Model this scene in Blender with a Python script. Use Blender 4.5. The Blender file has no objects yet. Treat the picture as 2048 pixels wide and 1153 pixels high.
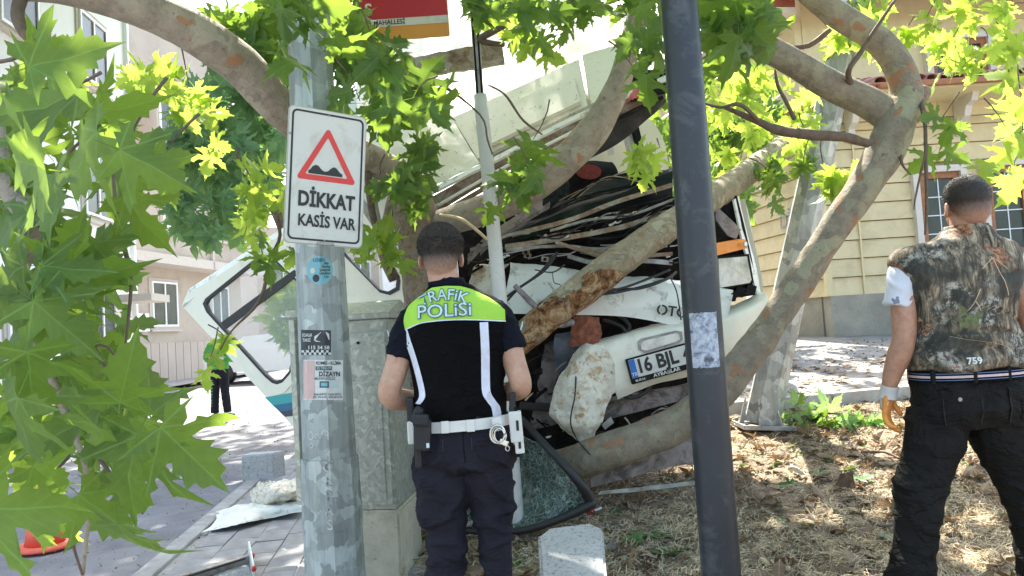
import bpy, bmesh, math, random
import numpy as np
from mathutils import Vector, Matrix, noise
from mathutils.bvhtree import BVHTree
from mathutils.geometry import tessellate_polygon
R = math.radians
SC = bpy.context.scene
COL = SC.collection
rnd = random.Random(7)

# ------------------------------------------------------------------ camera, world, sun, exposure
F = 1547.0                      # focal length in pixels of the 2048-pixel-wide photograph
CAM = Vector((0, 0, 1.4))
_p, _r = R(3.0), R(3.5)
_fwd = Vector((0, math.cos(_p), math.sin(_p)))
_up0 = Vector((0, -math.sin(_p), math.cos(_p)))
_rt0 = Vector((1, 0, 0))
CR = _rt0 * math.cos(_r) - _up0 * math.sin(_r)
CU = _up0 * math.cos(_r) + _rt0 * math.sin(_r)
cd = bpy.data.cameras.new('camera')
cam = bpy.data.objects.new('camera', cd)
COL.objects.link(cam)
cd.sensor_width = 36
cd.lens = 36 * F / 2048
cd.clip_start = 0.05
cd.clip_end = 2000
m = Matrix((( CR.x, CU.x, -_fwd.x, CAM.x), (CR.y, CU.y, -_fwd.y, CAM.y), (CR.z, CU.z, -_fwd.z, CAM.z), (0, 0, 0, 1)))
cam.matrix_world = m
SC.camera = cam

SUN_EL, SUN_AZ = 57.0, 6.0      # azimuth from +Y (ahead) towards -X (left)
w = bpy.data.worlds.new('World')
SC.world = w
w.use_nodes = True
nt = w.node_tree
bg = nt.nodes['Background']
sky = nt.nodes.new('ShaderNodeTexSky')
sky.sky_type = 'NISHITA'
sky.sun_disc = False
sky.sun_elevation = R(SUN_EL)
sky.sun_rotation = R(-SUN_AZ)
sky.air_density = 1.3
sky.dust_density = 3.5
nt.links.new(sky.outputs[0], bg.inputs[0])
bg.inputs[1].default_value = 0.15
SUNDIR = Vector((-math.sin(R(SUN_AZ)) * math.cos(R(SUN_EL)), math.cos(R(SUN_AZ)) * math.cos(R(SUN_EL)), math.sin(R(SUN_EL))))
sl = bpy.data.lights.new('sun', 'SUN')
sl.energy = 4.6
sl.angle = R(0.6)
sl.color = (1.0, 0.94, 0.84)
so = bpy.data.objects.new('sun', sl)
COL.objects.link(so)
so.location = (0, 0, 30)
so.rotation_euler = SUNDIR.to_track_quat('Z', 'Y').to_euler()
SC.view_settings.view_transform = 'Standard'
SC.view_settings.look = 'None'
SC.view_settings.gamma = 1
SC.view_settings.use_curve_mapping = False
SC.view_settings.exposure = 2.2
SC.cycles.max_bounces = 7
SC.cycles.transparent_max_bounces = 12
SC.cycles.transmission_bounces = 6
SC.cycles.caustics_reflective = False
SC.cycles.caustics_refractive = False


def P(px, py, D):
    """photograph pixel + distance along the view axis -> world point"""
    return CAM + D * (_fwd + (px - 1024) / F * CR + (576.5 - py) / F * CU)


def proj(v):
    d = Vector(v) - CAM
    D = d.dot(_fwd)
    return 1024 + F * d.dot(CR) / D, 576.5 - F * d.dot(CU) / D, D


def sstep(a, b, x):
    t = min(1, max(0, (x - a) / (b - a)))
    return t * t * (3 - 2 * t)


def lerpt(tab, x):
    if x <= tab[0][0]: return tab[0][1]
    for (a, va), (b, vb) in zip(tab, tab[1:]):
        if x <= b: return va + (vb - va) * (x - a) / (b - a)
    return tab[-1][1]


_RT = [(0, 0.0), (2.6, 0.02), (3.4, .12), (4.3, .25), (5, .36), (6, .5), (7.5, .7), (9.5, .88), (12, .97), (40, 1.1)]


def G(x, y):
    """ground height"""
    left = 0.02 * max(0, min(y, 60) - 12)
    right = lerpt(_RT, y)
    if x > .9 and y < 4: right += .10 * sstep(.9, 1.6, x) * (1 - sstep(3.2, 4.2, y))
    k = sstep(-1.35, -.35, x)
    return left * (1 - k) + right * k


def PG(px, py, it=40):
    """the point of the ground seen at a pixel"""
    d = (P(px, py, 1) - CAM)
    lo, hi = 1.5, 200
    t = lo
    step = .02
    while t < hi:
        q = CAM + d * t
        if q.z <= G(q.x, q.y): return Vector((q.x, q.y, G(q.x, q.y)))
        t += step
        step *= 1.01
    return CAM + d * hi


# ------------------------------------------------------------------ object helpers
def tag(o, label=None, cat=None, group=None, kind=None):
    if label: o['label'] = label
    if cat: o['category'] = cat
    if group: o['group'] = group
    if kind: o['kind'] = kind
    return o


def root(name, loc, label, cat, group=None):
    o = bpy.data.objects.new(name, None)
    o.empty_display_size = .1
    COL.objects.link(o)
    o.location = loc
    return tag(o, label, cat, group)


def par(o, parent):
    if parent is not None:
        o.parent = parent
        mw = Matrix.Identity(4)
        q = parent
        loc = Vector((0, 0, 0))
        chain = []
        while q is not None:
            chain.append(q)
            q = q.parent
        for c in reversed(chain):
            mw = mw @ c.matrix_parent_inverse @ c.matrix_basis
        o.matrix_parent_inverse = mw.inverted()
    return o


def mesh(name, V, Fc, mat=None, parent=None, smooth=False, M=None, uvs=None):
    me = bpy.data.meshes.new(name)
    me.from_pydata([tuple(v) for v in V], [], Fc)
    me.update()
    if smooth: me.shade_smooth()
    if mat: me.materials.append(mat)
    o = bpy.data.objects.new(name, me)
    COL.objects.link(o)
    par(o, parent)
    if M is not None: o.matrix_basis = M
    return o


def bm_obj(name, bm, mat=None, parent=None, smooth=False, M=None):
    me = bpy.data.meshes.new(name)
    bmesh.ops.recalc_face_normals(bm, faces=bm.faces)
    bm.to_mesh(me)
    bm.free()
    if smooth: me.shade_smooth()
    if mat: me.materials.append(mat)
    o = bpy.data.objects.new(name, me)
    COL.objects.link(o)
    par(o, parent)
    if M is not None: o.matrix_basis = M
    return o


def copy_obj(src, parent=None, M=None, name=None):
    o = src.copy()
    COL.objects.link(o)
    if parent is not None:
        o.parent = None
        par(o, parent)
    if M is not None: o.matrix_basis = M
    return o


def box_bm(bm, c, sx, sy, sz, rot=None, bevel=0.0):
    """box of size sx sy sz centred at c"""
    M = Matrix.Translation(Vector(c)) @ ((rot.to_4x4() if rot is not None else Matrix.Identity(4))) @ Matrix.Diagonal((sx, sy, sz, 1))
    r = bmesh.ops.create_cube(bm, size=1, matrix=M)
    if bevel:
        es = set()
        for v in r['verts']: es.update(v.link_edges)
        bmesh.ops.bevel(bm, geom=list(es), offset=bevel, segments=2, affect='EDGES', profile=.6)


def box(name, c, s, mat, parent=None, rot=None, bevel=0.0):
    bm = bmesh.new()
    box_bm(bm, c, s[0], s[1], s[2], rot, bevel)
    return bm_obj(name, bm, mat, parent)


def bar_rot(a, b, up=Vector((0, 0, 1))):
    x = (b - a).normalized()
    y = up.cross(x)
    if y.length < 1e-4: y = Vector((0, 1, 0)).cross(x)
    y.normalize()
    z = x.cross(y)
    return Matrix((x, y, z)).transposed()


def bar(name, a, b, wy, wz, mat, parent=None, bevel=.003, up=Vector((0, 0, 1))):
    a, b = Vector(a), Vector(b)
    return box(name, (a + b) / 2, ((b - a).length, wy, wz), mat, parent, bar_rot(a, b, up), bevel)


def crom(p, t):
    """Catmull-Rom through rows of numpy vectors, t in 0..1"""
    n = len(p) - 1
    f = t * n
    i = min(int(f), n - 1)
    f -= i
    a = p[max(i - 1, 0)]; b = p[i]; c = p[i + 1]; d = p[min(i + 2, n)]
    return .5 * ((2 * b) + (-a + c) * f + (2 * a - 5 * b + 4 * c - d) * f * f + (-a + 3 * b - 3 * c + d) * f ** 3)


def tube_geo(pts, seg=12, n=None, bump=0.0, bs=6, seed=0, ell=None, caps=True, knots=()):
    """pts: list of (Vector, r). returns verts, faces, t-per-vertex"""
    arr = [np.array([p.x, p.y, p.z, r]) for p, r in pts]
    n = n or max(2, (len(pts) - 1) * 5)
    C = [crom(arr, i / n) if len(arr) > 2 else arr[0] + (arr[1] - arr[0]) * i / n for i in range(n + 1)]
    V, T = [], []
    tang = [Vector((C[min(i + 1, n)] - C[max(i - 1, 0)])[:3]).normalized() for i in range(n + 1)]
    u = tang[0].orthogonal().normalized()
    for i in range(n + 1):
        t = tang[i]
        u = (u - t * u.dot(t)).normalized()
        v = t.cross(u)
        c = Vector(C[i][:3]); r = max(.0005, C[i][3])
        for j in range(seg):
            a = 2 * math.pi * j / seg
            d = u * math.cos(a) + v * math.sin(a)
            rr = r
            if bump:
                q = c + d * r + Vector((seed, seed * .7, 0))
                rr = r * (1 + bump * (noise.noise(q * bs) + .5 * noise.noise(q * bs * 2.7)))
                for (kt, ka, kr, kh) in knots:
                    dd = ((i / n - kt) * len(pts) * .8) ** 2 + ((a - ka + math.pi) % (2 * math.pi) - math.pi) ** 2
                    rr += kh * math.exp(-dd / kr)
            V.append(c + d * rr)
            T.append(i / n)
    Fc = []
    for i in range(n):
        for j in range(seg):
            k = (j + 1) % seg
            Fc.append((i * seg + j, i * seg + k, (i + 1) * seg + k, (i + 1) * seg + j))
    if caps:
        Fc.append(tuple(range(seg - 1, -1, -1)))
        Fc.append(tuple(n * seg + j for j in range(seg)))
    return V, Fc, T


def tube(name, pts, mat, parent=None, seg=12, n=None, bump=0.0, bs=6, seed=0, caps=True, knots=()):
    V, Fc, T = tube_geo(pts, seg, n, bump, bs, seed, None, caps, knots)
    return mesh(name, V, Fc, mat, parent, True)


def sheet(name, rows, mat, parent=None, nu=24, nv=14, crumple=0.0, cs=3.0, thick=.004, seed=0, world=False, sharp=False, smooth=True):
    """surface through rows of (px,py,D) (or world points), crumpled, with thickness"""
    A = [[np.array(q if world else P(*q)) for q in r] for r in rows]
    V = []
    lin = lambda p, t: crom(p, t) if (len(p) > 2 and not sharp) else (lambda f, i: p[i] + (p[i + 1] - p[i]) * (f - i))(t * (len(p) - 1), min(int(t * (len(p) - 1)), len(p) - 2))
    for j in range(nv + 1):
        row = [lin([r[k] for r in A], j / nv) for k in range(len(A[0]))]
        for i in range(nu + 1):
            V.append(Vector(lin(row, i / nu)))
    W = nu + 1
    N = []
    for j in range(nv + 1):
        for i in range(W):
            a = V[j * W + min(i + 1, nu)] - V[j * W + max(i - 1, 0)]
            b = V[min(j + 1, nv) * W + i] - V[max(j - 1, 0) * W + i]
            nn = a.cross(b)
            nn = nn.normalized() if nn.length > 1e-9 else Vector((0, -1, 0))
            if nn.dot(V[j * W + i] - CAM) > 0: nn = -nn
            N.append(nn)
    if crumple:
        o = Vector((seed * 3.1, seed * 1.7, seed))
        for k in range(len(V)):
            q = V[k] * cs + o
            # sharp creases: ridged noise
            h = (1 - 2 * abs(noise.noise(q))) * .6 + noise.noise(q * 2.3) * .35 + (1 - 2 * abs(noise.noise(q * 4.1))) * .18
            V[k] = V[k] + N[k] * crumple * (h - .3)
    n = len(V)
    V2 = V + [V[k] - N[k] * thick for k in range(n)]
    Fc = []
    for j in range(nv):
        for i in range(nu):
            a = j * W + i
            Fc.append((a, a + 1, a + W + 1, a + W))
            Fc.append((n + a, n + a + W, n + a + W + 1, n + a + 1))
    for i in range(nu):
        Fc.append((i + 1, i, n + i, n + i + 1))
        a = nv * W + i
        Fc.append((a, a + 1, n + a + 1, n + a))
    for j in range(nv):
        a = j * W
        Fc.append((a, a + W, n + a + W, n + a))
        a = j * W + nu
        Fc.append((a + W, a, n + a, n + a + W))
    o = mesh(name, V2, Fc, mat, parent, smooth)
    bm = bmesh.new(); bm.from_mesh(o.data)
    bmesh.ops.recalc_face_normals(bm, faces=bm.faces)
    for e in bm.edges:
        if len(e.link_faces) == 2 and e.calc_face_angle(0) > R(50): e.smooth = False
    bm.to_mesh(o.data); bm.free()
    return o


def poly(name, outline, mat, parent=None, thick=.02, holes=(), plane=None, lift=0.0, world=False, smooth=False):
    """flat plate: outline (px,py,D) or (px,py) on plane=(p0,n); holes likewise; thickness away from the camera"""
    def pt(q):
        if world: return Vector(q)
        if plane is not None:
            d = P(q[0], q[1], 1) - CAM
            p0, nn = plane
            return CAM + d * ((p0 - CAM).dot(nn) / d.dot(nn))
        return P(*q)
    loops = [[pt(q) for q in outline]] + [[pt(q) for q in h] for h in holes]
    nn = Vector((0, 0, 0))
    L0 = loops[0]
    for i in range(len(L0)):
        nn += (L0[i] - L0[0]).cross(L0[(i + 1) % len(L0)] - L0[0])
    nn.normalize()
    if nn.dot(L0[0] - CAM) > 0: nn = -nn
    loops = [[v + nn * lift for v in L] for L in loops]
    tris = tessellate_polygon(loops)
    flat = [v for L in loops for v in L]
    n = len(flat)
    V = flat + [v - nn * thick for v in flat]
    Fc = [tuple(t) for t in tris] + [tuple(n + k for k in reversed(t)) for t in tris]
    base = 0
    for L in loops:
        k = len(L)
        for i in range(k):
            a, b = base + i, base + (i + 1) % k
            Fc.append((a, b, n + b, n + a))
        base += k
    o = mesh(name, V, Fc, mat, parent, smooth)
    bm = bmesh.new(); bm.from_mesh(o.data)
    bmesh.ops.recalc_face_normals(bm, faces=bm.faces)
    bm.to_mesh(o.data); bm.free()
    return o


def plane3(a, b, c):
    A, B, C_ = P(*a), P(*b), P(*c)
    return (A, (B - A).cross(C_ - A).normalized())


def rrect(x0, y0, x1, y1, r, n=5):
    out = []
    for (cx, cy, a0) in ((x1 - r, y1 - r, 0), (x0 + r, y1 - r, 90), (x0 + r, y0 + r, 180), (x1 - r, y0 + r, 270)):
        for k in range(n + 1):
            a = R(a0 + 90 * k / n)
            out.append((cx + r * math.cos(a), cy + r * math.sin(a)))
    return out


def text_mesh(body, size=1.0, bold=0.0, extrude=0.0, align='CENTER', width=None, res=3):
    """-> (verts, faces) of the letters in the XY plane, height of capitals about .7*size"""
    cu = bpy.data.curves.new('txt', 'FONT')
    cu.body = body
    cu.size = size
    cu.offset = bold * size
    cu.extrude = extrude
    cu.align_x = align
    cu.align_y = 'CENTER'
    cu.resolution_u = res
    ob = bpy.data.objects.new('txt', cu)
    COL.objects.link(ob)
    dg = bpy.context.evaluated_depsgraph_get()
    me = bpy.data.meshes.new_from_object(ob.evaluated_get(dg))
    V = [v.co.copy() for v in me.vertices]
    Fc = [tuple(p.vertices) for p in me.polygons]
    bpy.data.objects.remove(ob)
    bpy.data.curves.remove(cu)
    bpy.data.meshes.remove(me)
    if width and V:
        x0 = min(v.x for v in V); x1 = max(v.x for v in V)
        k = width / (x1 - x0)
        V = [Vector((v.x * k, v.y, v.z)) for v in V]
    return V, Fc


def text(name, body, M, mat, parent, size, bold=0.0, width=None, extrude=.0006):
    V, Fc = text_mesh(body, size, bold, extrude, width=width)
    return mesh(name, [M @ v for v in V], Fc, mat, parent)


def frame(o, x, y):
    """matrix with axes x,y (any lengths are normalised), z = x cross y"""
    x = Vector(x).normalized(); y = Vector(y)
    y = (y - x * y.dot(x)).normalized()
    z = x.cross(y)
    return Matrix(((x.x, y.x, z.x, o[0]), (x.y, y.y, z.y, o[1]), (x.z, y.z, z.z, o[2]), (0, 0, 0, 1)))


def remeshed(name, geos, voxel, mat, parent=None, M=None, smooth_it=2, disp=None):
    """union of closed (verts, faces) pieces as one continuous surface"""
    V, Fc = [], []
    for v, f, *_ in geos:
        n = len(V)
        V += [tuple(q) for q in v]
        Fc += [tuple(n + k for k in t) for t in f]
    me = bpy.data.meshes.new('tmp')
    me.from_pydata(V, [], Fc)
    ob = bpy.data.objects.new('tmp', me)
    COL.objects.link(ob)
    md = ob.modifiers.new('r', 'REMESH')
    md.mode = 'VOXEL'
    md.voxel_size = voxel
    md.use_smooth_shade = True
    if smooth_it:
        ms = ob.modifiers.new('s', 'SMOOTH')
        ms.iterations = smooth_it
        ms.factor = .5
    dg = bpy.context.evaluated_depsgraph_get()
    out = bpy.data.meshes.new_from_object(ob.evaluated_get(dg))
    bpy.data.objects.remove(ob)
    if disp:
        nv = len(out.vertices)
        ns = [v.normal.copy() for v in out.vertices]
        for i, v in enumerate(out.vertices):
            v.co = v.co + ns[i] * disp(v.co, ns[i])
        out.update()
    out.shade_smooth()
    out.name = name
    if mat: out.materials.append(mat)
    o = bpy.data.objects.new(name, out)
    COL.objects.link(o)
    if M is not None:
        o.data.transform(M)
    par(o, parent)
    return o


# ------------------------------------------------------------------ materials
class NT:
    def __init__(s, name):
        s.m = bpy.data.materials.new(name)
        s.m.use_nodes = True
        s.t = s.m.node_tree
        s.b = s.t.nodes['Principled BSDF']
        s.tc = s.t.nodes.new('ShaderNodeTexCoord')

    def n(s, typ, **kw):
        nd = s.t.nodes.new(typ)
        for k, v in kw.items(): setattr(nd, k, v)
        return nd

    def l(s, a, b): s.t.links.new(a, b)

    def noise(s, scale, detail=4, rough=.6, co=None, dist=0.0, stretch=None):
        nd = s.n('ShaderNodeTexNoise')
        nd.inputs['Scale'].default_value = scale
        nd.inputs['Detail'].default_value = detail
        nd.inputs['Roughness'].default_value = rough
        nd.inputs['Distortion'].default_value = dist
        co = co or s.tc.outputs['Object']
        if stretch:
            mp = s.n('ShaderNodeMapping')
            mp.inputs['Scale'].default_value = stretch
            s.l(co, mp.inputs[0])
            co = mp.outputs[0]
        s.l(co, nd.inputs['Vector'])
        return nd.outputs['Fac']

    def ramp(s, fac, stops, interp='LINEAR'):
        nd = s.n('ShaderNodeValToRGB')
        cr_ = nd.color_ramp
        cr_.interpolation = interp
        while len(cr_.elements) < len(stops): cr_.elements.new(.5)
        for e, (p, c) in zip(cr_.elements, stops):
            e.position = p
            e.color = (c, c, c, 1) if isinstance(c, (int, float)) else (*c, 1)
        s.l(fac, nd.inputs[0])
        return nd.outputs[0]

    def mix(s, fac, a, b, mode='MIX'):
        nd = s.n('ShaderNodeMix', data_type='RGBA', blend_type=mode)
        for i, v in ((0, fac), (6, a), (7, b)):
            if isinstance(v, (int, float)): nd.inputs[i].default_value = v if i == 0 else (v, v, v, 1)
            elif isinstance(v, tuple): nd.inputs[i].default_value = (*v, 1)
            else: s.l(v, nd.inputs[i])
        return nd.outputs[2]

    def math(s, op, a, b=0.0, c=None):
        nd = s.n('ShaderNodeMath', operation=op)
        for i, v in ((0, a), (1, b), (2, c)):
            if v is None: continue
            if isinstance(v, (int, float)): nd.inputs[i].default_value = v
            else: s.l(v, nd.inputs[i])
        return nd.outputs[0]

    def bump(s, h, strength=.4, dist=.01):
        nd = s.n('ShaderNodeBump')
        nd.inputs['Strength'].default_value = strength
        nd.inputs['Distance'].default_value = dist
        s.l(h, nd.inputs['Height'])
        s.l(nd.outputs[0], s.b.inputs['Normal'])

    def col(s, c):
        if isinstance(c, tuple): s.b.inputs['Base Color'].default_value = (*c, 1)
        else: s.l(c, s.b.inputs['Base Color'])

    def set(s, rough=.6, metal=0.0, spec=.5, **kw):
        if isinstance(rough, (int, float)): s.b.inputs['Roughness'].default_value = rough
        else: s.l(rough, s.b.inputs['Roughness'])
        s.b.inputs['Metallic'].default_value = metal
        s.b.inputs['Specular IOR Level'].default_value = spec
        for k, v in kw.items(): s.b.inputs[k].default_value = v
        return s


def plain(name, c, rough=.6, metal=0.0, var=.15, scale=8, bump=.15, bscale=60, bdist=.003, spec=.5, dirt=None, dscale=3, dthr=(.55, .75)):
    s = NT(name)
    f = s.noise(scale, 5, .65)
    lo = tuple(x * (1 - var) for x in c); hi = tuple(min(1, x * (1 + var)) for x in c)
    cc = s.ramp(f, [(.3, lo), (.7, hi)])
    if dirt:
        d = s.ramp(s.noise(dscale, 8, .7, dist=.6), [(dthr[0], 0.0), (dthr[1], 1.0)])
        cc = s.mix(d, cc, dirt)
    s.col(cc)
    s.set(rough, metal, spec)
    if bump: s.bump(s.noise(bscale, 4, .6), bump, bdist)
    return s.m


def bark_mat(name, base, pale, rust, scale=9.0, rustamt=.60, rough_mix=0.0, scraped=False):
    s = NT(name)
    co = s.tc.outputs['Object']
    ns = s.n('ShaderNodeTexNoise'); ns.inputs['Scale'].default_value = 7; ns.inputs['Detail'].default_value = 3
    s.l(co, ns.inputs['Vector'])
    va = s.n('ShaderNodeVectorMath', operation='MULTIPLY_ADD')
    s.l(ns.outputs['Color'], va.inputs[0]); va.inputs[1].default_value = (.22, .22, .22); s.l(co, va.inputs[2])
    vo = s.n('ShaderNodeTexVoronoi'); vo.inputs['Scale'].default_value = scale
    s.l(va.outputs[0], vo.inputs['Vector'])
    vo2 = s.n('ShaderNodeTexVoronoi'); vo2.inputs['Scale'].default_value = scale * 2.3
    s.l(va.outputs[0], vo2.inputs['Vector'])
    sep = s.n('ShaderNodeSeparateColor'); s.l(vo.outputs['Color'], sep.inputs[0])
    sep2 = s.n('ShaderNodeSeparateColor'); s.l(vo2.outputs['Color'], sep2.inputs[0])
    c0 = s.ramp(s.noise(14, 8, .75), [(.3, tuple(x * .62 for x in base)), (.5, base), (.72, tuple(x * 1.3 for x in base))])
    c1 = s.mix(s.ramp(sep2.outputs[0], [(.80, 0.0), (.83, .4)]), c0, pale)
    c2 = s.mix(s.ramp(sep.outputs[0], [(.90, 0.0), (.92, .7)]), c1, pale)
    c3 = s.mix(s.ramp(sep2.outputs[1], [(rustamt + .3, 0.0), (rustamt + .32, .8)]), c2, rust)
    sp = s.ramp(s.noise(38, 3, .7), [(.30, (.3, .27, .25)), (.36, (1, 1, 1))])
    c4 = s.mix(.6, c3, sp, 'MULTIPLY')
    h = s.math('ADD', s.math('MULTIPLY', sep2.outputs[0], .5), s.noise(35, 6, .7))
    if scraped:
        at = s.n('ShaderNodeAttribute'); at.attribute_name = 'scrape'
        wood = s.ramp(s.noise(8, 9, .75, dist=1.0), [(.36, (.05, .025, .015)), (.43, (.20, .08, .03)), (.50, (.46, .24, .10)), (.58, (.70, .50, .29))])
        wood = s.mix(.75, wood, s.ramp(s.noise(60, 6, .8, stretch=(1, .35, .35)), [(.38, .25), (.5, 1.0)]), 'MULTIPLY')
        msk = s.ramp(s.math('ADD', at.outputs['Fac'], s.math('MULTIPLY', s.math('SUBTRACT', s.noise(13, 6, .7), .5), 1.6)), [(.44, 0.0), (.5, 1.0)])
        c4 = s.mix(msk, c4, wood)
        h = s.math('ADD', h, s.math('MULTIPLY', msk, s.math('SUBTRACT', s.math('MULTIPLY', s.noise(60, 6, .8), 2.2), 1.8)))
    s.col(c4)
    s.set(.8, spec=.3)
    s.bump(h, 1.0, .014)
    return s.m


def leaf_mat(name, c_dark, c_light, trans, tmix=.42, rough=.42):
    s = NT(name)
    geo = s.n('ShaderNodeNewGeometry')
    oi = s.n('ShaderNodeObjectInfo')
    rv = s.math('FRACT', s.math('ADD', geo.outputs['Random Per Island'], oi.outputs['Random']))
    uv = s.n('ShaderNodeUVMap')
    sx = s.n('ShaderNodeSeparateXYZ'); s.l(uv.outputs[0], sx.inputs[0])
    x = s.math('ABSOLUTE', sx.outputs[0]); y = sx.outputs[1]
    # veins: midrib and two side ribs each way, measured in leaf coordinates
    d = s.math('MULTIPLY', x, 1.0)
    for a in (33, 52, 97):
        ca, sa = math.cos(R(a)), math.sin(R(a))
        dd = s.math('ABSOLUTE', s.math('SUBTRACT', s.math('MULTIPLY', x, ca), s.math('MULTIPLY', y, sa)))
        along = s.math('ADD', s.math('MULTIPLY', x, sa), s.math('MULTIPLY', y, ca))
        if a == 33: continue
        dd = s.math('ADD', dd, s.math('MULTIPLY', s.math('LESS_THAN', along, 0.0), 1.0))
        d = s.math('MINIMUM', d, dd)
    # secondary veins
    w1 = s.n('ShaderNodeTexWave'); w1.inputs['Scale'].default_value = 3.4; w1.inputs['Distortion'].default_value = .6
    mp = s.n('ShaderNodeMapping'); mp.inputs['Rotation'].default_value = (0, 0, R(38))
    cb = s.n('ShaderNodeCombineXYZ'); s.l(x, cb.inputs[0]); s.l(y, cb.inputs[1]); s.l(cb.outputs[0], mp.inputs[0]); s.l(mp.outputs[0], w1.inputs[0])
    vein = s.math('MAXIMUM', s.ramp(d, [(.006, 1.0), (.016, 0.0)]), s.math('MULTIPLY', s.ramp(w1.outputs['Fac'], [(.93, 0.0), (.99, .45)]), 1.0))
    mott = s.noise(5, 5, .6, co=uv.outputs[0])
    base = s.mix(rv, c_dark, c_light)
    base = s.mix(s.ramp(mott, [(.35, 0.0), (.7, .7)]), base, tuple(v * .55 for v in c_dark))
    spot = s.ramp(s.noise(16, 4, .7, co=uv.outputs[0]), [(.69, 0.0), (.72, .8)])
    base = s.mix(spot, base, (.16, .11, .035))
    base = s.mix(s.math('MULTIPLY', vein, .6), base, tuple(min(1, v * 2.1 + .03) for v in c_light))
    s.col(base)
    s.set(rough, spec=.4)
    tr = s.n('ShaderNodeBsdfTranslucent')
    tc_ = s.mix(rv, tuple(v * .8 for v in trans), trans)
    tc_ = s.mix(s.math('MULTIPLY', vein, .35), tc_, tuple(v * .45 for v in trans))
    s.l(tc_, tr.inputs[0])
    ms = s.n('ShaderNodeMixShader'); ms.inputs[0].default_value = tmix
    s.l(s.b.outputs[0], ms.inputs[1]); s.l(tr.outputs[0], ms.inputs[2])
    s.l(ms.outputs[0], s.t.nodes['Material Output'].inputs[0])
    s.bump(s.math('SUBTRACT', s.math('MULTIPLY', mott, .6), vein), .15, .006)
    return s.m


def galv_mat(name, c=(.42, .46, .44), dark=.55, scale=16, streak=True):
    s = NT(name)
    vo = s.n('ShaderNodeTexVoronoi'); vo.inputs['Scale'].default_value = scale; vo.inputs['Randomness'].default_value = 1
    ns = s.n('ShaderNodeTexNoise'); ns.inputs['Scale'].default_value = 9; ns.inputs['Detail'].default_value = 5
    s.l(s.tc.outputs['Object'], ns.inputs['Vector'])
    va = s.n('ShaderNodeVectorMath', operation='MULTIPLY_ADD')
    s.l(ns.outputs['Color'], va.inputs[0]); va.inputs[1].default_value = (.16, .16, .16); s.l(s.tc.outputs['Object'], va.inputs[2])
    s.l(va.outputs[0], vo.inputs['Vector'])
    sep = s.n('ShaderNodeSeparateColor'); s.l(vo.outputs['Color'], sep.inputs[0])
    cc = s.ramp(sep.outputs[0], [(.0, tuple(x * dark for x in c)), (.45, tuple(x * .85 for x in c)), (.8, c), (1.0, tuple(min(1, x * 1.2) for x in c))])
    if streak:
        st = s.ramp(s.noise(5, 7, .7, stretch=(6, 6, .5)), [(.42, .62), (.58, 1.0)])
        cc = s.mix(.55, cc, st, 'MULTIPLY')
    s.col(cc)
    s.set(s.ramp(sep.outputs[1], [(0, .38), (1, .62)]), .35, .5)
    s.bump(s.noise(40, 5, .6), .12, .003)
    return s.m


def fabric(name, c, rough=.85, weave=900, bstr=.25, var=.25):
    s = NT(name)
    cc = s.ramp(s.noise(6, 6, .7), [(.3, tuple(x * (1 - var) for x in c)), (.7, tuple(x * (1 + var) for x in c))])
    s.col(cc)
    s.set(rough, spec=.12)
    cr_ = s.math('ABSOLUTE', s.math('SUBTRACT', s.noise(5.5, 4, .6, dist=.8, stretch=(1, 1, 1.7)), .5))
    h = s.math('ADD', s.math('MULTIPLY', s.noise(45, 4, .6), .18), s.math('MULTIPLY', s.ramp(cr_, [(0, 1.0), (.10, 0.0)]), .8))
    s.bump(h, bstr * 2.2, .010)
    return s.m


M = {}
M['asphalt'] = plain('asphalt', (.19, .19, .20), .95, spec=.06, var=.28, scale=1.3, bump=.5, bscale=120, bdist=.004, dirt=(.25, .245, .24), dscale=1.1, dthr=(.45, .7))
M['street'] = plain('street_paving', (.24, .23, .215), .95, spec=.06, var=.3, scale=2.0, bump=.4, bscale=60, bdist=.008, dirt=(.17, .14, .11), dscale=2.0, dthr=(.5, .75))
M['soil'] = plain('soil', (.15, .115, .08), .95, spec=.08, var=.5, scale=7, bump=.9, bscale=40, bdist=.02, dirt=(.33, .26, .18), dscale=5, dthr=(.42, .62))
M['paver'] = plain('paver', (.29, .285, .285), .92, spec=.08, var=.22, scale=6, bump=.5, bscale=90, bdist=.004, dirt=(.22, .205, .18), dscale=6, dthr=(.5, .75))
M['kerb'] = plain('kerb_concrete', (.33, .325, .31), .92, spec=.08, var=.2, scale=7, bump=.5, bscale=70, bdist=.006, dirt=(.25, .22, .17), dscale=4)
M['speckled'] = plain('speckled_concrete', (.42, .42, .41), .85, var=.12, scale=5, bump=.5, bscale=150, bdist=.003, dirt=(.22, .23, .23), dscale=55, dthr=(.53, .6))
M['concrete_base'] = plain('concrete_base', (.47, .43, .33), .9, var=.2, scale=9, bump=.7, bscale=60, bdist=.006, dirt=(.22, .17, .10), dscale=14, dthr=(.58, .7))
M['white'] = plain('bus_white', (.72, .74, .68), .34, var=.05, scale=3, bump=.1, bscale=14, bdist=.006, dirt=(.24, .21, .16), dscale=11, dthr=(.55, .68))
M['cream'] = plain('bus_cream', (.74, .72, .60), .4, dirt=(.45, .42, .33), dthr=(.58, .85), dscale=5, var=.05, scale=3, bump=.08, bscale=14, bdist=.005)
M['black'] = plain('black_plastic', (.011, .012, .013), .7, spec=.12, var=.4, scale=10, bump=.2, dirt=(.045, .04, .035), dscale=8, dthr=(.5, .75))
M['dark_green'] = plain('dark_trim', (.012, .019, .016), .85, var=.5, scale=8, bump=.15, spec=.04, dirt=(.07, .065, .055), dscale=7, dthr=(.55, .8))
M['dark_lining'] = plain('dark_lining', (.05, .048, .046), .85, var=.3, bump=.3, spec=.1, dirt=(.10, .09, .08), dscale=6)
M['rubber'] = plain('rubber', (.018, .018, .018), .55, var=.3, scale=20, bump=.25)
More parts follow.
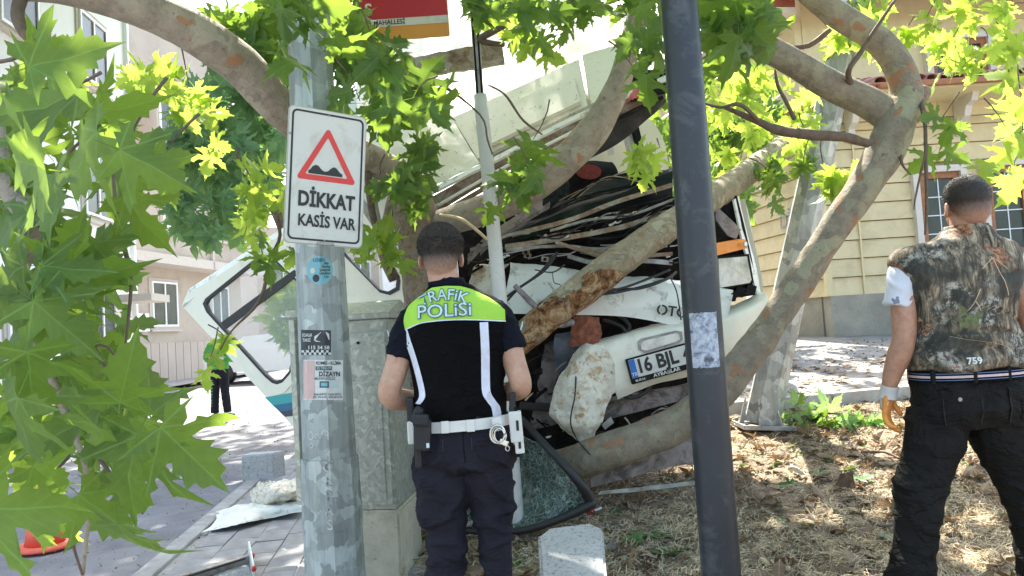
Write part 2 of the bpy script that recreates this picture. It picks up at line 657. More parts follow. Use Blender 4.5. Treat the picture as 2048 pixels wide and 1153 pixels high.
M['under'] = plain('underbody', (.016, .015, .015), .9, spec=.1, var=.7, scale=7, bump=.6, bscale=25, bdist=.02, dirt=(.05, .038, .03), dscale=6, dthr=(.5, .75))
M['rusty'] = plain('rusty_steel', (.20, .13, .08), .75, var=.5, scale=14, bump=.5, bscale=40, dirt=(.34, .31, .26), dscale=10, dthr=(.45, .62))
M['steel'] = plain('bare_steel', (.30, .29, .27), .5, .5, var=.3, scale=14, bump=.3, dirt=(.16, .10, .06), dscale=9, dthr=(.5, .7))
M['grey_beam'] = plain('grey_chassis', (.25, .22, .21), .75, var=.3, scale=8, bump=.5, bscale=35, bdist=.006, dirt=(.09, .075, .07), dscale=8, dthr=(.48, .62))
M['foam'] = plain('torn_foam', (.26, .09, .05), .95, var=.4, scale=14, bump=.8, bscale=50, bdist=.012, dirt=(.10, .045, .03), dscale=10, dthr=(.48, .65))
M['teal'] = plain('teal_stripe', (.03, .32, .33), .4, var=.08, bump=.05)
M['blue'] = plain('blue_stripe', (.012, .12, .22), .4, var=.08, bump=.05)
M['navy'] = plain('navy_stripe', (.03, .045, .06), .4, var=.1, bump=.05)
M['orange_lens'] = plain('amber_lens', (.75, .24, .02), .2, var=.12, scale=20, bump=.3, bscale=30, spec=.8)
M['skin'] = plain('skin', (.50, .30, .21), .5, dirt=(.44, .22, .15), dscale=22, dthr=(.45, .7), var=.1, scale=40, bump=.15, bscale=120, bdist=.001, spec=.35)
M['skin2'] = plain('tanned_skin', (.42, .225, .145), .5, dirt=(.33, .155, .095), dscale=18, dthr=(.45, .68), var=.12, scale=50, bump=.25, bscale=90, bdist=.0015, spec=.4)
M['navy_cloth'] = fabric('navy_trousers', (.019, .018, .025))
M['navy_shirt'] = fabric('navy_shirt', (.0065, .008, .014))
M['black_cloth'] = fabric('black_vest', (.0028, .0028, .003))
M['black_denim'] = fabric('black_denim', (.0135, .013, .012), bstr=.45)
M['neon'] = fabric('neon_yellow', (.36, .62, .08), bstr=.1, var=.06)
M['reflect'] = plain('reflective_tape', (.62, .64, .74), .35, var=.12, scale=30, bump=.3, bscale=60, bdist=.002)
M['print_edge'] = plain('print_edge', (.05, .12, .13), .5, bump=0)
M['print_fill'] = plain('print_fill', (.50, .62, .62), .4, bump=0)
M['white_belt'] = plain('white_leather', (.66, .65, .60), .4, var=.06, bump=.1)
M['holster'] = plain('black_nylon', (.012, .012, .014), .6, var=.3, bump=.3, bscale=200)
M['chrome'] = plain('chrome', (.6, .58, .52), .25, .9, var=.2, bump=.1)
M['shoe'] = plain('black_leather', (.015, .014, .014), .45, bump=.2)
M['sign_white'] = plain('sign_face', (.60, .60, .55), .45, var=.04, scale=3, bump=.04, dirt=(.40, .37, .31), dscale=7, dthr=(.52, .78))
M['sign_edge'] = plain('sign_rim', (.42, .39, .33), .55, var=.15, scale=20, bump=.1)
M['sign_black'] = plain('sign_black', (.012, .014, .014), .5, bump=0)
M['sign_red'] = plain('sign_red', (.62, .035, .025), .4, var=.06, bump=0)
M['street_red'] = plain('street_sign_red', (.42, .018, .03), .35, var=.05, bump=0)
M['street_orange'] = plain('street_sign_orange', (.62, .27, .04), .4, var=.05, bump=0)
M['paper'] = plain('paper', (.62, .63, .60), .7, var=.08, scale=20, bump=.2, bscale=50)
M['ink'] = plain('ink', (.03, .035, .04), .6, bump=0)
M['pink'] = plain('pink_paper', (.60, .42, .38), .7, var=.1, bump=.1)
M['sticker_blue'] = plain('blue_sticker', (.17, .42, .50), .45, var=.08, bump=.05)
M['black_paint'] = plain('black_paint', (.016, .020, .026), .42, var=.3, scale=2.5, bump=.2, bscale=60, bdist=.002, dirt=(.07, .075, .08), dscale=9, dthr=(.52, .72))
M['white_paint'] = plain('white_post_paint', (.56, .56, .53), .4, var=.07, scale=4, bump=.06, dirt=(.28, .27, .24), dscale=6, dthr=(.58, .8))
M['galv'] = galv_mat('galvanised', (.40, .445, .43), .62, 15)
M['galv2'] = galv_mat('galvanised_lamp', (.47, .48, .46), .5, 11)
M['cab'] = galv_mat('cabinet_zinc', (.42, .435, .37), .72, 48, False)
M['cone'] = plain('cone_orange', (.75, .11, .06), .45, var=.08, bump=.05)
M['cone_white'] = plain('cone_white', (.75, .75, .75), .4, bump=0)
M['stucco_white'] = plain('white_render', (.78, .79, .80), .9, var=.05, scale=1, bump=.2, bscale=30)
M['stucco_beige'] = plain('beige_render', (.40, .34, .275), .9, var=.08, scale=1.2, bump=.3, bscale=25, dirt=(.31, .265, .22), dscale=1.5)
M['stucco_pink'] = plain('pale_pink_render', (.44, .37, .31), .9, var=.06, scale=1.2, bump=.3, bscale=25)
M['trim'] = plain('stone_trim', (.48, .43, .37), .85, var=.06, bump=.15)
M['pvc'] = plain('white_window_frame', (.75, .76, .76), .4, var=.03, bump=0)
M['glass_dark'] = plain('dark_window_glass', (.05, .062, .05), .25, var=.4, scale=1.5, bump=0, spec=.35)
M['yellow'] = plain('yellow_clapboard', (.64, .53, .31), .7, var=.08, scale=2.5, bump=.2, bscale=45, dirt=(.44, .36, .20), dscale=3, dthr=(.48, .78))
M['yellow_plain'] = plain('yellow_wall', (.66, .56, .32), .8, var=.06, bump=.1)
M['brown_wood'] = plain('brown_window_wood', (.30, .11, .035), .5, var=.25, scale=14, bump=.2)
M['offwhite_trim'] = plain('offwhite_trim', (.62, .57, .50), .7, var=.06, bump=.1)
M['plinth'] = plain('stone_plinth', (.30, .275, .22), .9, var=.2, scale=2, bump=.6, bscale=22, bdist=.02, dirt=(.20, .18, .14), dscale=3)
M['tile'] = plain('clay_tile', (.34, .13, .09), .75, var=.35, scale=5, bump=.4, bscale=30, dirt=(.45, .36, .32), dscale=5, dthr=(.48, .65))
M['fascia'] = plain('red_fascia', (.30, .09, .05), .5, var=.12, bump=.05)
M['carpaint'] = plain('car_white', (.72, .73, .75), .25, var=.02, bump=0, spec=.8)
M['bark'] = bark_mat('plane_bark', (.34, .285, .22), (.45, .41, .31), (.42, .20, .09), 7, .655)
M['bark_log'] = bark_mat('plane_bark_log', (.28, .24, .16), (.42, .40, .27), (.27, .16, .095), 17, .62, scraped=True)
M['bark_right'] = bark_mat('plane_bark_right', (.25, .215, .16), (.35, .34, .22), (.34, .17, .09), 8, .64, scraped=True)
M['bark_rough'] = bark_mat('rough_trunk_bark', (.27, .21, .155), (.30, .26, .19), (.24, .13, .07), 20, .6)
M['twig'] = plain('twig_bark', (.12, .085, .06), .85, var=.3, scale=30, bump=.4, bscale=90)
M['cutwood'] = plain('cut_wood', (.55, .42, .26), .8, var=.25, scale=30, bump=.4)
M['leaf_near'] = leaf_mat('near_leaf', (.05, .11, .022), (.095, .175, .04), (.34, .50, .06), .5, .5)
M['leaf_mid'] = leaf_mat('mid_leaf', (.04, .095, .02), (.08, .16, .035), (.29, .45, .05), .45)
M['leaf_backlit'] = leaf_mat('backlit_leaf', (.10, .19, .03), (.15, .26, .04), (.52, .70, .09), .58)  # lighter copy of the plane leaf, backlight put into its colour
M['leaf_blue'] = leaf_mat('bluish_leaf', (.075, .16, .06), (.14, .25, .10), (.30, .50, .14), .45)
M['leaf_fallen'] = leaf_mat('fallen_leaf', (.05, .11, .03), (.10, .18, .06), (.2, .3, .05), .2)
M['leaf_dry'] = leaf_mat('dry_leaf', (.12, .082, .05), (.34, .25, .16), (.3, .17, .07), .15, .8)
M['straw'] = plain('straw', (.52, .42, .27), .85, var=.55, scale=9, bump=0)
M['pebble'] = plain('pebble', (.14, .125, .11), .9, var=.6, scale=20, bump=.3)


def camo_mat():
    s = NT('woodland_print')
    co = s.tc.outputs['Object']
    ns = s.n('ShaderNodeTexNoise'); ns.inputs['Scale'].default_value = 9; ns.inputs['Detail'].default_value = 6
    s.l(co, ns.inputs['Vector'])
    va = s.n('ShaderNodeVectorMath', operation='MULTIPLY_ADD')
    s.l(ns.outputs['Color'], va.inputs[0]); va.inputs[1].default_value = (.12, .12, .12); s.l(co, va.inputs[2])
    bark = s.ramp(s.noise(26, 9, .8, stretch=(1.4, 1.4, .35), dist=.7), [(.38, (.018, .016, .011)), (.48, (.085, .068, .045)), (.54, (.19, .15, .10)), (.62, (.38, .31, .22))])
    grey = s.ramp(s.noise(30, 9, .85, co=va.outputs[0], stretch=(1.0, 1, .6)), [(.44, (.028, .026, .022)), (.50, (.10, .09, .07)), (.55, (.38, .35, .29))])
    c = s.mix(s.ramp(s.noise(5.5, 2, .5), [(.54, 0.0), (.60, 1.0)]), bark, grey)
    dk = s.ramp(s.noise(4.2, 3, .5, co=va.outputs[0]), [(.56, 0.0), (.60, .85)])
    c = s.mix(dk, c, (.030, .031, .026))
    # oak leaves in rust and a few olive ones
    vo = s.n('ShaderNodeTexVoronoi'); vo.inputs['Scale'].default_value = 8
    ns2 = s.n('ShaderNodeTexNoise'); ns2.inputs['Scale'].default_value = 17; ns2.inputs['Detail'].default_value = 6; ns2.inputs['Roughness'].default_value = .7
    s.l(co, ns2.inputs['Vector'])
    vb = s.n('ShaderNodeVectorMath', operation='MULTIPLY_ADD')
    s.l(ns2.outputs['Color'], vb.inputs[0]); vb.inputs[1].default_value = (.26, .26, .26); s.l(co, vb.inputs[2])
    s.l(vb.outputs[0], vo.inputs['Vector'])
    sp = s.n('ShaderNodeSeparateColor'); s.l(vo.outputs['Color'], sp.inputs[0])
    lf = s.ramp(s.noise(55, 6, .7), [(.36, (.06, .022, .010)), (.5, (.24, .10, .045)), (.64, (.46, .27, .15))])
    inn = s.math('LESS_THAN', vo.outputs['Distance'], .36)
    mz = s.math('MULTIPLY', s.ramp(sp.outputs[0], [(.60, 0.0), (.62, 1.0)], 'CONSTANT'), inn)
    c = s.mix(mz, c, lf)
    ol = s.ramp(s.noise(60, 6, .7), [(.3, (.05, .06, .02)), (.7, (.17, .19, .08))])
    mo = s.math('MULTIPLY', s.ramp(sp.outputs[1], [(.86, 0.0), (.88, 1.0)], 'CONSTANT'), inn)
    c = s.mix(mo, c, ol)
    s.col(c)
    s.set(.75, spec=.3)
    s.bump(s.noise(35, 4, .6), .3, .006)
    return s.m


def floral_mat():
    s = NT('printed_white_shirt')
    vo = s.n('ShaderNodeTexVoronoi'); vo.inputs['Scale'].default_value = 24
    ns2 = s.n('ShaderNodeTexNoise'); ns2.inputs['Scale'].default_value = 30
    s.l(s.tc.outputs['Object'], ns2.inputs['Vector'])
    vb = s.n('ShaderNodeVectorMath', operation='MULTIPLY_ADD')
    s.l(ns2.outputs['Color'], vb.inputs[0]); vb.inputs[1].default_value = (.06, .06, .06); s.l(s.tc.outputs['Object'], vb.inputs[2])
    s.l(vb.outputs[0], vo.inputs['Vector'])
    sp = s.n('ShaderNodeSeparateColor'); s.l(vo.outputs['Color'], sp.inputs[0])
    inn = s.math('LESS_THAN', vo.outputs['Distance'], .3)
    mz = s.math('MULTIPLY', s.ramp(sp.outputs[0], [(.5, 0.0), (.52, 1.0)], 'CONSTANT'), inn)
    s.col(s.mix(mz, (.60, .61, .66), s.mix(sp.outputs[1], (.10, .12, .18), (.32, .35, .42))))
    s.set(.85, spec=.2)
    s.bump(s.noise(30, 4, .6), .25, .005)
    return s.m


def hair_mat(name, skin, hair, z0, z1, x_half):
    """short hair, shaved shorter towards the nape (heights in the person's own frame)"""
    s = NT(name)
    sx = s.n('ShaderNodeSeparateXYZ'); s.l(s.tc.outputs['Object'], sx.inputs[0])
    f = s.math('DIVIDE', s.math('SUBTRACT', sx.outputs[2], z0), z1 - z0)
    f = s.math('ADD', f, s.math('MULTIPLY', s.math('SUBTRACT', s.noise(160, 3, .8, stretch=(1, 1, .4)), .5), .7))
    fac = s.ramp(f, [(0.0, .0), (.5, .6), (.95, 1.0)])
    h = s.ramp(s.noise(120, 4, .8, stretch=(1, 1, .25)), [(.3, tuple(v * .5 for v in hair)), (.7, tuple(v * 1.9 for v in hair))])
    s.col(s.mix(fac, skin, h))
    s.set(.55, spec=.4)
    s.bump(s.noise(210, 4, .8, stretch=(1, 1, .3)), .6, .004)
    return s.m


def shatter_mat():
    s = NT('shattered_glass')
    ns2 = s.n('ShaderNodeTexNoise'); ns2.inputs['Scale'].default_value = 5; ns2.inputs['Detail'].default_value = 4
    s.l(s.tc.outputs['Object'], ns2.inputs['Vector'])
    vb = s.n('ShaderNodeVectorMath', operation='MULTIPLY_ADD')
    s.l(ns2.outputs['Color'], vb.inputs[0]); vb.inputs[1].default_value = (.30, .30, .30); s.l(s.tc.outputs['Object'], vb.inputs[2])
    e = None
    for sc, wd in ((9, .022), (21, .045), (46, .10)):
        vo = s.n('ShaderNodeTexVoronoi', feature='DISTANCE_TO_EDGE'); vo.inputs['Scale'].default_value = sc
        mp = s.n('ShaderNodeMapping'); mp.inputs['Scale'].default_value = (1, .7, 1.5 if sc == 21 else .6)
        s.l(vb.outputs[0], mp.inputs[0]); s.l(mp.outputs[0], vo.inputs['Vector'])
        k = s.ramp(vo.outputs['Distance'], [(0, .9 if sc < 40 else .45), (wd, 0.0)])
        e = k if e is None else s.math('MAXIMUM', e, k)
    s.col(s.mix(e, (.045, .08, .068), (.42, .56, .50)))
    s.set(.12, spec=.7)
    s.b.inputs['Alpha'].default_value = 1
    s.l(s.math('ADD', s.math('MULTIPLY', e, .30), .62), s.b.inputs['Alpha'])
    s.bump(e, .8, .004)
    return s.m


def glass_mat(name, tint=(.6, .66, .66), alpha=.25):
    s = NT(name)
    s.col(tint)
    s.set(.04, spec=.8)
    s.b.inputs['Alpha'].default_value = alpha
    return s.m


def roof_white():
    s = NT('weathered_roof_white')
    spots = s.ramp(s.noise(26, 3, .85), [(.62, 0.0), (.66, .8)])
    sm = s.ramp(s.noise(2.5, 8, .7, dist=1.2), [(.52, 0.0), (.75, .35)])
    c = s.mix(spots, (.70, .69, .56), (.26, .23, .17))
    c = s.mix(sm, c, (.45, .46, .38))
    s.col(c); s.set(.35, spec=.5)
    s.bump(s.noise(10, 4, .6), .08, .008)
    return s.m


def rust_white():
    s = NT('rusty_crumpled_white')
    sm = s.ramp(s.noise(16, 8, .75, dist=.8), [(.50, 0.0), (.60, .9)])
    c = s.mix(sm, (.64, .62, .52), s.ramp(s.noise(40, 3, .6), [(.4, (.36, .19, .06)), (.6, (.48, .36, .2))]))
    dk = s.ramp(s.noise(20, 8, .8), [(.60, 0.0), (.64, .9)])
    c = s.mix(dk, c, (.10, .09, .08))
    s.col(c); s.set(.5)
    s.bump(s.noise(24, 6, .7), .5, .01)
    return s.m


def lens_mat():
    s = NT('headlight_lens')
    s.col(s.ramp(s.noise(9, 3, .6), [(.35, (.30, .30, .25)), (.65, (.62, .62, .56))]))
    s.set(.12, spec=.8)
    wv = s.n('ShaderNodeTexWave'); wv.inputs['Scale'].default_value = 14
    s.l(s.tc.outputs['Object'], wv.inputs[0])
    s.bump(wv.outputs['Fac'], .12, .002)
    return s.m


def worn_sticker():
    s = NT('worn_grey_sticker')
    f = s.noise(34, 7, .75, dist=.6)
    c = s.ramp(f, [(.36, (.05, .055, .07)), (.46, (.24, .27, .33)), (.58, (.42, .45, .48)), (.75, (.55, .57, .56))])
    s.col(c); s.set(.6)
    s.bump(f, .3, .002)
    return s.m


M['camo'] = camo_mat()
M['floral'] = floral_mat()
M['shatter'] = shatter_mat()
M['glass'] = glass_mat('bus_window_glass', (.55, .6, .6), .22)
M['roof'] = roof_white()
M['rustwhite'] = rust_white()
M['lens'] = lens_mat()
M['sticker_worn'] = worn_sticker()
M['glove'] = plain('orange_glove', (.70, .27, .05), .6, var=.15, scale=20, bump=.4, bscale=60)
M['glove_cuff'] = plain('grey_knit_cuff', (.50, .48, .45), .9, var=.1, bump=.5, bscale=200)

# ================================================================== ground, road, pavement
def grid_fn(name, xs, ys, fn, mat, kind='structure', skip=None):
    V = [(x, y, fn(x, y)) for y in ys for x in xs]
    W = len(xs)
    Fc = []
    for j in range(len(ys) - 1):
        for i in range(W - 1):
            if skip and skip((xs[i] + xs[i + 1]) / 2, (ys[j] + ys[j + 1]) / 2): continue
            Fc.append((j * W + i, j * W + i + 1, (j + 1) * W + i + 1, (j + 1) * W + i))
    o = mesh(name, V, Fc, mat, None, True)
    o['kind'] = kind
    return o


xs = sorted(set([-400, -200, -100, -60, -40, -30] + [round(-24 + .6 * i, 3) for i in range(36)] + [round(-2.6 + .1 * i, 3) for i in range(50)] + [round(2.5 + .5 * i, 3) for i in range(30)] + [20, 30, 60, 120, 400]))
ys = sorted(set([-60, -20, -6] + [round(-2 + .15 * i, 3) for i in range(110)] + [round(14.5 + 1.2 * i, 3) for i in range(40)] + [70, 100, 160, 300, 900]))
grid_fn('road', xs, ys, lambda x, y: G(x, y) - .02 + .006 * noise.noise(Vector((x * .8, y * .8, 0))), M['asphalt'])

def vxl(y):   # left edge of the verge
    return -.95 + .06 * (y - 4)
def vyb(x):   # back edge of the verge (kerb before the side street)
    return 6.55 + .12 * (x - 2)
vx = [round(-1.2 + .06 * i, 3) for i in range(150)]
vy = [round(-1.0 + .06 * i, 3) for i in range(140)]
def vz(x, y):
    return G(x, y) + .004 + .018 * noise.noise(Vector((x * 2.2, y * 2.2, 3))) + .010 * noise.noise(Vector((x * 7, y * 7, 3)))
grid_fn('verge_soil', vx, vy, vz, M['soil'], skip=lambda x, y: x < vxl(y) or y > vyb(x))
sx = [round(.4 + .35 * i, 3) for i in range(60)]
sy = [round(6.4 + .35 * i, 3) for i in range(60)]
grid_fn('side_street', sx, sy, lambda x, y: G(x, y) + .0 + .012 * noise.noise(Vector((x * 1.1, y * 1.1, 9))), M['street'])

# kerb stones along the back of the verge
kr = root('kerb', (2.6, vyb(2.6), G(2.6, 6.5)), 'low concrete kerb between the verge and the side street behind the cut leaves', 'kerb')
x = 1.2
ks = None
while x < 5.2:
    a = Vector((x, vyb(x), G(x, vyb(x)) + .03)); b = Vector((x + .70, vyb(x + .7), G(x + .7, vyb(x + .7)) + .03))
    if ks is None:
        ks = box('kerb_stone', (0, 0, 0), (.71, .12, .16), M['kerb'], kr, bevel=.012)
        o = ks
    else: o = copy_obj(ks, kr)
    o.matrix_basis = Matrix.Translation((a + b) / 2) @ bar_rot(a, b).to_4x4()
    x += .725

# pavement at the lower left: paving stones laid in courses
pv = tag(bpy.data.objects.new('pavement', None), kind='structure')
COL.objects.link(pv)
A0, B0 = PG(250, 1165), PG(560, 905)
dirp = Vector((B0.x - A0.x, B0.y - A0.y, 0)).normalized()
dirq = Vector((dirp.y, -dirp.x, 0))
bed = mesh('paving_bed', [A0 + dirp * -2.2 + Vector((0, 0, -.003)), A0 + dirp * 5.0 + Vector((0, 0, -.003)), A0 + dirp * 5.0 + dirq * 1.85 + Vector((0, 0, -.003)), A0 + dirp * -2.2 + dirq * 1.85 + Vector((0, 0, -.003))], [(0, 3, 2, 1)], M['kerb'], pv)
stone = None
cnt = 0
for j in range(9):
    for i in range(24):
        lx, ly = .30, .20
        c = A0 + dirp * (-2.0 + (i + .5 * (j % 2)) * (lx + .005)) + dirq * (.24 + (j + .5) * (ly + .005))
        if not (-3.6 < c.x < -.55): continue
        z = G(c.x, c.y) + .0
        if stone is None:
            stone = box('paving_stone', (0, 0, 0), (lx, ly, .05), M['paver'], pv, bevel=.003)
            o = stone
        else: o = copy_obj(stone, pv)
        o.matrix_basis = Matrix.Translation((c.x, c.y, z - .006 + rnd.uniform(-.003, .003))) @ frame((0, 0, 0), dirp, -dirq).to_3x3().to_4x4() @ Matrix.Rotation(R(rnd.uniform(-1.2, 1.2)), 4, 'X') @ Matrix.Rotation(R(rnd.uniform(-1, 1)), 4, 'Y')
        cnt += 1
edge = None
for i in range(9):
    c = A0 + dirp * (-1.9 + i * .71) + dirq * .10
    if edge is None:
        edge = box('edging_stone', (0, 0, 0), (.70, .13, .12), M['kerb'], pv, bevel=.01); o = edge
    else: o = copy_obj(edge, pv)
    o.matrix_basis = Matrix.Translation((c.x, c.y, G(c.x, c.y) - .035 + rnd.uniform(-.004, .004))) @ frame((0, 0, 0), dirp, -dirq).to_3x3().to_4x4()


# ================================================================== yellow clapboard house
C0 = Vector((4.93, 12.0))
gz = .97
yh = root('clapboard_house', (4.93, 12, gz), 'yellow clapboard house with tiled roofs and brown windows at the right', 'house')
ZP, ZE = 1.60, 4.30           # plinth top, start of the frieze
WX1 = 11.5
LW = Vector((-.17, 1.0)).normalized()       # direction of the left wall, going back
LEN = 9.0
# plinth and core walls
def wallbox(name, p, q, z0, z1, t, mat, parent, inward):
    a = Vector((p[0], p[1], 0)); b = Vector((q[0], q[1], 0)); n = Vector((inward[0], inward[1], 0))
    V = [a, b, b + n * t, a + n * t]
    VV = [v + Vector((0, 0, z0)) for v in V] + [v + Vector((0, 0, z1)) for v in V]
    return mesh(name, VV, [(0, 1, 2, 3), (7, 6, 5, 4), (0, 4, 5, 1), (1, 5, 6, 2), (2, 6, 7, 3), (3, 7, 4, 0)], mat, parent)
E = (C0.x + LW.x * LEN, C0.y + LW.y * LEN)
wallbox('plinth', (C0.x - .03, C0.y - .05), (WX1, C0.y - .05), gz - .4, ZP, .3, M['plinth'], yh, (0, 1))
nl = Vector((LW.y, -LW.x))   # inward of the left wall (towards +x)
wallbox('plinth', (C0.x - .05, C0.y + .26), (E[0] - .05, E[1]), gz - .4, ZP, .3, M['plinth'], yh, (nl.x, nl.y))
# window openings on the front: (x0, x1, z0, z1) outer trim
wins = [(P(1827, 400, 12.0).x, P(1936, 400, 12.0).x, 1.98, 3.52), (P(1963, 400, 12.0).x, P(2072, 400, 12.0).x, 1.98, 3.56), (8.95, 9.92, 1.98, 3.56)]
wallbox('wall_core', (C0.x + .02, C0.y + .10), (WX1, C0.y + .10), ZP, 4.6, .15, M['yellow_plain'], yh, (0, 1))
wallbox('wall_core', (C0.x + .1, C0.y + .30), (E[0] + .1, E[1]), ZP, 4.6, .15, M['yellow_plain'], yh, (nl.x, nl.y))
ph = .285
z = ZP
row = 0
while z < ZE - .05:
    h = min(ph, ZE - z)
    segs = []
    cur = C0.x
    for (a, b, w0, w1) in wins:
        if z + h > w0 + .02 and z < w1 - .02:
            segs.append((cur, a)); cur = b
    segs.append((cur, WX1))
    for (a, b) in segs:
        if b - a < .05: continue
        # lapped board: the bottom edge stands proud
        y0, y1 = C0.y - .035, C0.y
        V = [(a, y0, z), (b, y0, z), (b, C0.y + .1, z), (a, C0.y + .1, z), (a, y1, z + h - .012), (b, y1, z + h - .012), (b, C0.y + .1, z + h - .012), (a, C0.y + .1, z + h - .012)]
        mesh('clapboard', V, [(3, 2, 1, 0), (4, 5, 6, 7), (0, 1, 5, 4), (1, 2, 6, 5), (2, 3, 7, 6), (3, 0, 4, 7)], M['yellow'], yh)
    a = Vector((C0.x - .03, C0.y + .02, 0)); b = Vector((E[0] - .03, E[1], 0)); n = Vector((nl.x, nl.y, 0))
    V = [a - n * .015 + Vector((0, 0, z)), b - n * .015 + Vector((0, 0, z)), b + n * .12 + Vector((0, 0, z)), a + n * .12 + Vector((0, 0, z)),
         a + n * .02 + Vector((0, 0, z + h - .012)), b + n * .02 + Vector((0, 0, z + h - .012)), b + n * .12 + Vector((0, 0, z + h - .012)), a + n * .12 + Vector((0, 0, z + h - .012))]
    mesh('clapboard', V, [(3, 2, 1, 0), (4, 5, 6, 7), (0, 1, 5, 4), (1, 2, 6, 5), (2, 3, 7, 6), (3, 0, 4, 7)], M['yellow'], yh)
    z += ph; row += 1
# frieze, corner boards, bracket, eaves
box('frieze', ((C0.x + WX1) / 2, C0.y + .03, ZE + .12), (WX1 - C0.x, .12, .24), M['yellow_plain'], yh)
box('corner_board', (C0.x - .03, C0.y - .01, (ZP + ZE) / 2), (.10, .10, ZE - ZP), M['yellow_plain'], yh)
box('corner_board', (P(1716, 400, 12).x, C0.y - .045, (ZP + ZE) / 2), (.03, .02, ZE - ZP), M['yellow_plain'], yh)
def bracket(x):
    V2 = [(0, 0), (0, -.55), (.12, -.5), (.14, -.36), (.28, -.30), (.34, -.16), (.48, -.12), (.55, 0)]
    V = [(x - .05, C0.y - .04 - a, ZE + .22 + b) for a, b in V2] + [(x + .05, C0.y - .04 - a, ZE + .22 + b) for a, b in V2]
    n = len(V2)
    mesh('eaves_bracket', V, [tuple(range(n)), tuple(range(2 * n - 1, n - 1, -1))] + [(i, n + i, n + (i + 1) % n, (i + 1) % n) for i in range(n)], M['offwhite_trim'], yh)
bracket(P(1922, 250, 12).x); bracket(P(1700, 250, 12).x); bracket(9.4)
# windows
def sash(parent_house, x0, x1, z0, z1, y, cols, rows, trim=.10):
    bm = bmesh.new()
    for (cx, cz, sx_, sz_) in (((x0 + trim / 2), (z0 + z1) / 2, trim, z1 - z0), ((x1 - trim / 2), (z0 + z1) / 2, trim, z1 - z0), ((x0 + x1) / 2, z1 - trim / 2, x1 - x0 - 2 * trim, trim), ((x0 + x1) / 2, z0 + trim / 2, x1 - x0 - 2 * trim, trim)):
        box_bm(bm, (cx, y, cz), sx_, .14, sz_, bevel=.006)
    fr = bm_obj('window', bm, M['offwhite_trim'], parent_house)
    a0, a1, b0, b1 = x0 + trim, x1 - trim, z0 + trim, z1 - trim
    t = .095
    bm = bmesh.new()
    for (cx, cz, sx_, sz_) in ((a0 + t / 2, (b0 + b1) / 2, t, b1 - b0), (a1 - t / 2, (b0 + b1) / 2, t, b1 - b0), ((a0 + a1) / 2, b1 - t / 2, a1 - a0 - 2 * t, t), ((a0 + a1) / 2, b0 + t / 2, a1 - a0 - 2 * t, t)):
        box_bm(bm, (cx, y + .02, cz), sx_, .06, sz_, bevel=.004)
    bm_obj('wooden_frame', bm, M['brown_wood'], fr)
    box('pane', ((a0 + a1) / 2, y + .035, (b0 + b1) / 2), (a1 - a0 - 2 * t, .01, b1 - b0 - 2 * t), M['glass_dark'], fr)
    bm = bmesh.new()
    for i in range(1, cols):
        xx = a0 + t + (a1 - a0 - 2 * t) * i / cols
        box_bm(bm, (xx, y + .025, (b0 + b1) / 2), .015, .012, b1 - b0 - 2 * t)
    for j in range(1, rows):
        zz = b0 + t + (b1 - b0 - 2 * t) * j / rows
        box_bm(bm, ((a0 + a1) / 2, y + .022, zz), a1 - a0 - 2 * t, .012, .015)
    bm_obj('glazing_bars', bm, M['pvc'], fr)
    return fr
for (a, b, w0, w1) in wins: sash(yh, a, b, w0, w1, C0.y - .045, 2, 4)
# lower tiled roof over the ground floor
ZR = ZE + .26
def tiled(name_prefix, x0, x1, yf, zf, yb, zb, pitch=.19):
    ang = math.atan2(zb - zf, yb - yf)
    L = math.hypot(zb - zf, yb - yf)
    n = int((x1 - x0) / pitch)
    rows_ = max(1, round(L / .38))
    src = None
    for r_ in range(rows_):
        for i in range(n):
            if src is None:
                V, Fc = [], []
                for k in range(7):
                    a = math.pi * k / 6
                    for (yy, rr) in ((0, .105), (.42, .085)):
                        V.append((-math.cos(a) * rr, yy, math.sin(a) * rr * .8))
                for k in range(6): Fc.append((2 * k, 2 * k + 1, 2 * k + 3, 2 * k + 2))
                for k in range(7):
                    a = math.pi * k / 6
                    for (yy, rr) in ((0, .09), (.42, .07)):
                        V.append((-math.cos(a) * rr, yy, math.sin(a) * rr * .8))
                for k in range(6): Fc.append((14 + 2 * k, 14 + 2 * k + 2, 14 + 2 * k + 3, 14 + 2 * k + 1))
                for k in range(6): Fc.append((2 * k, 2 * k + 2, 14 + 2 * k + 2, 14 + 2 * k))
                src = mesh('roof_tile', V, Fc, M['tile'], yh, True); o = src
            else: o = copy_obj(src, yh)
            d = r_ * .38
            o.matrix_basis = Matrix.Translation((x0 + (i + .5) * pitch + rnd.uniform(-.01, .01), yf + d * math.cos(ang), zf + d * math.sin(ang) + r_ * .006 + rnd.uniform(0, .01))) @ Matrix.Rotation(ang, 4, 'X') @ Matrix.Rotation(R(rnd.uniform(-2, 2)), 4, 'Z')
    # roof deck
    return ang
XR0 = P(1745, 200, 11.4).x
tiled('', XR0, 10.4, 11.15, ZR + .10, 12.3, ZR + .42)
V = [(XR0 - .1, 11.10, ZR), (WX1, 11.10, ZR), (WX1, 12.6, ZR + .36), (XR0 - .1, 12.6, ZR + .36), (XR0 - .1, 11.10, ZR + .08), (WX1, 11.10, ZR + .08), (WX1, 12.6, ZR + .46), (XR0 - .1, 12.6, ZR + .46)]
mesh('roof_deck', V, [(3, 2, 1, 0), (4, 5, 6, 7), (0, 1, 5, 4), (1, 2, 6, 5), (2, 3, 7, 6), (3, 0, 4, 7)], M['fascia'], yh)
box('soffit', ((C0.x + WX1) / 2, 11.6, ZR - .03), (WX1 - C0.x, 1.0, .03), M['yellow_plain'], yh)
box('gutter', ((XR0 + WX1) / 2, 11.05, ZR + .02), (WX1 - XR0, .09, .09), M['brown_wood'], yh, bevel=.02)
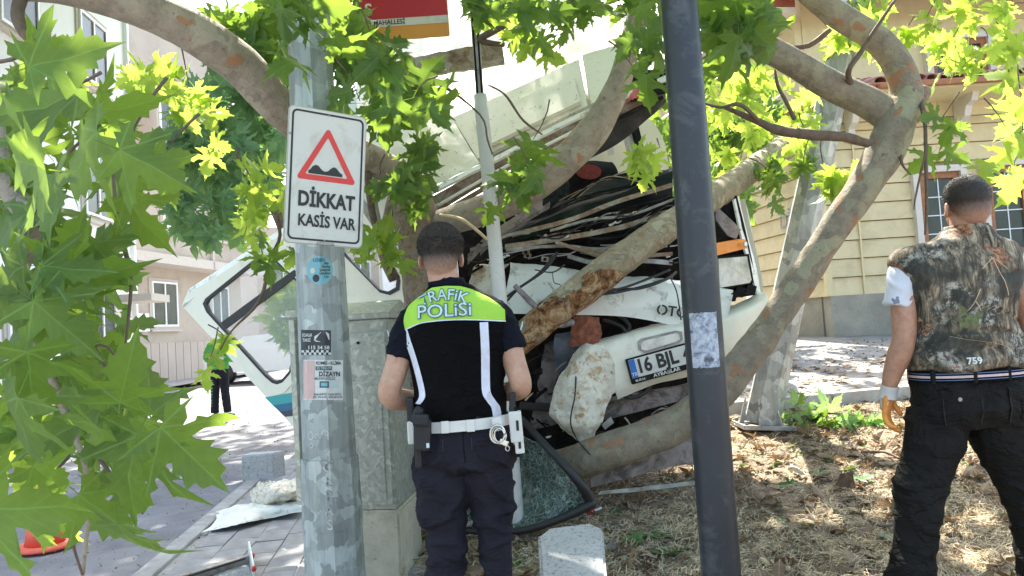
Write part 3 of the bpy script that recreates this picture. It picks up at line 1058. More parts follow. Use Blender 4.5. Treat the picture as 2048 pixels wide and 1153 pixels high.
# upper storey set back, with its own window and eaves
YU = 12.9
wallbox('upper_wall', (C0.x + .25, YU), (WX1, YU), ZR + .3, 6.9, .25, M['yellow_plain'], yh, (0, 1))
for i in range(9):
    if i in (1, 2, 3): continue
    box('clapboard', ((P(2000, 100, YU).x + WX1) / 2 + .2, YU - .02, ZR + .6 + i * .27), (WX1 - P(2000, 100, YU).x - .4, .05, .255), M['yellow'], yh)
sash(yh, P(1858, 100, YU).x, P(2010, 100, YU).x - .12, ZR + .42, ZR + 1.35, YU - .06, 2, 2)
sash(yh, 9.3, 10.3, ZR + .42, ZR + 1.35, YU - .06, 2, 2)
box('fascia', ((C0.x + WX1) / 2 + .2, 12.1, 6.42), (WX1 - C0.x + .6, .06, .16), M['offwhite_trim'], yh)
mesh('upper_roof', [(C0.x - .3, 12.05, 6.45), (WX1, 12.05, 6.45), (WX1, 15, 7.6), (C0.x - .9, 15, 7.6), (C0.x - .3, 12.05, 6.51), (WX1, 12.05, 6.51), (WX1, 15, 7.66), (C0.x - .9, 15, 7.66)],
     [(3, 2, 1, 0), (4, 5, 6, 7), (0, 1, 5, 4), (1, 2, 6, 5), (2, 3, 7, 6), (3, 0, 4, 7)], M['tile'], yh)
# side eaves going back along the left wall
def eave(z0, out, th, mat, nm, y0=-.3):
    a = Vector((C0.x, C0.y, 0)) + Vector((LW.x, LW.y, 0)) * y0; b = Vector((E[0], E[1], 0)); n = Vector((nl.x, nl.y, 0))
    V = [a - n * out, b - n * out, b + n * .1, a + n * .1]
    mesh(nm, [v + Vector((0, 0, z0)) for v in V] + [v + Vector((0, 0, z0 + th)) for v in V], [(3, 2, 1, 0), (4, 5, 6, 7), (0, 1, 5, 4), (1, 2, 6, 5), (2, 3, 7, 6), (3, 0, 4, 7)], mat, yh)
eave(ZE, .45, .10, M['offwhite_trim'], 'side_soffit')
eave(ZE + .11, .52, .12, M['fascia'], 'side_fascia')
wallbox('upper_side_wall', (C0.x + .12, C0.y + .9), (E[0] + .12, E[1]), 4.6, 6.3, .15, M['yellow_plain'], yh, (nl.x, nl.y))
eave(6.30, .40, .10, M['offwhite_trim'], 'side_soffit', .5)
eave(6.41, .46, .12, M['fascia'], 'side_fascia', .5)
# raised letters on the shaded left wall
lw = Vector((LW.x, LW.y, 0))
Lp = P(1601, 445, 12.95)
dl = P(1, 1, 1)
kk = None
# where the view ray of the lettering meets the left wall
d = P(1592, 439, 1) - CAM
nrm = Vector((nl.x, nl.y, 0)); w0 = Vector((C0.x - .055, C0.y, 0))
tt = (w0 - CAM).dot(nrm) / d.dot(nrm)
LP = CAM + d * tt
MT = frame(LP - nrm * .02, -lw, Vector((0, 0, 1)))
V, Fc = text_mesh('DİYE İ', .34, .02, .004, width=.95)
mesh('wall_lettering', [MT @ v for v in V], Fc, M['steel'], yh)

# ================================================================== apartment blocks on the left
def wall_frame(a, b):
    """local frame on a facade from ground point a to b: u along, n outwards (to the camera side)"""
    a = Vector((a[0], a[1], 0)); b = Vector((b[0], b[1], 0))
    u = (b - a).normalized(); n = Vector((u.y, -u.x, 0))
    if n.dot(CAM - a) < 0: n = -n
    return a, u, n, (b - a).length
def fbox(name, fr, u0, u1, z0, z1, n0, n1, mat, parent, bevel=0):
    a, u, n, L = fr
    c = a + u * (u0 + u1) / 2 + n * (n0 + n1) / 2 + Vector((0, 0, (z0 + z1) / 2))
    Rm = Matrix((u, n, Vector((0, 0, 1)))).transposed()
    if Rm.determinant() < 0: Rm = Matrix((-u, n, Vector((0, 0, 1)))).transposed()
    return box(name, c, (abs(u1 - u0), abs(n1 - n0), abs(z1 - z0)), mat, parent, Rm, bevel)
def fwindow(fr, u0, u1, z0, z1, parent, bars=False, trim=M['trim']):
    w = fbox('window', fr, u0 - .10, u1 + .10, z0 - .10, z1 + .10, .0, .04, trim, parent)
    t = .06
    bm = bmesh.new()
    a, u, n, L = fr
    Rm = Matrix((u, n, Vector((0, 0, 1)))).transposed()
    if Rm.determinant() < 0: Rm = Matrix((-u, n, Vector((0, 0, 1)))).transposed()
    for (x0, x1, y0, y1) in ((u0, u0 + t, z0, z1), (u1 - t, u1, z0, z1), (u0 + t, u1 - t, z1 - t, z1), (u0 + t, u1 - t, z0, z0 + t), ((u0 + u1) / 2 - t / 2, (u0 + u1) / 2 + t / 2, z0 + t, z1 - t)):
        box_bm(bm, a + u * (x0 + x1) / 2 + n * .06 + Vector((0, 0, (y0 + y1) / 2)), x1 - x0, .05, y1 - y0, Rm)
    bm_obj('frame', bm, M['pvc'], w)
    fbox('pane', fr, u0 + t, u1 - t, z0 + t, z1 - t, .045, .055, M['glass_dark'], w)
    fbox('sill', fr, u0 - .14, u1 + .14, z0 - .16, z0 - .10, 0, .12, M['trim'], w)
    return w
bw = root('white_apartment_block', (-8.8, 12, 0), 'bright white apartment block closest on the left behind the near leaves', 'building')
f1 = wall_frame((-8.2, 6.0), (-9.25, 19.0))
L1 = f1[3]
fbox('wall', f1, 0, L1, -.5, 11, -8, 0, M['stucco_white'], bw)
for u in (1.2, 4.2, 7.4, 10.4):
    for z0 in (1.3, 4.4, 7.4): fwindow(f1, u, u + 1.3, z0, z0 + 1.5, bw)
fbox('downpipe', f1, L1 - .25, L1 - .15, 0, 11, 0, .1, M['pvc'], bw)
fbox('base_band', f1, 0, L1, 0, .7, 0, .05, M['stucco_beige'], bw)
fbox('canopy', f1, 11.6, L1 - .3, 2.55, 2.72, 0, .9, M['trim'], bw)
bb = root('beige_apartment_block', (-11.3, 24, .24), 'beige apartment block with windows and a ledge down the left street', 'building')
f2 = wall_frame((-12.1, 19.3), (-10.6, 30.2))
L2 = f2[3]
fbox('wall', f2, 0, L2, -.5, 12, -8, 0, M['stucco_beige'], bb)
fbox('ledge', f2, 2.9, L2 + .3, 4.05, 4.35, 0, .9, M['trim'], bb)
fbox('upper_bay', f2, 2.9, L2 + .3, 4.35, 7.2, 0, .8, M['stucco_beige'], bb)
fbox('upper_ledge', f2, 2.9, L2 + .3, 7.2, 7.4, 0, .95, M['trim'], bb)
f2b = (f2[0] + f2[2] * .8, f2[1], f2[2], f2[3])
fwindow(f2, 5.1, 6.5, 2.15, 3.6, bb); fwindow(f2, 8.7, 9.9, 2.15, 3.6, bb)
fwindow(f2b, 4.6, 5.8, 5.2, 6.6, bb); fwindow(f2b, 8.0, 10.2, 5.2, 6.6, bb)
fwindow(f2b, 4.6, 5.8, 8.1, 9.5, bb); fwindow(f2b, 8.0, 9.2, 8.1, 9.5, bb)
rl = fbox('balcony_rail', f2b, 8.0, 10.3, 5.95, 6.0, .12, .16, M['pvc'], bb)
for k in range(12): fbox('bar', f2b, 8.05 + k * .19, 8.08 + k * .19, 5.2, 5.95, .125, .15, M['pvc'], rl)
fbox('downpipe', f2, 7.4, 7.5, 4.05, 7.2, .8, .9, M['trim'], bb)
fbox('downpipe', f2, 3.1, 3.2, .3, 4.05, 0, .1, M['trim'], bb)
for k in range(14): fbox('base_panel', f2, 3.6 + k * .45, 4.02 + k * .45, .2, 1.62, 0, .06, M['stucco_pink'], bb)
fbox('meter_box', f2, 4.1, 4.7, 2.0, 2.55, .0, .2, M['stucco_white'], bb)
bf = root('distant_apartment_block', (-11, 46, .6), 'pale apartment block at the far end of the left street', 'building')
f3 = wall_frame((-13.2, 40), (-7.5, 44))
fbox('wall', f3, 0, f3[3], 0, 7.5, -8, 0, M['stucco_pink'], bf)
for u in (.8, 3.0, 5.2):
    for z0 in (1.4, 4.3): fwindow(f3, u, u + 1.2, z0, z0 + 1.4, bf)
bg2 = root('grey_apartment_block', (-3, 38, .6), 'pale grey apartment block far behind the swung-out minibus side', 'building')
f4 = wall_frame((-7.0, 42), (2, 44))
fbox('wall', f4, 0, f4[3], 0, 8.5, -8, 0, M['stucco_white'], bg2)
for u in (.8, 3.0, 5.2, 7.4):
    for z0 in (1.4, 4.3): fwindow(f4, u, u + 1.2, z0, z0 + 1.4, bg2)
# far pavement in front of the beige block
mesh('far_pavement', [f2[0] + f2[2] * 0.02 + Vector((0, 0, .30)), f2[0] + f2[2] * 1.5 + Vector((0, 0, .26)), f2[0] + f2[1] * 16 + f2[2] * 1.5 + Vector((0, 0, .50)), f2[0] + f2[1] * 16 + f2[2] * .02 + Vector((0, 0, .50))], [(0, 1, 2, 3)], M['paver'])['kind'] = 'structure'

# ================================================================== poles and signs
def prism(name, base, top, r0, r1, n, mat, parent, rot=0.0, seg=1):
    base, top = Vector(base), Vector(top)
    ax = (top - base).normalized()
    u = ax.orthogonal().normalized()
    u = (Vector((1, 0, 0)) - ax * ax.x).normalized()
    v = ax.cross(u)
    V, Fc = [], []
    for k in range(seg + 1):
        c = base.lerp(top, k / seg); r = r0 + (r1 - r0) * k / seg
        for i in range(n):
            a = 2 * math.pi * i / n + rot
            V.append(c + (u * math.cos(a) + v * math.sin(a)) * r)
    for k in range(seg):
        for i in range(n):
            j = (i + 1) % n
            Fc.append((k * n + i, k * n + j, (k + 1) * n + j, (k + 1) * n + i))
    Fc += [tuple(range(n - 1, -1, -1)), tuple(seg * n + i for i in range(n))]
    o = mesh(name, V, Fc, mat, parent)
    return o
# galvanised octagonal lamp post at the left
DL = 3.45
pb = P(671, 1153, DL)
lp = root('lamp_post', (pb.x, pb.y, 0), 'thick galvanised octagonal lamp post carrying the hump warning sign and stickers', 'lamp post')
zr = P(664, 915, DL).z
s_ = F / DL
prism('post', (pb.x, pb.y, zr - .02), (pb.x, pb.y, 5.2), 51 / s_ * 1.04, 34 / s_, 8, M['galv'], lp, R(14))
prism('sleeve', (pb.x, pb.y, P(671, 1052, DL).z), (pb.x, pb.y, zr), 60 / s_, 56.5 / s_, 8, M['galv'], lp, R(14))
prism('lower_sleeve', (pb.x, pb.y, 0), (pb.x, pb.y, P(671, 1052, DL).z + .003), 61.5 / s_, 58 / s_, 8, M['galv'], lp, R(14))
V, Fc = text_mesh('C\nE\nP\nA\nS', .062, .01, .002)
def on_post(px, py, zoff=.0, r=None):
    """frame on the post face that looks at the camera-left"""
    c = P(px, py, DL)
    return c
nf = Vector((math.cos(R(14 - 112.5 + 22.5)), math.sin(R(14 - 112.5 + 22.5)), 0))
def facet_frame(px, py, rr, k=0):
    """frame on the octagon facet number k counted from the one facing us, at the height seen at (px,py)"""
    best = None
    for i in range(8):
        a = R(14 + 45 * i + 22.5)
        n_ = Vector((math.cos(a), math.sin(a), 0))
        dd = n_.dot(Vector((0, -1, 0)))
        if best is None or dd > best[0]: best = (dd, a)
    a = best[1] + R(45) * k
    n_ = Vector((math.cos(a), math.sin(a), 0))
    d = P(px, py, 1) - CAM
    p0 = Vector((pb.x, pb.y, 1)) + n_ * rr * math.cos(R(22.5))
    t = (p0 - CAM).dot(n_) / d.dot(n_)
    return frame(CAM + d * t + n_ * .002, Vector((-n_.y, n_.x, 0)), Vector((0, 0, 1)))
mt = facet_frame(658, 993, 58.8 / s_ , 0)
mesh('raised_letters', [mt @ v for v in V], Fc, M['galv2'], lp)
# stickers wrapped on the post: points are placed on the tapered octagon
def post_r(z):
    z0, z1 = zr - .02, 5.2
    return (51 * 1.04 + (34 - 51 * 1.04) * (z - z0) / (z1 - z0)) / s_
def wrap(px, py, off=.0015):
    """pixel -> nearest point of the octagonal post surface"""
    d = P(px, py, 1) - CAM
    z = P(px, py, DL - .1).z
    r = post_r(z) + off
    best = None
    for i in range(8):
        a = R(14 + 45 * i + 22.5)
        n_ = Vector((math.cos(a), math.sin(a), 0))
        if n_.dot(d) >= 0: continue
        p0 = Vector((pb.x, pb.y, z)) + n_ * (r * math.cos(R(22.5)))
        t = (p0 - CAM).dot(n_) / d.dot(n_)
        q = CAM + d * t
        if best is None or t > best[0]: best = (t, q)
    return best[1]
def wrapped(name, V2, Fc, mat, parent, off=.0015):
    return mesh(name, [wrap(x, y, off) for x, y in V2], Fc, mat, parent)
def wrapgrid(name, x0, y0, x1, y1, mat, parent, off=.0015, n=14, m_=6, sk=0.0):
    V2 = [(x0 + (x1 - x0) * i / n, y0 + (y1 - y0) * j / m_ + sk * (x1 - x0) * i / n) for j in range(m_ + 1) for i in range(n + 1)]
    W = n + 1
    return wrapped(name, V2, [(j * W + i, (j + 1) * W + i, (j + 1) * W + i + 1, j * W + i + 1) for j in range(m_) for i in range(n)], mat, parent, off)
def wraptext(body, cx, cy, size, width, mat, parent, off=.003, bold=.0, rot=0.0, name='printed_text'):
    V, Fc = text_mesh(body, size, bold, 0, width=width)
    V2 = [(cx + v.x * math.cos(rot) + v.y * math.sin(rot), cy - v.y * math.cos(rot) + v.x * math.sin(rot)) for v in V]
    return wrapped(name, V2, Fc, mat, parent, off)
# round blue sticker
st = root('round_sticker', wrap(640, 541), 'round light blue charity sticker on the lamp post below the warning sign', 'sticker')
V2 = [(640, 541)] + [(640 + 26 * math.cos(2 * math.pi * k / 28) * q, 541 + 29 * math.sin(2 * math.pi * k / 28) * q) for q in (.5, 1) for k in range(28)]
Fc2 = [(0, 1 + (k + 1) % 28, 1 + k) for k in range(28)] + [(1 + k, 1 + (k + 1) % 28, 29 + (k + 1) % 28, 29 + k) for k in range(28)]
wrapped('disc', V2, Fc2, M['sticker_blue'], st)
wraptext('LÖSEV', 638, 521, 9, 24, M['blue'], st, bold=.02)
for i, t_ in enumerate(('Her', 'Kurban', 'Lösemili', 'Çocuklara', 'Can')): wraptext(t_, 652 - (2 if i in (2, 3) else -1), 527 + i * 6.6, 7.5, (9, 16, 21, 23, 9)[i], M['ink'], st, bold=.02)
V2 = [(632 + 7 * math.cos(a), 557 + 8 * math.sin(a)) for a in [2 * math.pi * k / 10 for k in range(10)]]
wrapped('printed_figure', V2, [tuple(range(9, -1, -1))], M['ink'], st, .003)
V2 = [(625 + 5 * math.cos(a), 542 + 6 * math.sin(a)) for a in [2 * math.pi * k / 10 for k in range(10)]]
wrapped('printed_face', V2, [tuple(range(9, -1, -1))], M['paper'], st, .003)
# taxi sticker
st = root('taxi_sticker', wrap(630, 686), 'black taxi sticker with a white car and chequered strip', 'sticker')
wrapgrid('paper', 602, 660, 662, 710, M['ink'], st, sk=.02)
wraptext('OCAKLAR', 614, 671, 9, 20, M['paper'], st, bold=.02)
wraptext('TAKSİ', 613, 681, 9, 16, M['paper'], st, bold=.02)
wraptext('115 34 58', 637, 696, 10, 42, M['paper'], st, bold=.02)
car_s = [(628, 681), (629, 673), (636, 669), (641, 665), (652, 664), (658, 668), (659, 680), (650, 682), (640, 684), (632, 684)]
wrapped('printed_car', car_s, [tuple(range(len(car_s) - 1, -1, -1))], M['paper'], st, .003)
V2, Fc2 = [], []
for j in range(2):
    for i in range(12):
        if (i + j) % 2: continue
        x0, y0 = 603 + i * 4.9, 701 + j * 4.5
        b_ = len(V2); V2 += [(x0, y0), (x0 + 4.9, y0), (x0 + 4.9, y0 + 4.5), (x0, y0 + 4.5)]; Fc2.append((b_ + 3, b_ + 2, b_ + 1, b_))
wrapped('chequers', V2, Fc2, M['paper'], st, .003)
# boiler-service flyer
st = root('flyer', wrap(645, 760), 'white boiler and air-conditioning service flyer torn at its left edge', 'sticker')
wrapgrid('paper', 607, 720, 686, 800, M['paper'], st, sk=.01)
wrapgrid('pink_remnant', 607, 722, 629, 798, M['pink'], st, .003, 6, 4)
wraptext('KOMBİ - KLİMA', 657, 727, 9, 50, M['ink'], st, .004, .02)
wrapgrid('printed_band', 631, 733, 664, 741, M['print_edge'], st, .003, 6, 2)
wraptext('İŞ TESLİM', 648, 737, 6.5, 28, M['paper'], st, .005)
wraptext('DİZAYN', 659, 749, 13, 42, M['ink'], st, .004, .03)
wraptext('MÜHENDİSLİK', 650, 758, 8, 42, M['print_edge'], st, .004, .01)
wrapgrid('printed_boiler', 639, 763, 658, 776, M['print_edge'], st, .003, 4, 2)
wrapgrid('printed_boiler', 642, 766, 655, 773, M['sticker_blue'], st, .0045, 3, 2)
wrapgrid('printed_boiler', 662, 763, 676, 775, M['print_fill'], st, .003, 4, 2)
wraptext('Ahmet AKKOÇ    Cevdet AKKOÇ', 655, 789, 6.5, 56, M['ink'], st, .004, .01)
wraptext('0541 374 36 43    0542 483 92 09', 655, 795, 6, 58, M['ink'], st, .004, .01)
# scratched graffiti
V, Fc = text_mesh('O\n6', 22, 0, 0)
def ringline(cx, cy, rx, ry, a0=0, a1=360):
    V2, F2 = [], []
    for k in range(15):
        a = R(a0 + (a1 - a0) * k / 14)
        for q in (.82, 1.0): V2.append((cx + rx * q * math.cos(a), cy + ry * q * math.sin(a)))
    for k in range(14): F2.append((2 * k, 2 * k + 2, 2 * k + 3, 2 * k + 1))
    return V2, F2
for (cx, cy, rx, ry, a0, a1) in ((621, 872, 5, 9, 0, 360), (622, 892, 4, 5, 0, 360), (634, 873, 5, 5, 90, 320), (650, 868, 7, 7, 150, 400)):
    V2, F2 = ringline(cx, cy, rx, ry, a0, a1)
    wrapped('graffiti', V2, F2, M['paper'], lp, .002)

# hump warning sign
TL, TR, BR, BL = P(566, 205, 3.06), P(723, 236, 3.24), P(735, 497, 3.24), P(578, 487, 3.06)
cen = (TL + TR + BR + BL) / 4
uu = ((TR - TL) + (BR - BL)) / 2
vv = ((TL - BL) + (TR - BR)) / 2
W_, H_ = uu.length, vv.length
MS = frame(cen, uu, vv)
sg = root('warning_sign', cen, 'white rectangular hump warning sign with a red triangle on the galvanised post', 'sign')
def flat(name, pts, mat, parent, z, th=.0012, holes=()):
    loops = [[Vector((x, y, 0)) for x, y in pts]] + [[Vector((x, y, 0)) for x, y in h] for h in holes]
    tris = tessellate_polygon(loops)
    fl = [v for L in loops for v in L]
    n = len(fl)
    V = [MS_cur[0] @ (v + Vector((0, 0, z))) for v in fl] + [MS_cur[0] @ (v + Vector((0, 0, z - th))) for v in fl]
    Fc = [tuple(t) for t in tris] + [tuple(n + k for k in reversed(t)) for t in tris]
    b_ = 0
    for L in loops:
        for i in range(len(L)): Fc.append((b_ + i, b_ + (i + 1) % len(L), n + b_ + (i + 1) % len(L), n + b_ + i))
        b_ += len(L)
    bm = bmesh.new()
    vs = [bm.verts.new(v) for v in V]
    for f in Fc:
        try: bm.faces.new([vs[k] for k in f])
        except ValueError: pass
    return bm_obj(name, bm, mat, parent)
MS_cur = [MS]
hw, hh = W_ / 2, H_ / 2
flat('plate', rrect(-hw, -hh, hw, hh, .022), M['sign_edge'], sg, 0, .004)
flat('face', rrect(-hw + .004, -hh + .004, hw - .004, hh - .004, .02), M['sign_white'], sg, .002)
flat('border', rrect(-hw + .014, -hh + .016, hw - .014, hh - .014, .022), M['sign_black'], sg, .004, .0015, [rrect(-hw + .0215, -hh + .0235, hw - .0215, hh - .0215, .016)])
def tri(w, yb, yt, r=.008):
    pts = []
    C3 = [(-w, yb), (w, yb), (0, yt)]
    for i in range(3):
        p = Vector(C3[i]); a = (Vector(C3[i - 1]) - p).normalized(); b = (Vector(C3[(i + 1) % 3]) - p).normalized()
        bis = (a + b).normalized(); half = a.angle(b) / 2
        c = p + bis * (r / math.sin(half))
        s0 = (p + a * (r / math.tan(half)) - c); s1 = (p + b * (r / math.tan(half)) - c)
        a0 = math.atan2(s0.y, s0.x); a1 = math.atan2(s1.y, s1.x)
        dlt = (a1 - a0 + math.pi) % (2 * math.pi) - math.pi
        for k in range(5):
            q = a0 + dlt * k / 4
            pts.append((c.x + r * math.cos(q), c.y + r * math.sin(q)))
    return pts
tw = W_ * .385
yb_, yt_ = -H_ * .028, H_ * .375
flat('red_triangle', tri(tw, yb_, yt_, .010), M['sign_red'], sg, .004, .0015, [tri(tw * .70, yb_ + .022, yt_ - .042, .003)])
hb = []
bx0, bx1, by = -tw * .60, tw * .52, yb_ + .026
prof = [(0, .012), (.05, .016), (.12, .030), (.20, .036), (.28, .034), (.36, .022), (.43, .015), (.5, .0135), (.58, .018), (.66, .030), (.74, .036), (.82, .032), (.9, .020), (.95, .014), (1, .011)]
hb = [(bx0, by), (bx1, by)] + [(bx0 + (bx1 - bx0) * a, by + b * 1.02) for a, b in reversed(prof)]
flat('hump_symbol', hb, M['sign_black'], sg, .004, .0015)
text('lettering', 'DİKKAT', MS @ Matrix.Translation((.004, -H_ * .175, .0045)), M['sign_black'], sg, .083, .035, W_ * .72)
text('lettering', 'KASİS VAR', MS @ Matrix.Translation((.008, -H_ * .33, .0045)), M['sign_black'], sg, .066, .025, W_ * .73)
MSb = MS @ Matrix.Translation((.03, 0, -.02))
box('clamp', MS @ Vector((.005, -hh + .006, .006)), (.07, .012, .016), M['steel'], sg, MS.to_3x3(), .003)
for zz in (-.2, .2): box('bracket', MS @ Vector((.0, zz, -.035)), (.10, .03, .07), M['steel'], sg, MS.to_3x3(), .003)
for (bx_, by_) in ((.0, hh - .02), (.0, -hh + .02), (-hw + .008, .16)):
    box('bolt', MS @ Vector((bx_, by_, .005)), (.007, .007, .006), M['steel'], sg, MS.to_3x3(), .002)

# dark painted post in front of the minibus
bp0 = P(1443, 1153, 2.62)
bp = root('black_post', (bp0.x, bp0.y, G(bp0.x, bp0.y)), 'dark painted round steel post standing in front of the number plate', 'post')
zb_ = G(bp0.x, bp0.y) - .05
tube('shaft', [(Vector((bp0.x, bp0.y, zb_)), .0665), (Vector((bp0.x, bp0.y, 2.4)), .0645), (Vector((bp0.x, bp0.y, 4.6)), .061)], M['black_paint'], bp, 40, 24)
tube('collar', [(Vector((bp0.x, bp0.y, zb_)), .09), (Vector((bp0.x, bp0.y, zb_ + .12)), .085)], M['black_paint'], bp, 32, 2)
# worn sticker wrapped round it
V, Fc = [], []
zt, zbm = P(1400, 626, 2.55).z, P(1405, 738, 2.55).z
na, nz = 16, 12
for j in range(nz + 1):
    for i in range(na + 1):
        a = R(-90 - 48 + 84 * i / na) + R(-6)
        jag = .004 * noise.noise(Vector((i * .9, j * .9, 4))) if i in (0, na) or j in (0, nz) else 0
        V.append(Vector((bp0.x, bp0.y, zt + (zbm - zt) * j / nz + jag)) + Vector((math.cos(a + jag * 6), math.sin(a + jag * 6), 0)) * .0668)
W2 = na + 1
st = mesh('worn_sticker', V, [(j * W2 + i, (j + 1) * W2 + i, (j + 1) * W2 + i + 1, j * W2 + i + 1) for j in range(nz) for i in range(na)], M['sticker_worn'], None, True)
tag(st, 'worn grey rectangular sticker wrapped around the dark post', 'sticker')

# white tube post with the street-name sign
wp = root('white_post', PG(1036, 1078), 'slim white sign post rising beside the officer behind his right shoulder', 'post')
wb = wp.location
tube('shaft', [(P(1036, 1085, 4.3), .043), (P(1000, 600, 4.3), .040), (P(960, 190, 4.3), .038)], M['white_paint'], wp, 20, 12)
top1, top2 = P(960, 192, 4.3), P(938, -120, 4.3)
prism('slotted_extension', top1, top2, .032, .032, 4, M['steel'], wp, R(45))
for dx in (-.012, .012):
    tube('rail', [(top1 + Vector((dx, -.026, 0)), .005), (top2 + Vector((dx, -.026, 0)), .005)], M['black'], wp, 6, 1)
rs = root('street_name_sign', P(815, 20, 4.25), 'red street-name plate with white and orange bands among the upper leaves', 'sign')
TLs, TRs, BRs, BLs = P(690, -72, 4.22), P(892, -88, 4.22), P(896, 74, 4.22), P(692, 86, 4.22)
cen2 = (TLs + TRs + BRs + BLs) / 4
u2 = ((TRs - TLs) + (BRs - BLs)) / 2; v2 = ((TLs - BLs) + (TRs - BRs)) / 2
W3, H3 = u2.length, v2.length
MS_cur[0] = frame(cen2, u2, v2)
flat('plate', rrect(-W3 / 2, -H3 / 2, W3 / 2, H3 / 2, .012), M['street_orange'], rs, 0, .006)
flat('red_field', [(-W3 / 2 + .004, -H3 / 2 + .118), (W3 / 2 - .004, -H3 / 2 + .118), (W3 / 2 - .004, H3 / 2 - .004), (-W3 / 2 + .004, H3 / 2 - .004)], M['street_red'], rs, .003)
flat('white_band', [(-W3 / 2 + .004, -H3 / 2 + .075), (W3 / 2 - .004, -H3 / 2 + .075), (W3 / 2 - .004, -H3 / 2 + .116), (-W3 / 2 + .004, -H3 / 2 + .116)], M['sign_white'], rs, .003)
text('lettering', 'R MAHALLESİ', MS_cur[0] @ Matrix.Translation((-.06, -H3 / 2 + .096, .004)), M['sign_black'], rs, .036, .02, .2)
text('lettering', 'EK', MS_cur[0] @ Matrix.Translation((-.145, -H3 / 2 + .038, .003)), M['sign_white'], rs, .042, .01, .045)
text('lettering', 'S', MS_cur[0] @ Matrix.Translation((-.155, -H3 / 2 + .17, .004)), M['sign_white'], rs, .09, .02)
box('bracket', MS_cur[0] @ Vector((W3 / 2 + .05, .02, -.02)), (.20, .03, .02), M['steel'], rs, MS_cur[0].to_3x3())

# tilted galvanised lamp post behind the leaning tree
g0 = P(1522, 852, 6.0)
zt_ = P(1700, 20, 6.0)
dtop = (zt_ - g0)
tl_ = root('tilted_lamp_post', g0, 'octagonal galvanised lamp post knocked askew beside the yellow house', 'lamp post')
ct = g0 + dtop * 1.5
prism('post', g0 + dtop.normalized() * .02, ct, .138, .09, 8, M['galv2'], tl_, R(10))
ax = dtop.normalized()
Rb = bar_rot(g0, g0 + Vector((1, 0, -.03)))
box('base_plate', g0 + Vector((.02, 0, -.0)), (.40, .34, .035), M['steel'], tl_, Matrix.Rotation(R(5), 3, 'Y'), .004)
for k in range(6):
    a = R(10 + 60 * k)
    dv = Vector((math.cos(a), math.sin(a), 0))
    V = [g0 + dv * .12 + Vector((0, 0, .015)), g0 + dv * .185 + Vector((0, 0, .015)), g0 + dv * .125 + Vector((0, 0, .20)) + ax * .02]
    n_ = Vector((-dv.y, dv.x, 0)) * .006
    mesh('gusset', [v + n_ for v in V] + [v - n_ for v in V], [(0, 1, 2), (5, 4, 3), (0, 3, 4, 1), (1, 4, 5, 2), (2, 5, 3, 0)], M['galv2'], tl_)
for k in range(4):
    c = g0 + Vector(((-.15, .19, -.15, .19)[k], (-.13, -.13, .13, .13)[k], .03))
    tube('bolt', [(c, .015), (c + Vector((0, 0, .03)), .015)], M['steel'], tl_, 8, 1)

# electricity cabinet on its concrete base
FLc, FRc, BRc = P(607, 635, 3.95), P(773, 635, 3.86), P(814, 640, 4.30)
BLc = FLc + (BRc - FRc)
zt1 = P(773, 637, 3.86).z; zb1 = P(773, 1016, 3.86).z
cb = root('electricity_cabinet', Vector(((FLc.x + BRc.x) / 2, (FLc.y + BRc.y) / 2, 0)), 'galvanised electricity cabinet on a concrete base behind the lamp post', 'cabinet')
def quadbox(name, q, z0, z1, mat, parent, bevel=.004):
    bm = bmesh.new()
    lo = [bm.verts.new((v.x, v.y, z0)) for v in q]; hi = [bm.verts.new((v.x, v.y, z1)) for v in q]
    n = len(q)
    bm.faces.new(lo[::-1]); bm.faces.new(hi)
    for i in range(n): bm.faces.new((lo[i], lo[(i + 1) % n], hi[(i + 1) % n], hi[i]))
    if bevel: bmesh.ops.bevel(bm, geom=list(bm.edges), offset=bevel, segments=2, affect='EDGES')
    return bm_obj(name, bm, mat, parent)
def off4(q, d):
    c = sum(q, Vector()) / 4
    return [c + (v - c) * (1 + d / (v - c).length) for v in q]
Q4 = [FLc, FRc, BRc, BLc]
quadbox('body', Q4, zb1, zt1, M['cab'], cb)
cp = quadbox('cap', off4(Q4, .035), zt1 + .002, zt1 + .03, M['cab'], cb)
qo = off4(Q4, .03)
mid = (qo[0] + qo[3]) / 2; mid2 = (qo[1] + qo[2]) / 2
V = [Vector((v.x, v.y, zt1 + .031)) for v in qo] + [Vector((mid.x, mid.y, zt1 + .10)), Vector((mid2.x, mid2.y, zt1 + .10))]
mesh('sloping_top', V, [(0, 1, 5, 4), (2, 3, 4, 5), (1, 2, 5), (3, 0, 4), (3, 2, 1, 0)], M['cab'], cb)
quadbox('concrete_base', off4(Q4, .02), -.1, zb1 - .003, M['concrete_base'], cb, .012)
fu = (FRc - FLc).normalized(); fn = Vector((fu.y, -fu.x, 0)).normalized()
if fn.dot(CAM - FLc) < 0: fn = -fn
fu = Vector((fu.x, fu.y, 0)).normalized()
fc = (FLc + FRc) / 2
# door panel, ridge lines and lock
Rc = Matrix((fu, -fn, Vector((0, 0, 1)))).transposed()
wd = (FRc - FLc).length
box('door', Vector((fc.x, fc.y, 0)) + fn * .004 + Vector((0, 0, (zb1 + zt1) / 2 - .02)), (wd * .93, .012, zt1 - zb1 - .09), M['cab'], cb, Rc, .003)
box('vent_panel', Vector((fc.x, fc.y, 0)) + fu * (wd * .22) + fn * .012 + Vector((0, 0, P(720, 880, 3.9).z)), (wd * .36, .008, .60), M['cab'], cb, Rc, .004)
box('lock', Vector((fc.x, fc.y, 0)) + fu * (wd * .16) + fn * .016 + Vector((0, 0, P(720, 686, 3.9).z)), (.012, .012, .012), M['black'], cb, Rc, .003)
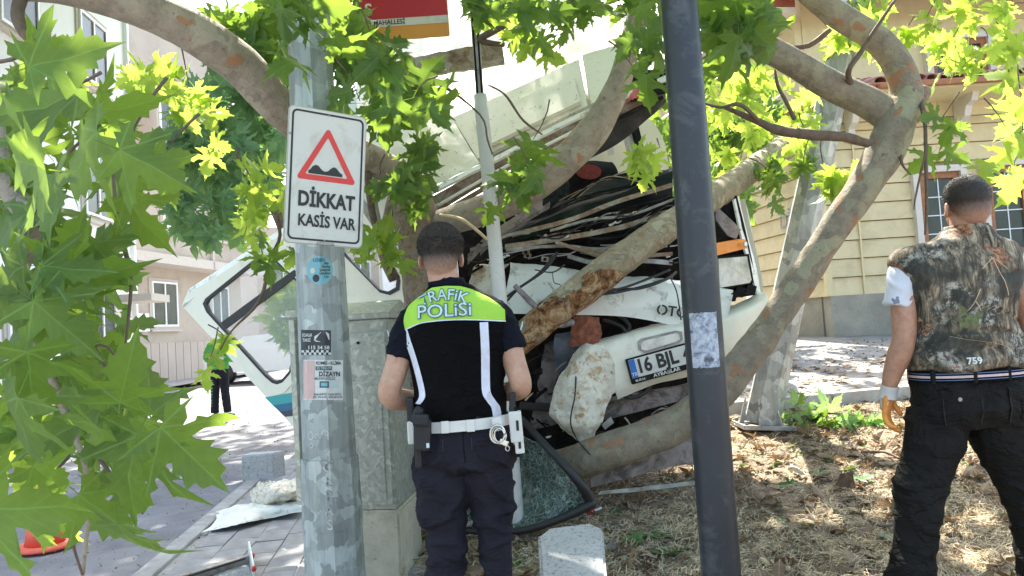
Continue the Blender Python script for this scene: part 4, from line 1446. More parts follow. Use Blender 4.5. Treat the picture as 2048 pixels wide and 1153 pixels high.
# door of the far side ajar at the left
a_ = Vector((P(603, 800, 3.9).x, P(603, 800, 3.9).y, 0))
box('open_door', Vector((a_.x, a_.y, (P(598, 640, 3.9).z + P(598, 1003, 3.9).z) / 2)), (.03, .14, P(598, 640, 3.9).z - P(598, 1003, 3.9).z), M['cab'], cb, Matrix.Rotation(R(-12), 3, 'Z'), .004)
box('open_door_hood', P(594, 630, 3.9), (.06, .2, .035), M['cab'], cb, None, .004)

# ------------------------------------------------------------------ leaves
_half = [(0.0, 0.0), (.08, -.04), (.20, -.15), (.27, -.11), (.37, -.17), (.36, -.07), (.52, -.05), (.40, .02), (.30, .08), (.20, .13),
         (.28, .17), (.38, .17), (.43, .25), (.56, .27), (.56, .35), (.80, .52), (.58, .47), (.50, .50), (.44, .41), (.32, .37), (.17, .35),
         (.20, .46), (.30, .53), (.24, .61), (.30, .74), (.19, .75), (.17, .87), (.06, .93), (0.0, 1.18)]


def leaf_template(seed, fold, droop, curl, lobes=1.0, simple=False):
    rr = random.Random(seed)
    H = _half if not simple else [_half[i] for i in (0, 2, 6, 9, 12, 15, 18, 20, 22, 24, 28)]
    Rt = [(x * (1 + rr.uniform(-.10, .10)), y + rr.uniform(-.02, .02)) if 0 < i < len(H) - 1 else (x, y) for i, (x, y) in enumerate(H)]
    Lt = [(-x * (1 + rr.uniform(-.14, .14)), y + rr.uniform(-.03, .03)) if 0 < i < len(H) - 1 else (-x, y) for i, (x, y) in enumerate(H)]
    mid = [(0, .2), (0, .45), (0, .78)]
    V2, Fc = [], []
    for side in (Rt, Lt):
        loop = [Vector((x, y, 0)) for x, y in side] + [Vector((0, y, 0)) for _, y in reversed(mid)]
        b = len(V2)
        V2 += [(v.x, v.y) for v in loop]
        for t in tessellate_polygon([loop]):
            Fc.append(tuple(b + k for k in t))
    V, UV = [], []
    ph = rr.uniform(0, 6)
    for x, y in V2:
        z = fold * abs(x) - droop * y * y - curl * x * x + .04 * math.sin(5 * x + ph) * (abs(x) + y * .5) + .03 * math.sin(9 * y + ph)
        V.append((x, y, z)); UV.append((x, y))
    b = len(V)
    V += [(-.008, 0.0, 0), (.008, 0.0, 0), (.006, -.32, -.10), (-.006, -.32, -.10)]
    UV += [(.2, .3)] * 4
    Fc.append((b, b + 1, b + 2, b + 3))
    # keep the faces' winding upwards
    out = []
    for f in Fc:
        a, c, d = (Vector(V[f[0]]), Vector(V[f[1]]), Vector(V[f[2]]))
        out.append(f if (c - a).cross(d - a).z > 0 else tuple(reversed(f)))
    return V, out, UV


def leaf_mesh(name, tpl, mat):
    V, Fc, UV = tpl
    me = bpy.data.meshes.new(name)
    me.from_pydata(V, [], Fc)
    uvl = me.uv_layers.new(name='UVMap')
    li = np.zeros(len(me.loops), dtype=np.int32); me.loops.foreach_get('vertex_index', li)
    uvl.data.foreach_set('uv', np.array(UV, dtype=np.float32)[li].ravel())
    me.materials.append(mat)
    me.shade_smooth()
    return me


TPL = [leaf_template(s, f, d, c) for s, f, d, c in ((1, .18, .20, .15), (2, -.10, .34, .25), (3, .30, .10, .0), (4, .05, .45, .30), (5, .22, -.12, .1), (6, -.2, .2, .0))]
STPL = [leaf_template(s, f, d, c, simple=True) for s, f, d, c in ((11, .18, .25, .1), (12, -.15, .35, .2), (13, .3, .1, .0))]
LM = {k: [leaf_mesh('leaf', t, M[k]) for t in TPL] for k in ('leaf_near', 'leaf_mid', 'leaf_backlit', 'leaf_blue')}
LMf = [leaf_mesh('leaf', t, M['leaf_fallen']) for t in TPL]


def leaf_M(c, L, ang, pitch, twist, yaw=0.0, facing=None):
    """leaf of length L whose blade is centred at c; ang = direction of its tip in the picture plane (radians, 0 right, pi/2 up);
    pitch tips it away from / towards us, twist rolls it about its midrib"""
    rt, up, bk = Vector((1, 0, 0)), Vector((0, 0, 1)), Vector((0, -1, 0))
    y = rt * math.cos(ang) + up * math.sin(ang)
    y = (y * math.cos(pitch) + bk * math.sin(pitch)).normalized()
    x = y.cross(bk).normalized()
    z = x.cross(y)
    x2 = x * math.cos(twist) + z * math.sin(twist)
    z2 = x2.cross(y)
    Mx = Matrix(((x2.x * L, y.x * L, z2.x * L, 0), (x2.y * L, y.y * L, z2.y * L, 0), (x2.z * L, y.z * L, z2.z * L, 0), (0, 0, 0, 1)))
    o = Vector(c) - Mx.to_3x3() @ Vector((0, .42, 0))
    Mx.translation = o
    return Mx


def add_leaf(tree, Mx, key, k=None):
    ms = LM[key]
    o = bpy.data.objects.new('leaf', ms[rnd.randrange(len(ms)) if k is None else k % len(ms)])
    COL.objects.link(o)
    par(o, tree)
    o.matrix_basis = Mx
    return o


def leaf_cloud(name, mats, mat, parent, label=None):
    """many small leaves joined into one part"""
    if not mats: return None
    VV, FF, UU = [], [], []
    n = 0
    T = [(np.array(v, dtype=np.float64), f, np.array(u)) for v, f, u in STPL]
    for Mx in mats:
        v, f, u = T[rnd.randrange(3)]
        A = np.array(Mx)
        w_ = v @ A[:3, :3].T + A[:3, 3]
        VV.append(w_); UU.append(u)
        FF += [tuple(n + k for k in t) for t in f]
        n += len(v)
    V = np.concatenate(VV); U = np.concatenate(UU)
    me = bpy.data.meshes.new(name)
    me.from_pydata(V.tolist(), [], FF)
    uvl = me.uv_layers.new(name='UVMap')
    li = np.zeros(len(me.loops), dtype=np.int32); me.loops.foreach_get('vertex_index', li)
    uvl.data.foreach_set('uv', U.astype(np.float32)[li].ravel())
    me.materials.append(mat)
    o = bpy.data.objects.new(name, me)
    COL.objects.link(o)
    o['kind'] = 'stuff'
    par(o, parent)
    return o


def inpoly(x, y, pg):
    c = False
    n = len(pg)
    for i in range(n):
        x1, y1 = pg[i]; x2, y2 = pg[(i + 1) % n]
        if (y1 > y) != (y2 > y) and x < (x2 - x1) * (y - y1) / (y2 - y1) + x1: c = not c
    return c


def scatter_leaves(tree, pg, n, D0, D1, key, L0=.15, L1=.21, mean=-90, spread=70, store=None, sprig=5, gap=.0):
    """leaves in sprigs: each sprig is a short twig with a few leaves fanning from its end"""
    xs = [p[0] for p in pg]; ys = [p[1] for p in pg]
    made = 0; tries = 0
    while made < n and tries < n * 60:
        tries += 1
        cx, cy = rnd.uniform(min(xs), max(xs)), rnd.uniform(min(ys), max(ys))
        if not inpoly(cx, cy, pg): continue
        D = rnd.uniform(D0, D1)
        if gap and noise.noise(Vector((cx / 90, cy / 90, D * .6 + n))) < gap - .35: continue
        s = F / D
        k = min(sprig, n - made)
        base = rnd.uniform(mean - spread, mean + spread)
        hub = P(cx, cy, D)
        made0 = made
        for j in range(k):
            a = base + (j - (k - 1) / 2) * rnd.uniform(35, 60) + rnd.uniform(-15, 15)
            L = rnd.uniform(L0, L1)
            off = L * rnd.uniform(.45, .75)
            ar = R(a)
            dirv = Vector((math.cos(ar), 0, math.sin(ar)))
            c = hub + dirv * off + Vector((rnd.uniform(-.04, .04), rnd.uniform(-.08, .08), rnd.uniform(-.04, .04)))
            qx, qy, _ = proj(c)
            if not inpoly(qx, qy, pg) and rnd.random() < .75: continue
            Mx = leaf_M(c, L, ar, rnd.gauss(-.25, .45), rnd.gauss(0, .45))
            if store is not None: store.append(Mx)
            else: add_leaf(tree, Mx, key)
            made += 1
        if made > made0 and rnd.random() < .6:
            TW.setdefault(tree.name, []).append((hub, hub + Vector((rnd.uniform(-.12, .12), rnd.uniform(-.1, .1), rnd.uniform(.05, .2))), .0035))


TW = {}


def twigs(tree, mat):
    """the leaf-bearing twigs that nobody could count: one part"""
    L = TW.get(tree.name, [])
    if not L: return
    V, Fc = [], []
    for a, b, r in L:
        v, f, _ = tube_geo([(a, r * .6), ((a + b) / 2 + Vector((rnd.uniform(-.02, .02), 0, rnd.uniform(-.01, .02))), r), (b, r * 1.3)], 5, 3)
        k = len(V)
        V += v; Fc += [tuple(k + i for i in t) for t in f]
    o = mesh('twigs', V, Fc, mat, tree, True)
    o['kind'] = 'stuff'


def tp(*a):
    """(px,py,D,width_px) list -> [(Vector, radius)]"""
    return [(P(x, y, D), wpx * .5 * D / F) for x, y, D, wpx in a]


def scrape_attr(o, fn):
    at = o.data.attributes.new('scrape', 'FLOAT', 'POINT')
    for i, v in enumerate(o.data.vertices): at.data[i].value = fn(v.co)


def rollcanopy(tree, n, box_, key, keep_py=40, L0=.16, L1=.24, dens=None):
    """the crown above the picture that throws the dappled shade"""
    out = []
    (x0, x1), (y0, y1), (z0, z1) = box_
    tries = 0
    while len(out) < n and tries < n * 8:
        tries += 1
        c = Vector((rnd.uniform(x0, x1), rnd.uniform(y0, y1), rnd.uniform(z0, z1)))
        if dens and not dens(c): continue
        if c.y > .3:
            px, py, D = proj(c)
            if py > keep_py - 90 and -120 < px < 2170: continue
        out.append(leaf_M(c, rnd.uniform(L0, L1), rnd.uniform(0, 6.28), rnd.gauss(-1.0, .5), rnd.gauss(0, .5)))
    return out


# ================================================================== plane tree hit by the minibus (trunk behind the officer)
t1 = root('plane_tree', P(850, 1010, 4.75), 'rough-barked plane tree behind the officer with a thick limb arching to the top left', 'tree')
tb = t1.location
trunk = tube('trunk', [(Vector((tb.x + .02, tb.y, G(tb.x, tb.y) - .1)), .24), (P(858, 800, 4.75), .18), (P(850, 560, 4.7), .145), (P(836, 450, 4.65), .135), (P(818, 380, 4.6), .125)],
             M['bark_rough'], t1, 24, 40, .12, 7, 3)
limb = tube('limb', tp((822, 410, 4.62, 52), (800, 355, 4.55, 56), (735, 318, 4.42, 62), (640, 280, 4.15, 68), (560, 215, 3.9, 76), (480, 130, 3.7, 84), (380, 62, 3.5, 82), (260, 10, 3.35, 76), (120, -28, 3.2, 72), (-60, -40, 3.1, 68)),
            M['bark'], t1, 28, 110, .07, 6, 5, knots=((.42, 3.2, .12, .012), (.62, 4.4, .1, .014)))
limb2 = tube('limb', tp((835, 470, 4.7, 50), (905, 440, 4.6, 58), (985, 415, 4.45, 64), (1065, 372, 4.35, 66), (1140, 312, 4.3, 64), (1200, 240, 4.3, 58), (1238, 165, 4.3, 48), (1262, 80, 4.3, 44), (1290, -20, 4.35, 40), (1330, -120, 4.4, 36)),
             M['bark'], t1, 24, 80, .06, 5, 9, knots=((.52, 4.0, .15, .012),))
tube('branch', tp((800, 360, 4.5, 30), (780, 420, 4.6, 22), (765, 500, 4.7, 20), (790, 560, 4.75, 24)), M['bark_rough'], t1, 10, 20, .1, 8, 4)
tube('branch', tp((1010, 90, 4.0, 10), (960, 80, 4.0, 13), (1010, 50, 3.95, 14), (1065, 8, 3.9, 18), (1110, -40, 3.9, 22)), M['twig'], t1, 8, 20, .1, 12, 5)
tube('branch', tp((790, 170, 3.9, 5), (840, 178, 3.9, 7), (880, 170, 3.9, 7), (960, 230, 3.85, 4), (975, 280, 3.85, 4), (985, 310, 3.85, 3)), M['twig'], t1, 7, 20, .15, 14, 5)
tube('branch', tp((975, 170, 3.9, 3), (1010, 190, 3.9, 5), (1045, 240, 3.9, 5), (1085, 270, 3.9, 3)), M['twig'], t1, 7, 16, .15, 14, 6)
tube('branch', tp((50, -30, 3.2, 26), (35, 30, 3.1, 24), (60, 80, 3.05, 18), (110, 85, 3.0, 8)), M['twig'], t1, 10, 16, .15, 14, 6)
tube('branch', tp((880, 430, 4.45, 6), (925, 440, 4.2, 7), (975, 480, 4.15, 6)), M['cutwood'], t1, 7, 10, .1, 14, 6)
tube('branch', tp((735, 340, 4.4, 16), (745, 430, 4.45, 14), (768, 500, 4.5, 12), (785, 560, 4.55, 16)), M['twig'], t1, 8, 16, .15, 14, 8)
poly('scar', [(795, 343, 4.43), (803, 334, 4.43), (812, 334, 4.43), (820, 342, 4.43), (818, 353, 4.43), (808, 360, 4.43), (797, 355, 4.43)], M['cutwood'], t1, .02)
# leaves of this tree, nearest groups first
A = 'leaf_mid'
scatter_leaves(t1, [(655, 0), (740, 0), (740, 80), (880, 95), (850, 200), (790, 270), (665, 250)], 40, 3.3, 3.9, A, .13, .19, -95, 60)
scatter_leaves(t1, [(555, -20), (735, -20), (740, 60), (640, 90), (556, 70)], 9, 3.0, 3.2, 'leaf_mid', .14, .18, -90, 60)
scatter_leaves(t1, [(760, 300), (860, 280), (925, 360), (940, 400), (850, 460), (760, 380)], 26, 3.8, 4.1, A, .10, .15, -60, 70)
scatter_leaves(t1, [(965, 330), (1060, 330), (1060, 400), (1030, 460), (975, 430)], 9, 3.7, 3.9, 'leaf_mid', .10, .15, -80, 50)
scatter_leaves(t1, [(930, -20), (1320, -20), (1320, 30), (1200, 40), (1060, 60), (940, 50)], 34, 3.1, 3.9, A, .10, .15, -90, 50)
scatter_leaves(t1, [(1040, 0), (1200, 20), (1200, 90), (1110, 130), (1060, 120), (1000, 110)], 10, 3.3, 4.0, 'leaf_backlit', .09, .13, -90, 50)
scatter_leaves(t1, [(1230, 60), (1330, 60), (1330, 150), (1270, 160), (1235, 130)], 7, 3.0, 3.3, A, .11, .16, -85, 30)
scatter_leaves(t1, [(1255, 290), (1330, 280), (1310, 380), (1270, 380)], 5, 3.9, 4.2, 'leaf_backlit', .12, .16, -95, 30, sprig=4)
scatter_leaves(t1, [(1050, 270), (1110, 250), (1120, 320), (1070, 330)], 3, 3.9, 4.1, A, .15, .20, -110, 30, sprig=2)
scatter_leaves(t1, [(410, 270), (600, 280), (605, 470), (480, 470), (500, 360)], 18, 3.9, 4.6, 'leaf_backlit', .11, .16, -100, 60)
scatter_leaves(t1, [(470, 60), (600, 60), (600, 200), (560, 180)], 16, 3.9, 4.7, 'leaf_mid', .13, .18, -90, 60)
scatter_leaves(t1, [(430, -30), (600, -30), (600, 190), (560, 170), (500, 110), (440, 60)], 44, 4.2, 5.2, 'leaf_mid', .12, .18, -90, 90)
scatter_leaves(t1, [(655, -30), (760, -30), (760, 250), (665, 250)], 18, 4.0, 4.9, 'leaf_mid', .12, .18, -90, 90)
scatter_leaves(t1, [(740, 90), (930, 90), (930, 210), (860, 300), (760, 300)], 15, 3.9, 4.5, 'leaf_mid', .11, .16, -90, 60)
scatter_leaves(t1, [(930, -30), (1330, -30), (1330, 20), (1100, 30), (960, 70)], 30, 4.0, 5.2, 'leaf_backlit', .12, .17, -90, 90)
scatter_leaves(t1, [(110, 60), (300, 110), (430, 180), (520, 290), (400, 240), (220, 230)], 26, 3.7, 4.8, 'leaf_backlit', .12, .18, -80, 80)
scatter_leaves(t1, [(470, 460), (600, 470), (595, 600), (490, 640), (455, 560)], 6, 4.0, 4.5, A, .09, .13, -110, 50, sprig=3)
scatter_leaves(t1, [(400, 650), (455, 650), (460, 730), (410, 730)], 4, 4.0, 4.2, 'leaf_backlit', .10, .14, -80, 30, sprig=2)
scatter_leaves(t1, [(705, 470), (800, 480), (790, 560), (705, 560)], 8, 4.2, 4.4, 'leaf_backlit', .13, .19, 60, 60, sprig=3)
scatter_leaves(t1, [(560, 480), (600, 480), (600, 600), (545, 720), (520, 700)], 0, 4.3, 4.5, 'leaf_backlit')
tube('branch', tp((545, 395, 4.2, 7), (560, 470, 4.2, 7), (540, 520, 4.2, 8), (520, 600, 4.15, 7), (465, 660, 4.1, 4), (440, 700, 4.1, 3)), M['twig'], t1, 7, 20, .15, 14, 7)
st = rollcanopy(t1, 1500, ((-3.6, 1.4), (1.0, 8.0), (3.3, 5.2)), A, dens=lambda c: noise.noise(c * .9) > (-.12 if c.x > -1.5 else .12))
leaf_cloud('foliage', st, M['leaf_mid'], t1)
twigs(t1, M['twig'])

# ================================================================== leaning plane tree at the right
t2 = root('leaning_plane_tree', PG(1150, 950), 'low forked plane tree curving up at the right in front of the tilted lamp post', 'tree')
trk = tube('trunk', tp((1060, 960, 5.1, 60), (1120, 935, 4.6, 68), (1230, 898, 4.35, 72), (1350, 850, 4.35, 72), (1440, 780, 4.3, 70), (1520, 680, 4.3, 62), (1590, 575, 4.3, 57), (1660, 470, 4.3, 58), (1730, 370, 4.3, 66), (1780, 280, 4.35, 76), (1800, 215, 4.4, 74)),
           M['bark_right'], t2, 30, 150, .085, 7, 11, knots=((.13, 2.0, .2, .01), (.62, 1.0, .12, .014), (.9, 3.0, .15, .012)))
def _sc(co):
    px, py, D = proj(co)
    # the long strip where the bark came off, low on the right flank
    cx = lerpt([(300, 1770), (470, 1700), (560, 1640), (640, 1595)], py)
    return .55 * math.exp(-((px - cx) / 14) ** 2) * (1 if 300 < py < 640 else 0) - .25
scrape_attr(trk, _sc)
tube('limb', tp((1790, 240, 4.4, 66), (1735, 205, 4.4, 62), (1660, 170, 4.35, 58), (1580, 122, 4.3, 54), (1500, 78, 4.25, 52), (1450, 50, 4.2, 50), (1380, 20, 4.15, 48), (1300, -30, 4.1, 44)), M['bark_right'], t2, 24, 60, .05, 5, 13, knots=((.2, 1.2, .1, .01),))
tube('limb', tp((1800, 235, 4.4, 74), (1812, 190, 4.4, 64), (1795, 130, 4.4, 58), (1755, 80, 4.4, 54), (1690, 40, 4.4, 52), (1635, 0, 4.4, 50), (1570, -60, 4.4, 48)), M['bark_right'], t2, 22, 56, .05, 5, 17)
tube('burl', tp((1815, 210, 4.4, 40), (1838, 190, 4.4, 38), (1852, 182, 4.4, 24), (1860, 178, 4.4, 6)), M['bark_rough'], t2, 12, 14, .35, 18, 3)
tube('branch', tp((1735, 288, 4.25, 18), (1690, 275, 4.15, 20), (1620, 270, 4.1, 22), (1560, 262, 4.1, 20), (1520, 245, 4.1, 15), (1450, 215, 4.1, 9)), M['twig'], t2, 9, 24, .15, 14, 9)
tube('branch', tp((1700, 168, 4.3, 14), (1698, 140, 4.2, 12), (1725, 100, 4.2, 10), (1750, 60, 4.2, 8), (1790, 0, 4.2, 6)), M['twig'], t2, 8, 20, .15, 14, 9)
tube('branch', tp((1842, 200, 4.35, 10), (1850, 250, 4.2, 8), (1852, 330, 4.1, 7), (1853, 420, 4.1, 6), (1850, 470, 4.1, 4)), M['twig'], t2, 8, 24, .2, 14, 10)
tube('branch', tp((1852, 300, 4.1, 4), (1832, 390, 4.1, 4), (1828, 420, 4.1, 2)), M['twig'], t2, 6, 12, .2, 14, 10)
tube('branch', tp((1800, 300, 4.3, 6), (1805, 330, 4.2, 6), (1822, 350, 4.2, 3)), M['twig'], t2, 6, 12, .2, 14, 10)
tube('branch', tp((1520, 245, 4.1, 9), (1480, 210, 4.0, 8), (1440, 215, 4.0, 6), (1400, 205, 4.0, 4)), M['twig'], t2, 7, 18, .2, 14, 12)
tube('branch', tp((1590, 240, 4.3, 9), (1570, 200, 4.3, 8), (1555, 170, 4.3, 7), (1550, 140, 4.3, 4)), M['twig'], t2, 7, 14, .2, 14, 13)
tube('branch', tp((1660, 60, 4.9, 12), (1620, 90, 4.9, 11), (1575, 95, 4.9, 9), (1545, 80, 4.9, 5)), M['twig'], t2, 7, 14, .2, 14, 14)
scatter_leaves(t2, [(1395, -20), (1560, -20), (1530, 60), (1500, 130), (1400, 120)], 26, 2.9, 3.4, 'leaf_mid', .16, .22, -90, 60)
scatter_leaves(t2, [(1590, 0), (2060, 0), (2060, 60), (1990, 150), (1850, 150), (1700, 130)], 80, 4.8, 6.2, 'leaf_backlit', .12, .17, -90, 90)
scatter_leaves(t2, [(1840, 80), (2060, 60), (2060, 210), (1980, 140), (1850, 150)], 13, 4.6, 5.6, 'leaf_backlit', .12, .17, -90, 90, gap=.3)
scatter_leaves(t2, [(1990, 190), (2060, 180), (2060, 290), (2010, 280)], 8, 3.9, 4.3, 'leaf_backlit', .14, .19, -90, 60)
scatter_leaves(t2, [(1970, 320), (2060, 300), (2060, 380), (1975, 385)], 5, 3.6, 3.9, 'leaf_backlit', .15, .19, -100, 40, sprig=3)
scatter_leaves(t2, [(1855, 235), (1925, 235), (1925, 300), (1855, 300)], 5, 4.0, 4.2, 'leaf_mid', .13, .17, -60, 60, sprig=3)
scatter_leaves(t2, [(1640, 330), (1730, 300), (1720, 410), (1650, 400)], 8, 4.5, 4.9, 'leaf_backlit', .13, .18, -90, 60, sprig=3)
scatter_leaves(t2, [(1500, 330), (1620, 300), (1610, 420), (1530, 410)], 16, 4.8, 5.4, 'leaf_mid', .11, .15, -90, 60)
scatter_leaves(t2, [(1400, 130), (1620, 120), (1640, 260), (1560, 330), (1420, 380)], 60, 5.0, 6.2, 'leaf_backlit', .12, .17, -90, 80, gap=.2)
st = rollcanopy(t2, 1150, ((.6, 5.2), (1.6, 8.0), (3.6, 5.6)), A, dens=lambda c: (noise.noise(c * .9 + Vector((5, 0, 0))) > (-.02 if c.y < 6.3 else .36)) and not (.9 < c.x < 2.9 and 4.9 < c.y < 6.3))
leaf_cloud('foliage', st, M['leaf_mid'], t2)
twigs(t2, M['twig'])

# ================================================================== torn-off trunk lying across the front of the minibus
log = tube('torn_bough', tp((985, 735, 4.45, 54), (1050, 672, 4.42, 60), (1130, 605, 4.4, 64), (1215, 540, 4.42, 64), (1300, 478, 4.5, 60), (1380, 425, 4.7, 56), (1460, 372, 5.1, 52), (1540, 315, 5.7, 50), (1600, 275, 6.2, 50), (1645, 250, 6.5, 50)),
           M['bark_log'], None, 30, 140, .09, 8, 21, knots=((.3, 4.0, .15, .012),))
def _sl(co):
    px, py, D = proj(co)
    v = .0
    for (x, y, rx, ry) in ((1110, 640, 62, 42), (1020, 700, 60, 46), (1178, 600, 44, 24), (1215, 562, 50, 22)):
        v = max(v, 1.05 - (((px - x) / rx) ** 2 + ((py - y) / ry) ** 2) * .55)
    return v
scrape_attr(log, _sl)
tag(log, 'torn plane bough with scraped orange wood lying diagonally across the minibus front', 'tree trunk')

# ================================================================== foreground plane branch at the left
t0 = root('plane_tree_bough', Vector((-1.6, 1.3, 0)), 'large close green plane leaves filling the left edge of the picture', 'tree')
t0['label'] = 'nearest plane tree bough with big green leaves hanging at the left edge'
tube('branch', tp((-60, -60, 1.9, 40), (-30, 130, 1.7, 40), (0, 330, 1.6, 42), (35, 400, 1.55, 48), (62, 440, 1.5, 44), (52, 500, 1.5, 36), (30, 590, 1.5, 32), (70, 680, 1.5, 24), (120, 800, 1.5, 16), (175, 960, 1.5, 10), (165, 1150, 1.5, 8)), M['bark'], t0, 14, 60, .12, 16, 1)
tube('branch', tp((62, 440, 1.5, 24), (95, 445, 1.5, 16), (110, 410, 1.45, 10), (118, 330, 1.45, 7), (200, 250, 1.4, 5)), M['twig'], t0, 8, 20, .15, 20, 2)
tube('branch', tp((-40, 130, 1.5, 10), (20, 120, 1.45, 8), (45, 110, 1.4, 7), (60, 135, 1.4, 4)), M['twig'], t0, 8, 14, .2, 25, 3)
tube('branch', tp((40, 640, 1.5, 14), (90, 700, 1.5, 10), (60, 740, 1.5, 8), (200, 690, 1.45, 6), (240, 740, 1.45, 4)), M['twig'], t0, 8, 20, .15, 20, 4)
tube('branch', tp((40, 580, 1.5, 14), (120, 640, 1.45, 10), (190, 700, 1.45, 9), (250, 800, 1.4, 7), (300, 820, 1.4, 4)), M['twig'], t0, 8, 20, .15, 20, 5)
tube('branch', tp((225, 340, 1.5, 7), (235, 440, 1.5, 9), (250, 500, 1.5, 10), (262, 570, 1.5, 8), (250, 700, 1.5, 5)), M['twig'], t0, 8, 20, .2, 20, 6)
tube('branch', tp((130, 1000, 1.4, 6), (145, 1085, 1.4, 6), (165, 1150, 1.4, 5)), M['twig'], t0, 7, 12, .2, 20, 7)
# (centre px, py, depth, length m, direction deg)
near = [(130, 120, 1.25, .17, 20), (95, 215, 1.2, .22, 190), (150, 315, 1.2, .20, 215), (235, 225, 1.3, .16, -10), (290, 290, 1.3, .17, -35), (60, 330, 1.15, .19, 160),
        (115, 400, 1.25, .16, -75), (225, 350, 1.3, .15, -70), (300, 330, 1.35, .15, -30), (280, 440, 1.3, .15, -60), (190, 400, 1.35, .14, -100), (60, 560, 1.2, .15, 200),
        (150, 500, 1.35, .15, 60), (180, 560, 1.3, .16, -10), (215, 520, 1.4, .13, -50), (100, 640, 1.25, .16, -120), (190, 650, 1.35, .14, -30), (60, 770, 1.15, .17, -100),
        (130, 700, 1.25, .15, -60), (215, 690, 1.4, .13, 20), (250, 760, 1.3, .15, 60), (300, 780, 1.25, .15, 100), (390, 820, 1.2, .17, -15), (300, 870, 1.2, .16, -80),
        (150, 850, 1.15, .19, -140), (200, 900, 1.15, .18, -120), (370, 900, 1.2, .17, -60), (250, 950, 1.15, .19, -110), (330, 990, 1.2, .17, -80), (40, 1010, 1.05, .19, 0),
        (30, 700, 1.2, .16, 180), (80, 900, 1.3, .15, -90), (100, 960, 1.3, .14, -70), (250, 1090, 1.2, .16, -100), (40, 1110, 1.1, .15, -60), (30, 860, 1.1, .17, 250),
        (200, 1020, 1.25, .15, -60), (150, 780, 1.3, .15, -80), (20, 440, 1.2, .15, 210), (40, 240, 1.3, .16, 120), (345, 700, 1.45, .13, 20), (100, 500, 1.4, .13, -100)]
for k_, (x, y, D, L, a) in enumerate(near):
    if k_ % 6 == 4: continue
    add_leaf(t0, leaf_M(P(x, y, D + rnd.uniform(-.1, .25)), L * .78, R(a), rnd.gauss(-.2, .4), rnd.gauss(0, .45)), 'leaf_near')
scatter_leaves(t0, [(-30, 150), (180, 200), (330, 250), (340, 400), (250, 470), (60, 480), (-30, 460)], 40, 1.2, 2.0, 'leaf_near', .085, .125, -60, 90)
scatter_leaves(t0, [(-30, 480), (230, 500), (250, 650), (180, 780), (-30, 800)], 20, 1.2, 2.0, 'leaf_near', .085, .125, -60, 90)
scatter_leaves(t0, [(-30, 780), (300, 760), (360, 880), (330, 1020), (120, 1060), (-30, 1000)], 20, 1.15, 1.8, 'leaf_near', .085, .125, -80, 70)
scatter_leaves(t0, [(0, 860), (120, 860), (100, 1000), (20, 1000)], 8, 1.6, 2.0, 'leaf_backlit', .12, .16, -80, 60)
st = rollcanopy(t0, 110, ((-3.2, -.3), (-1.5, 2.6), (2.9, 4.2)), A)
leaf_cloud('foliage', st, M['leaf_near'], t0)
twigs(t0, M['twig'])

# ================================================================== trees further back
def back_tree(name, label, px, py, D, pg, n_ind, n_stuff, D0, D1, key, L0, L1, trunk_pts, tr=.24, crown=None):
    t = root(name, Vector((P(px, py, D).x, P(px, py, D).y, G(P(px, py, D).x, P(px, py, D).y))), label, 'tree')
    b = t.location
    tube('trunk', [(b - Vector((0, 0, .2)), tr), (b + Vector((.05, 0, 1.6)), tr * .8)] + trunk_pts, M['bark_rough'], t, 14, 24, .1, 4, 2)
    scatter_leaves(t, pg, n_ind, D0, D0 + (D1 - D0) * .35, key, L0, L1, -90, 90)
    st = []
    scatter_leaves(t, pg, n_stuff, D0 + (D1 - D0) * .2, D1, key, L0, L1, -90, 120, store=st)
    if crown: st += rollcanopy(t, crown[0], crown[1], key, L0=.24, L1=.36)  # unseen high crown leaves, added to shade the road
    leaf_cloud('foliage', st, M[key], t)
    twigs(t, M['twig'])
    return t


back_tree('dark_plane_tree', 'dense dark bluish-green tree between the pole and the left apartment blocks', 640, 720, 10.5,
          [(335, 250), (400, 120), (560, 60), (600, 200), (540, 380), (500, 470), (440, 470), (380, 500), (325, 440), (340, 340)], 290, 460, 8.5, 11.5, 'leaf_blue', .18, .25,
          [(P(560, 420, 10.3), .13), (P(470, 250, 10), .09)], .16, (6000, ((-10, .3), (9.8, 21), (6.0, 12.0))))
back_tree('tall_street_tree', 'tall sunlit tree behind the crashed minibus seen through its cab window', 1400, 640, 13,
          [(1180, 380), (1240, 180), (1400, 120), (1530, 150), (1580, 240), (1500, 420), (1420, 520), (1300, 500)], 180, 420, 9.5, 12.5, 'leaf_mid', .19, .26,
          [(P(1400, 430, 13), .15), (P(1390, 200, 13), .1)])
back_tree('bright_street_tree', 'backlit pale green tree beyond the far corner of the yellow house', 1560, 560, 19,
          [(1380, 170), (1500, 0), (1700, -40), (1700, 120), (1560, 260), (1420, 320)], 60, 330, 15.5, 18.5, 'leaf_backlit', .24, .34,
          [(P(1540, 300, 18.6), .15), (P(1560, 150, 18), .1)])
back_tree('roadside_tree', 'bright yellow-green young tree beside the parked white car', 655, 690, 11.5,
          [(505, 580), (560, 560), (640, 575), (640, 700), (560, 700), (540, 640)], 60, 60, 8.8, 9.6, 'leaf_backlit', .16, .22,
          [(P(640, 640, 11.3), .05), (P(610, 600, 11.2), .03)], .07)

# ================================================================== the crashed minibus
bs = root('crashed_minibus', PG(1300, 930), 'crashed white minibus with crushed front and peeled roof wrapped around the plane tree', 'minibus')
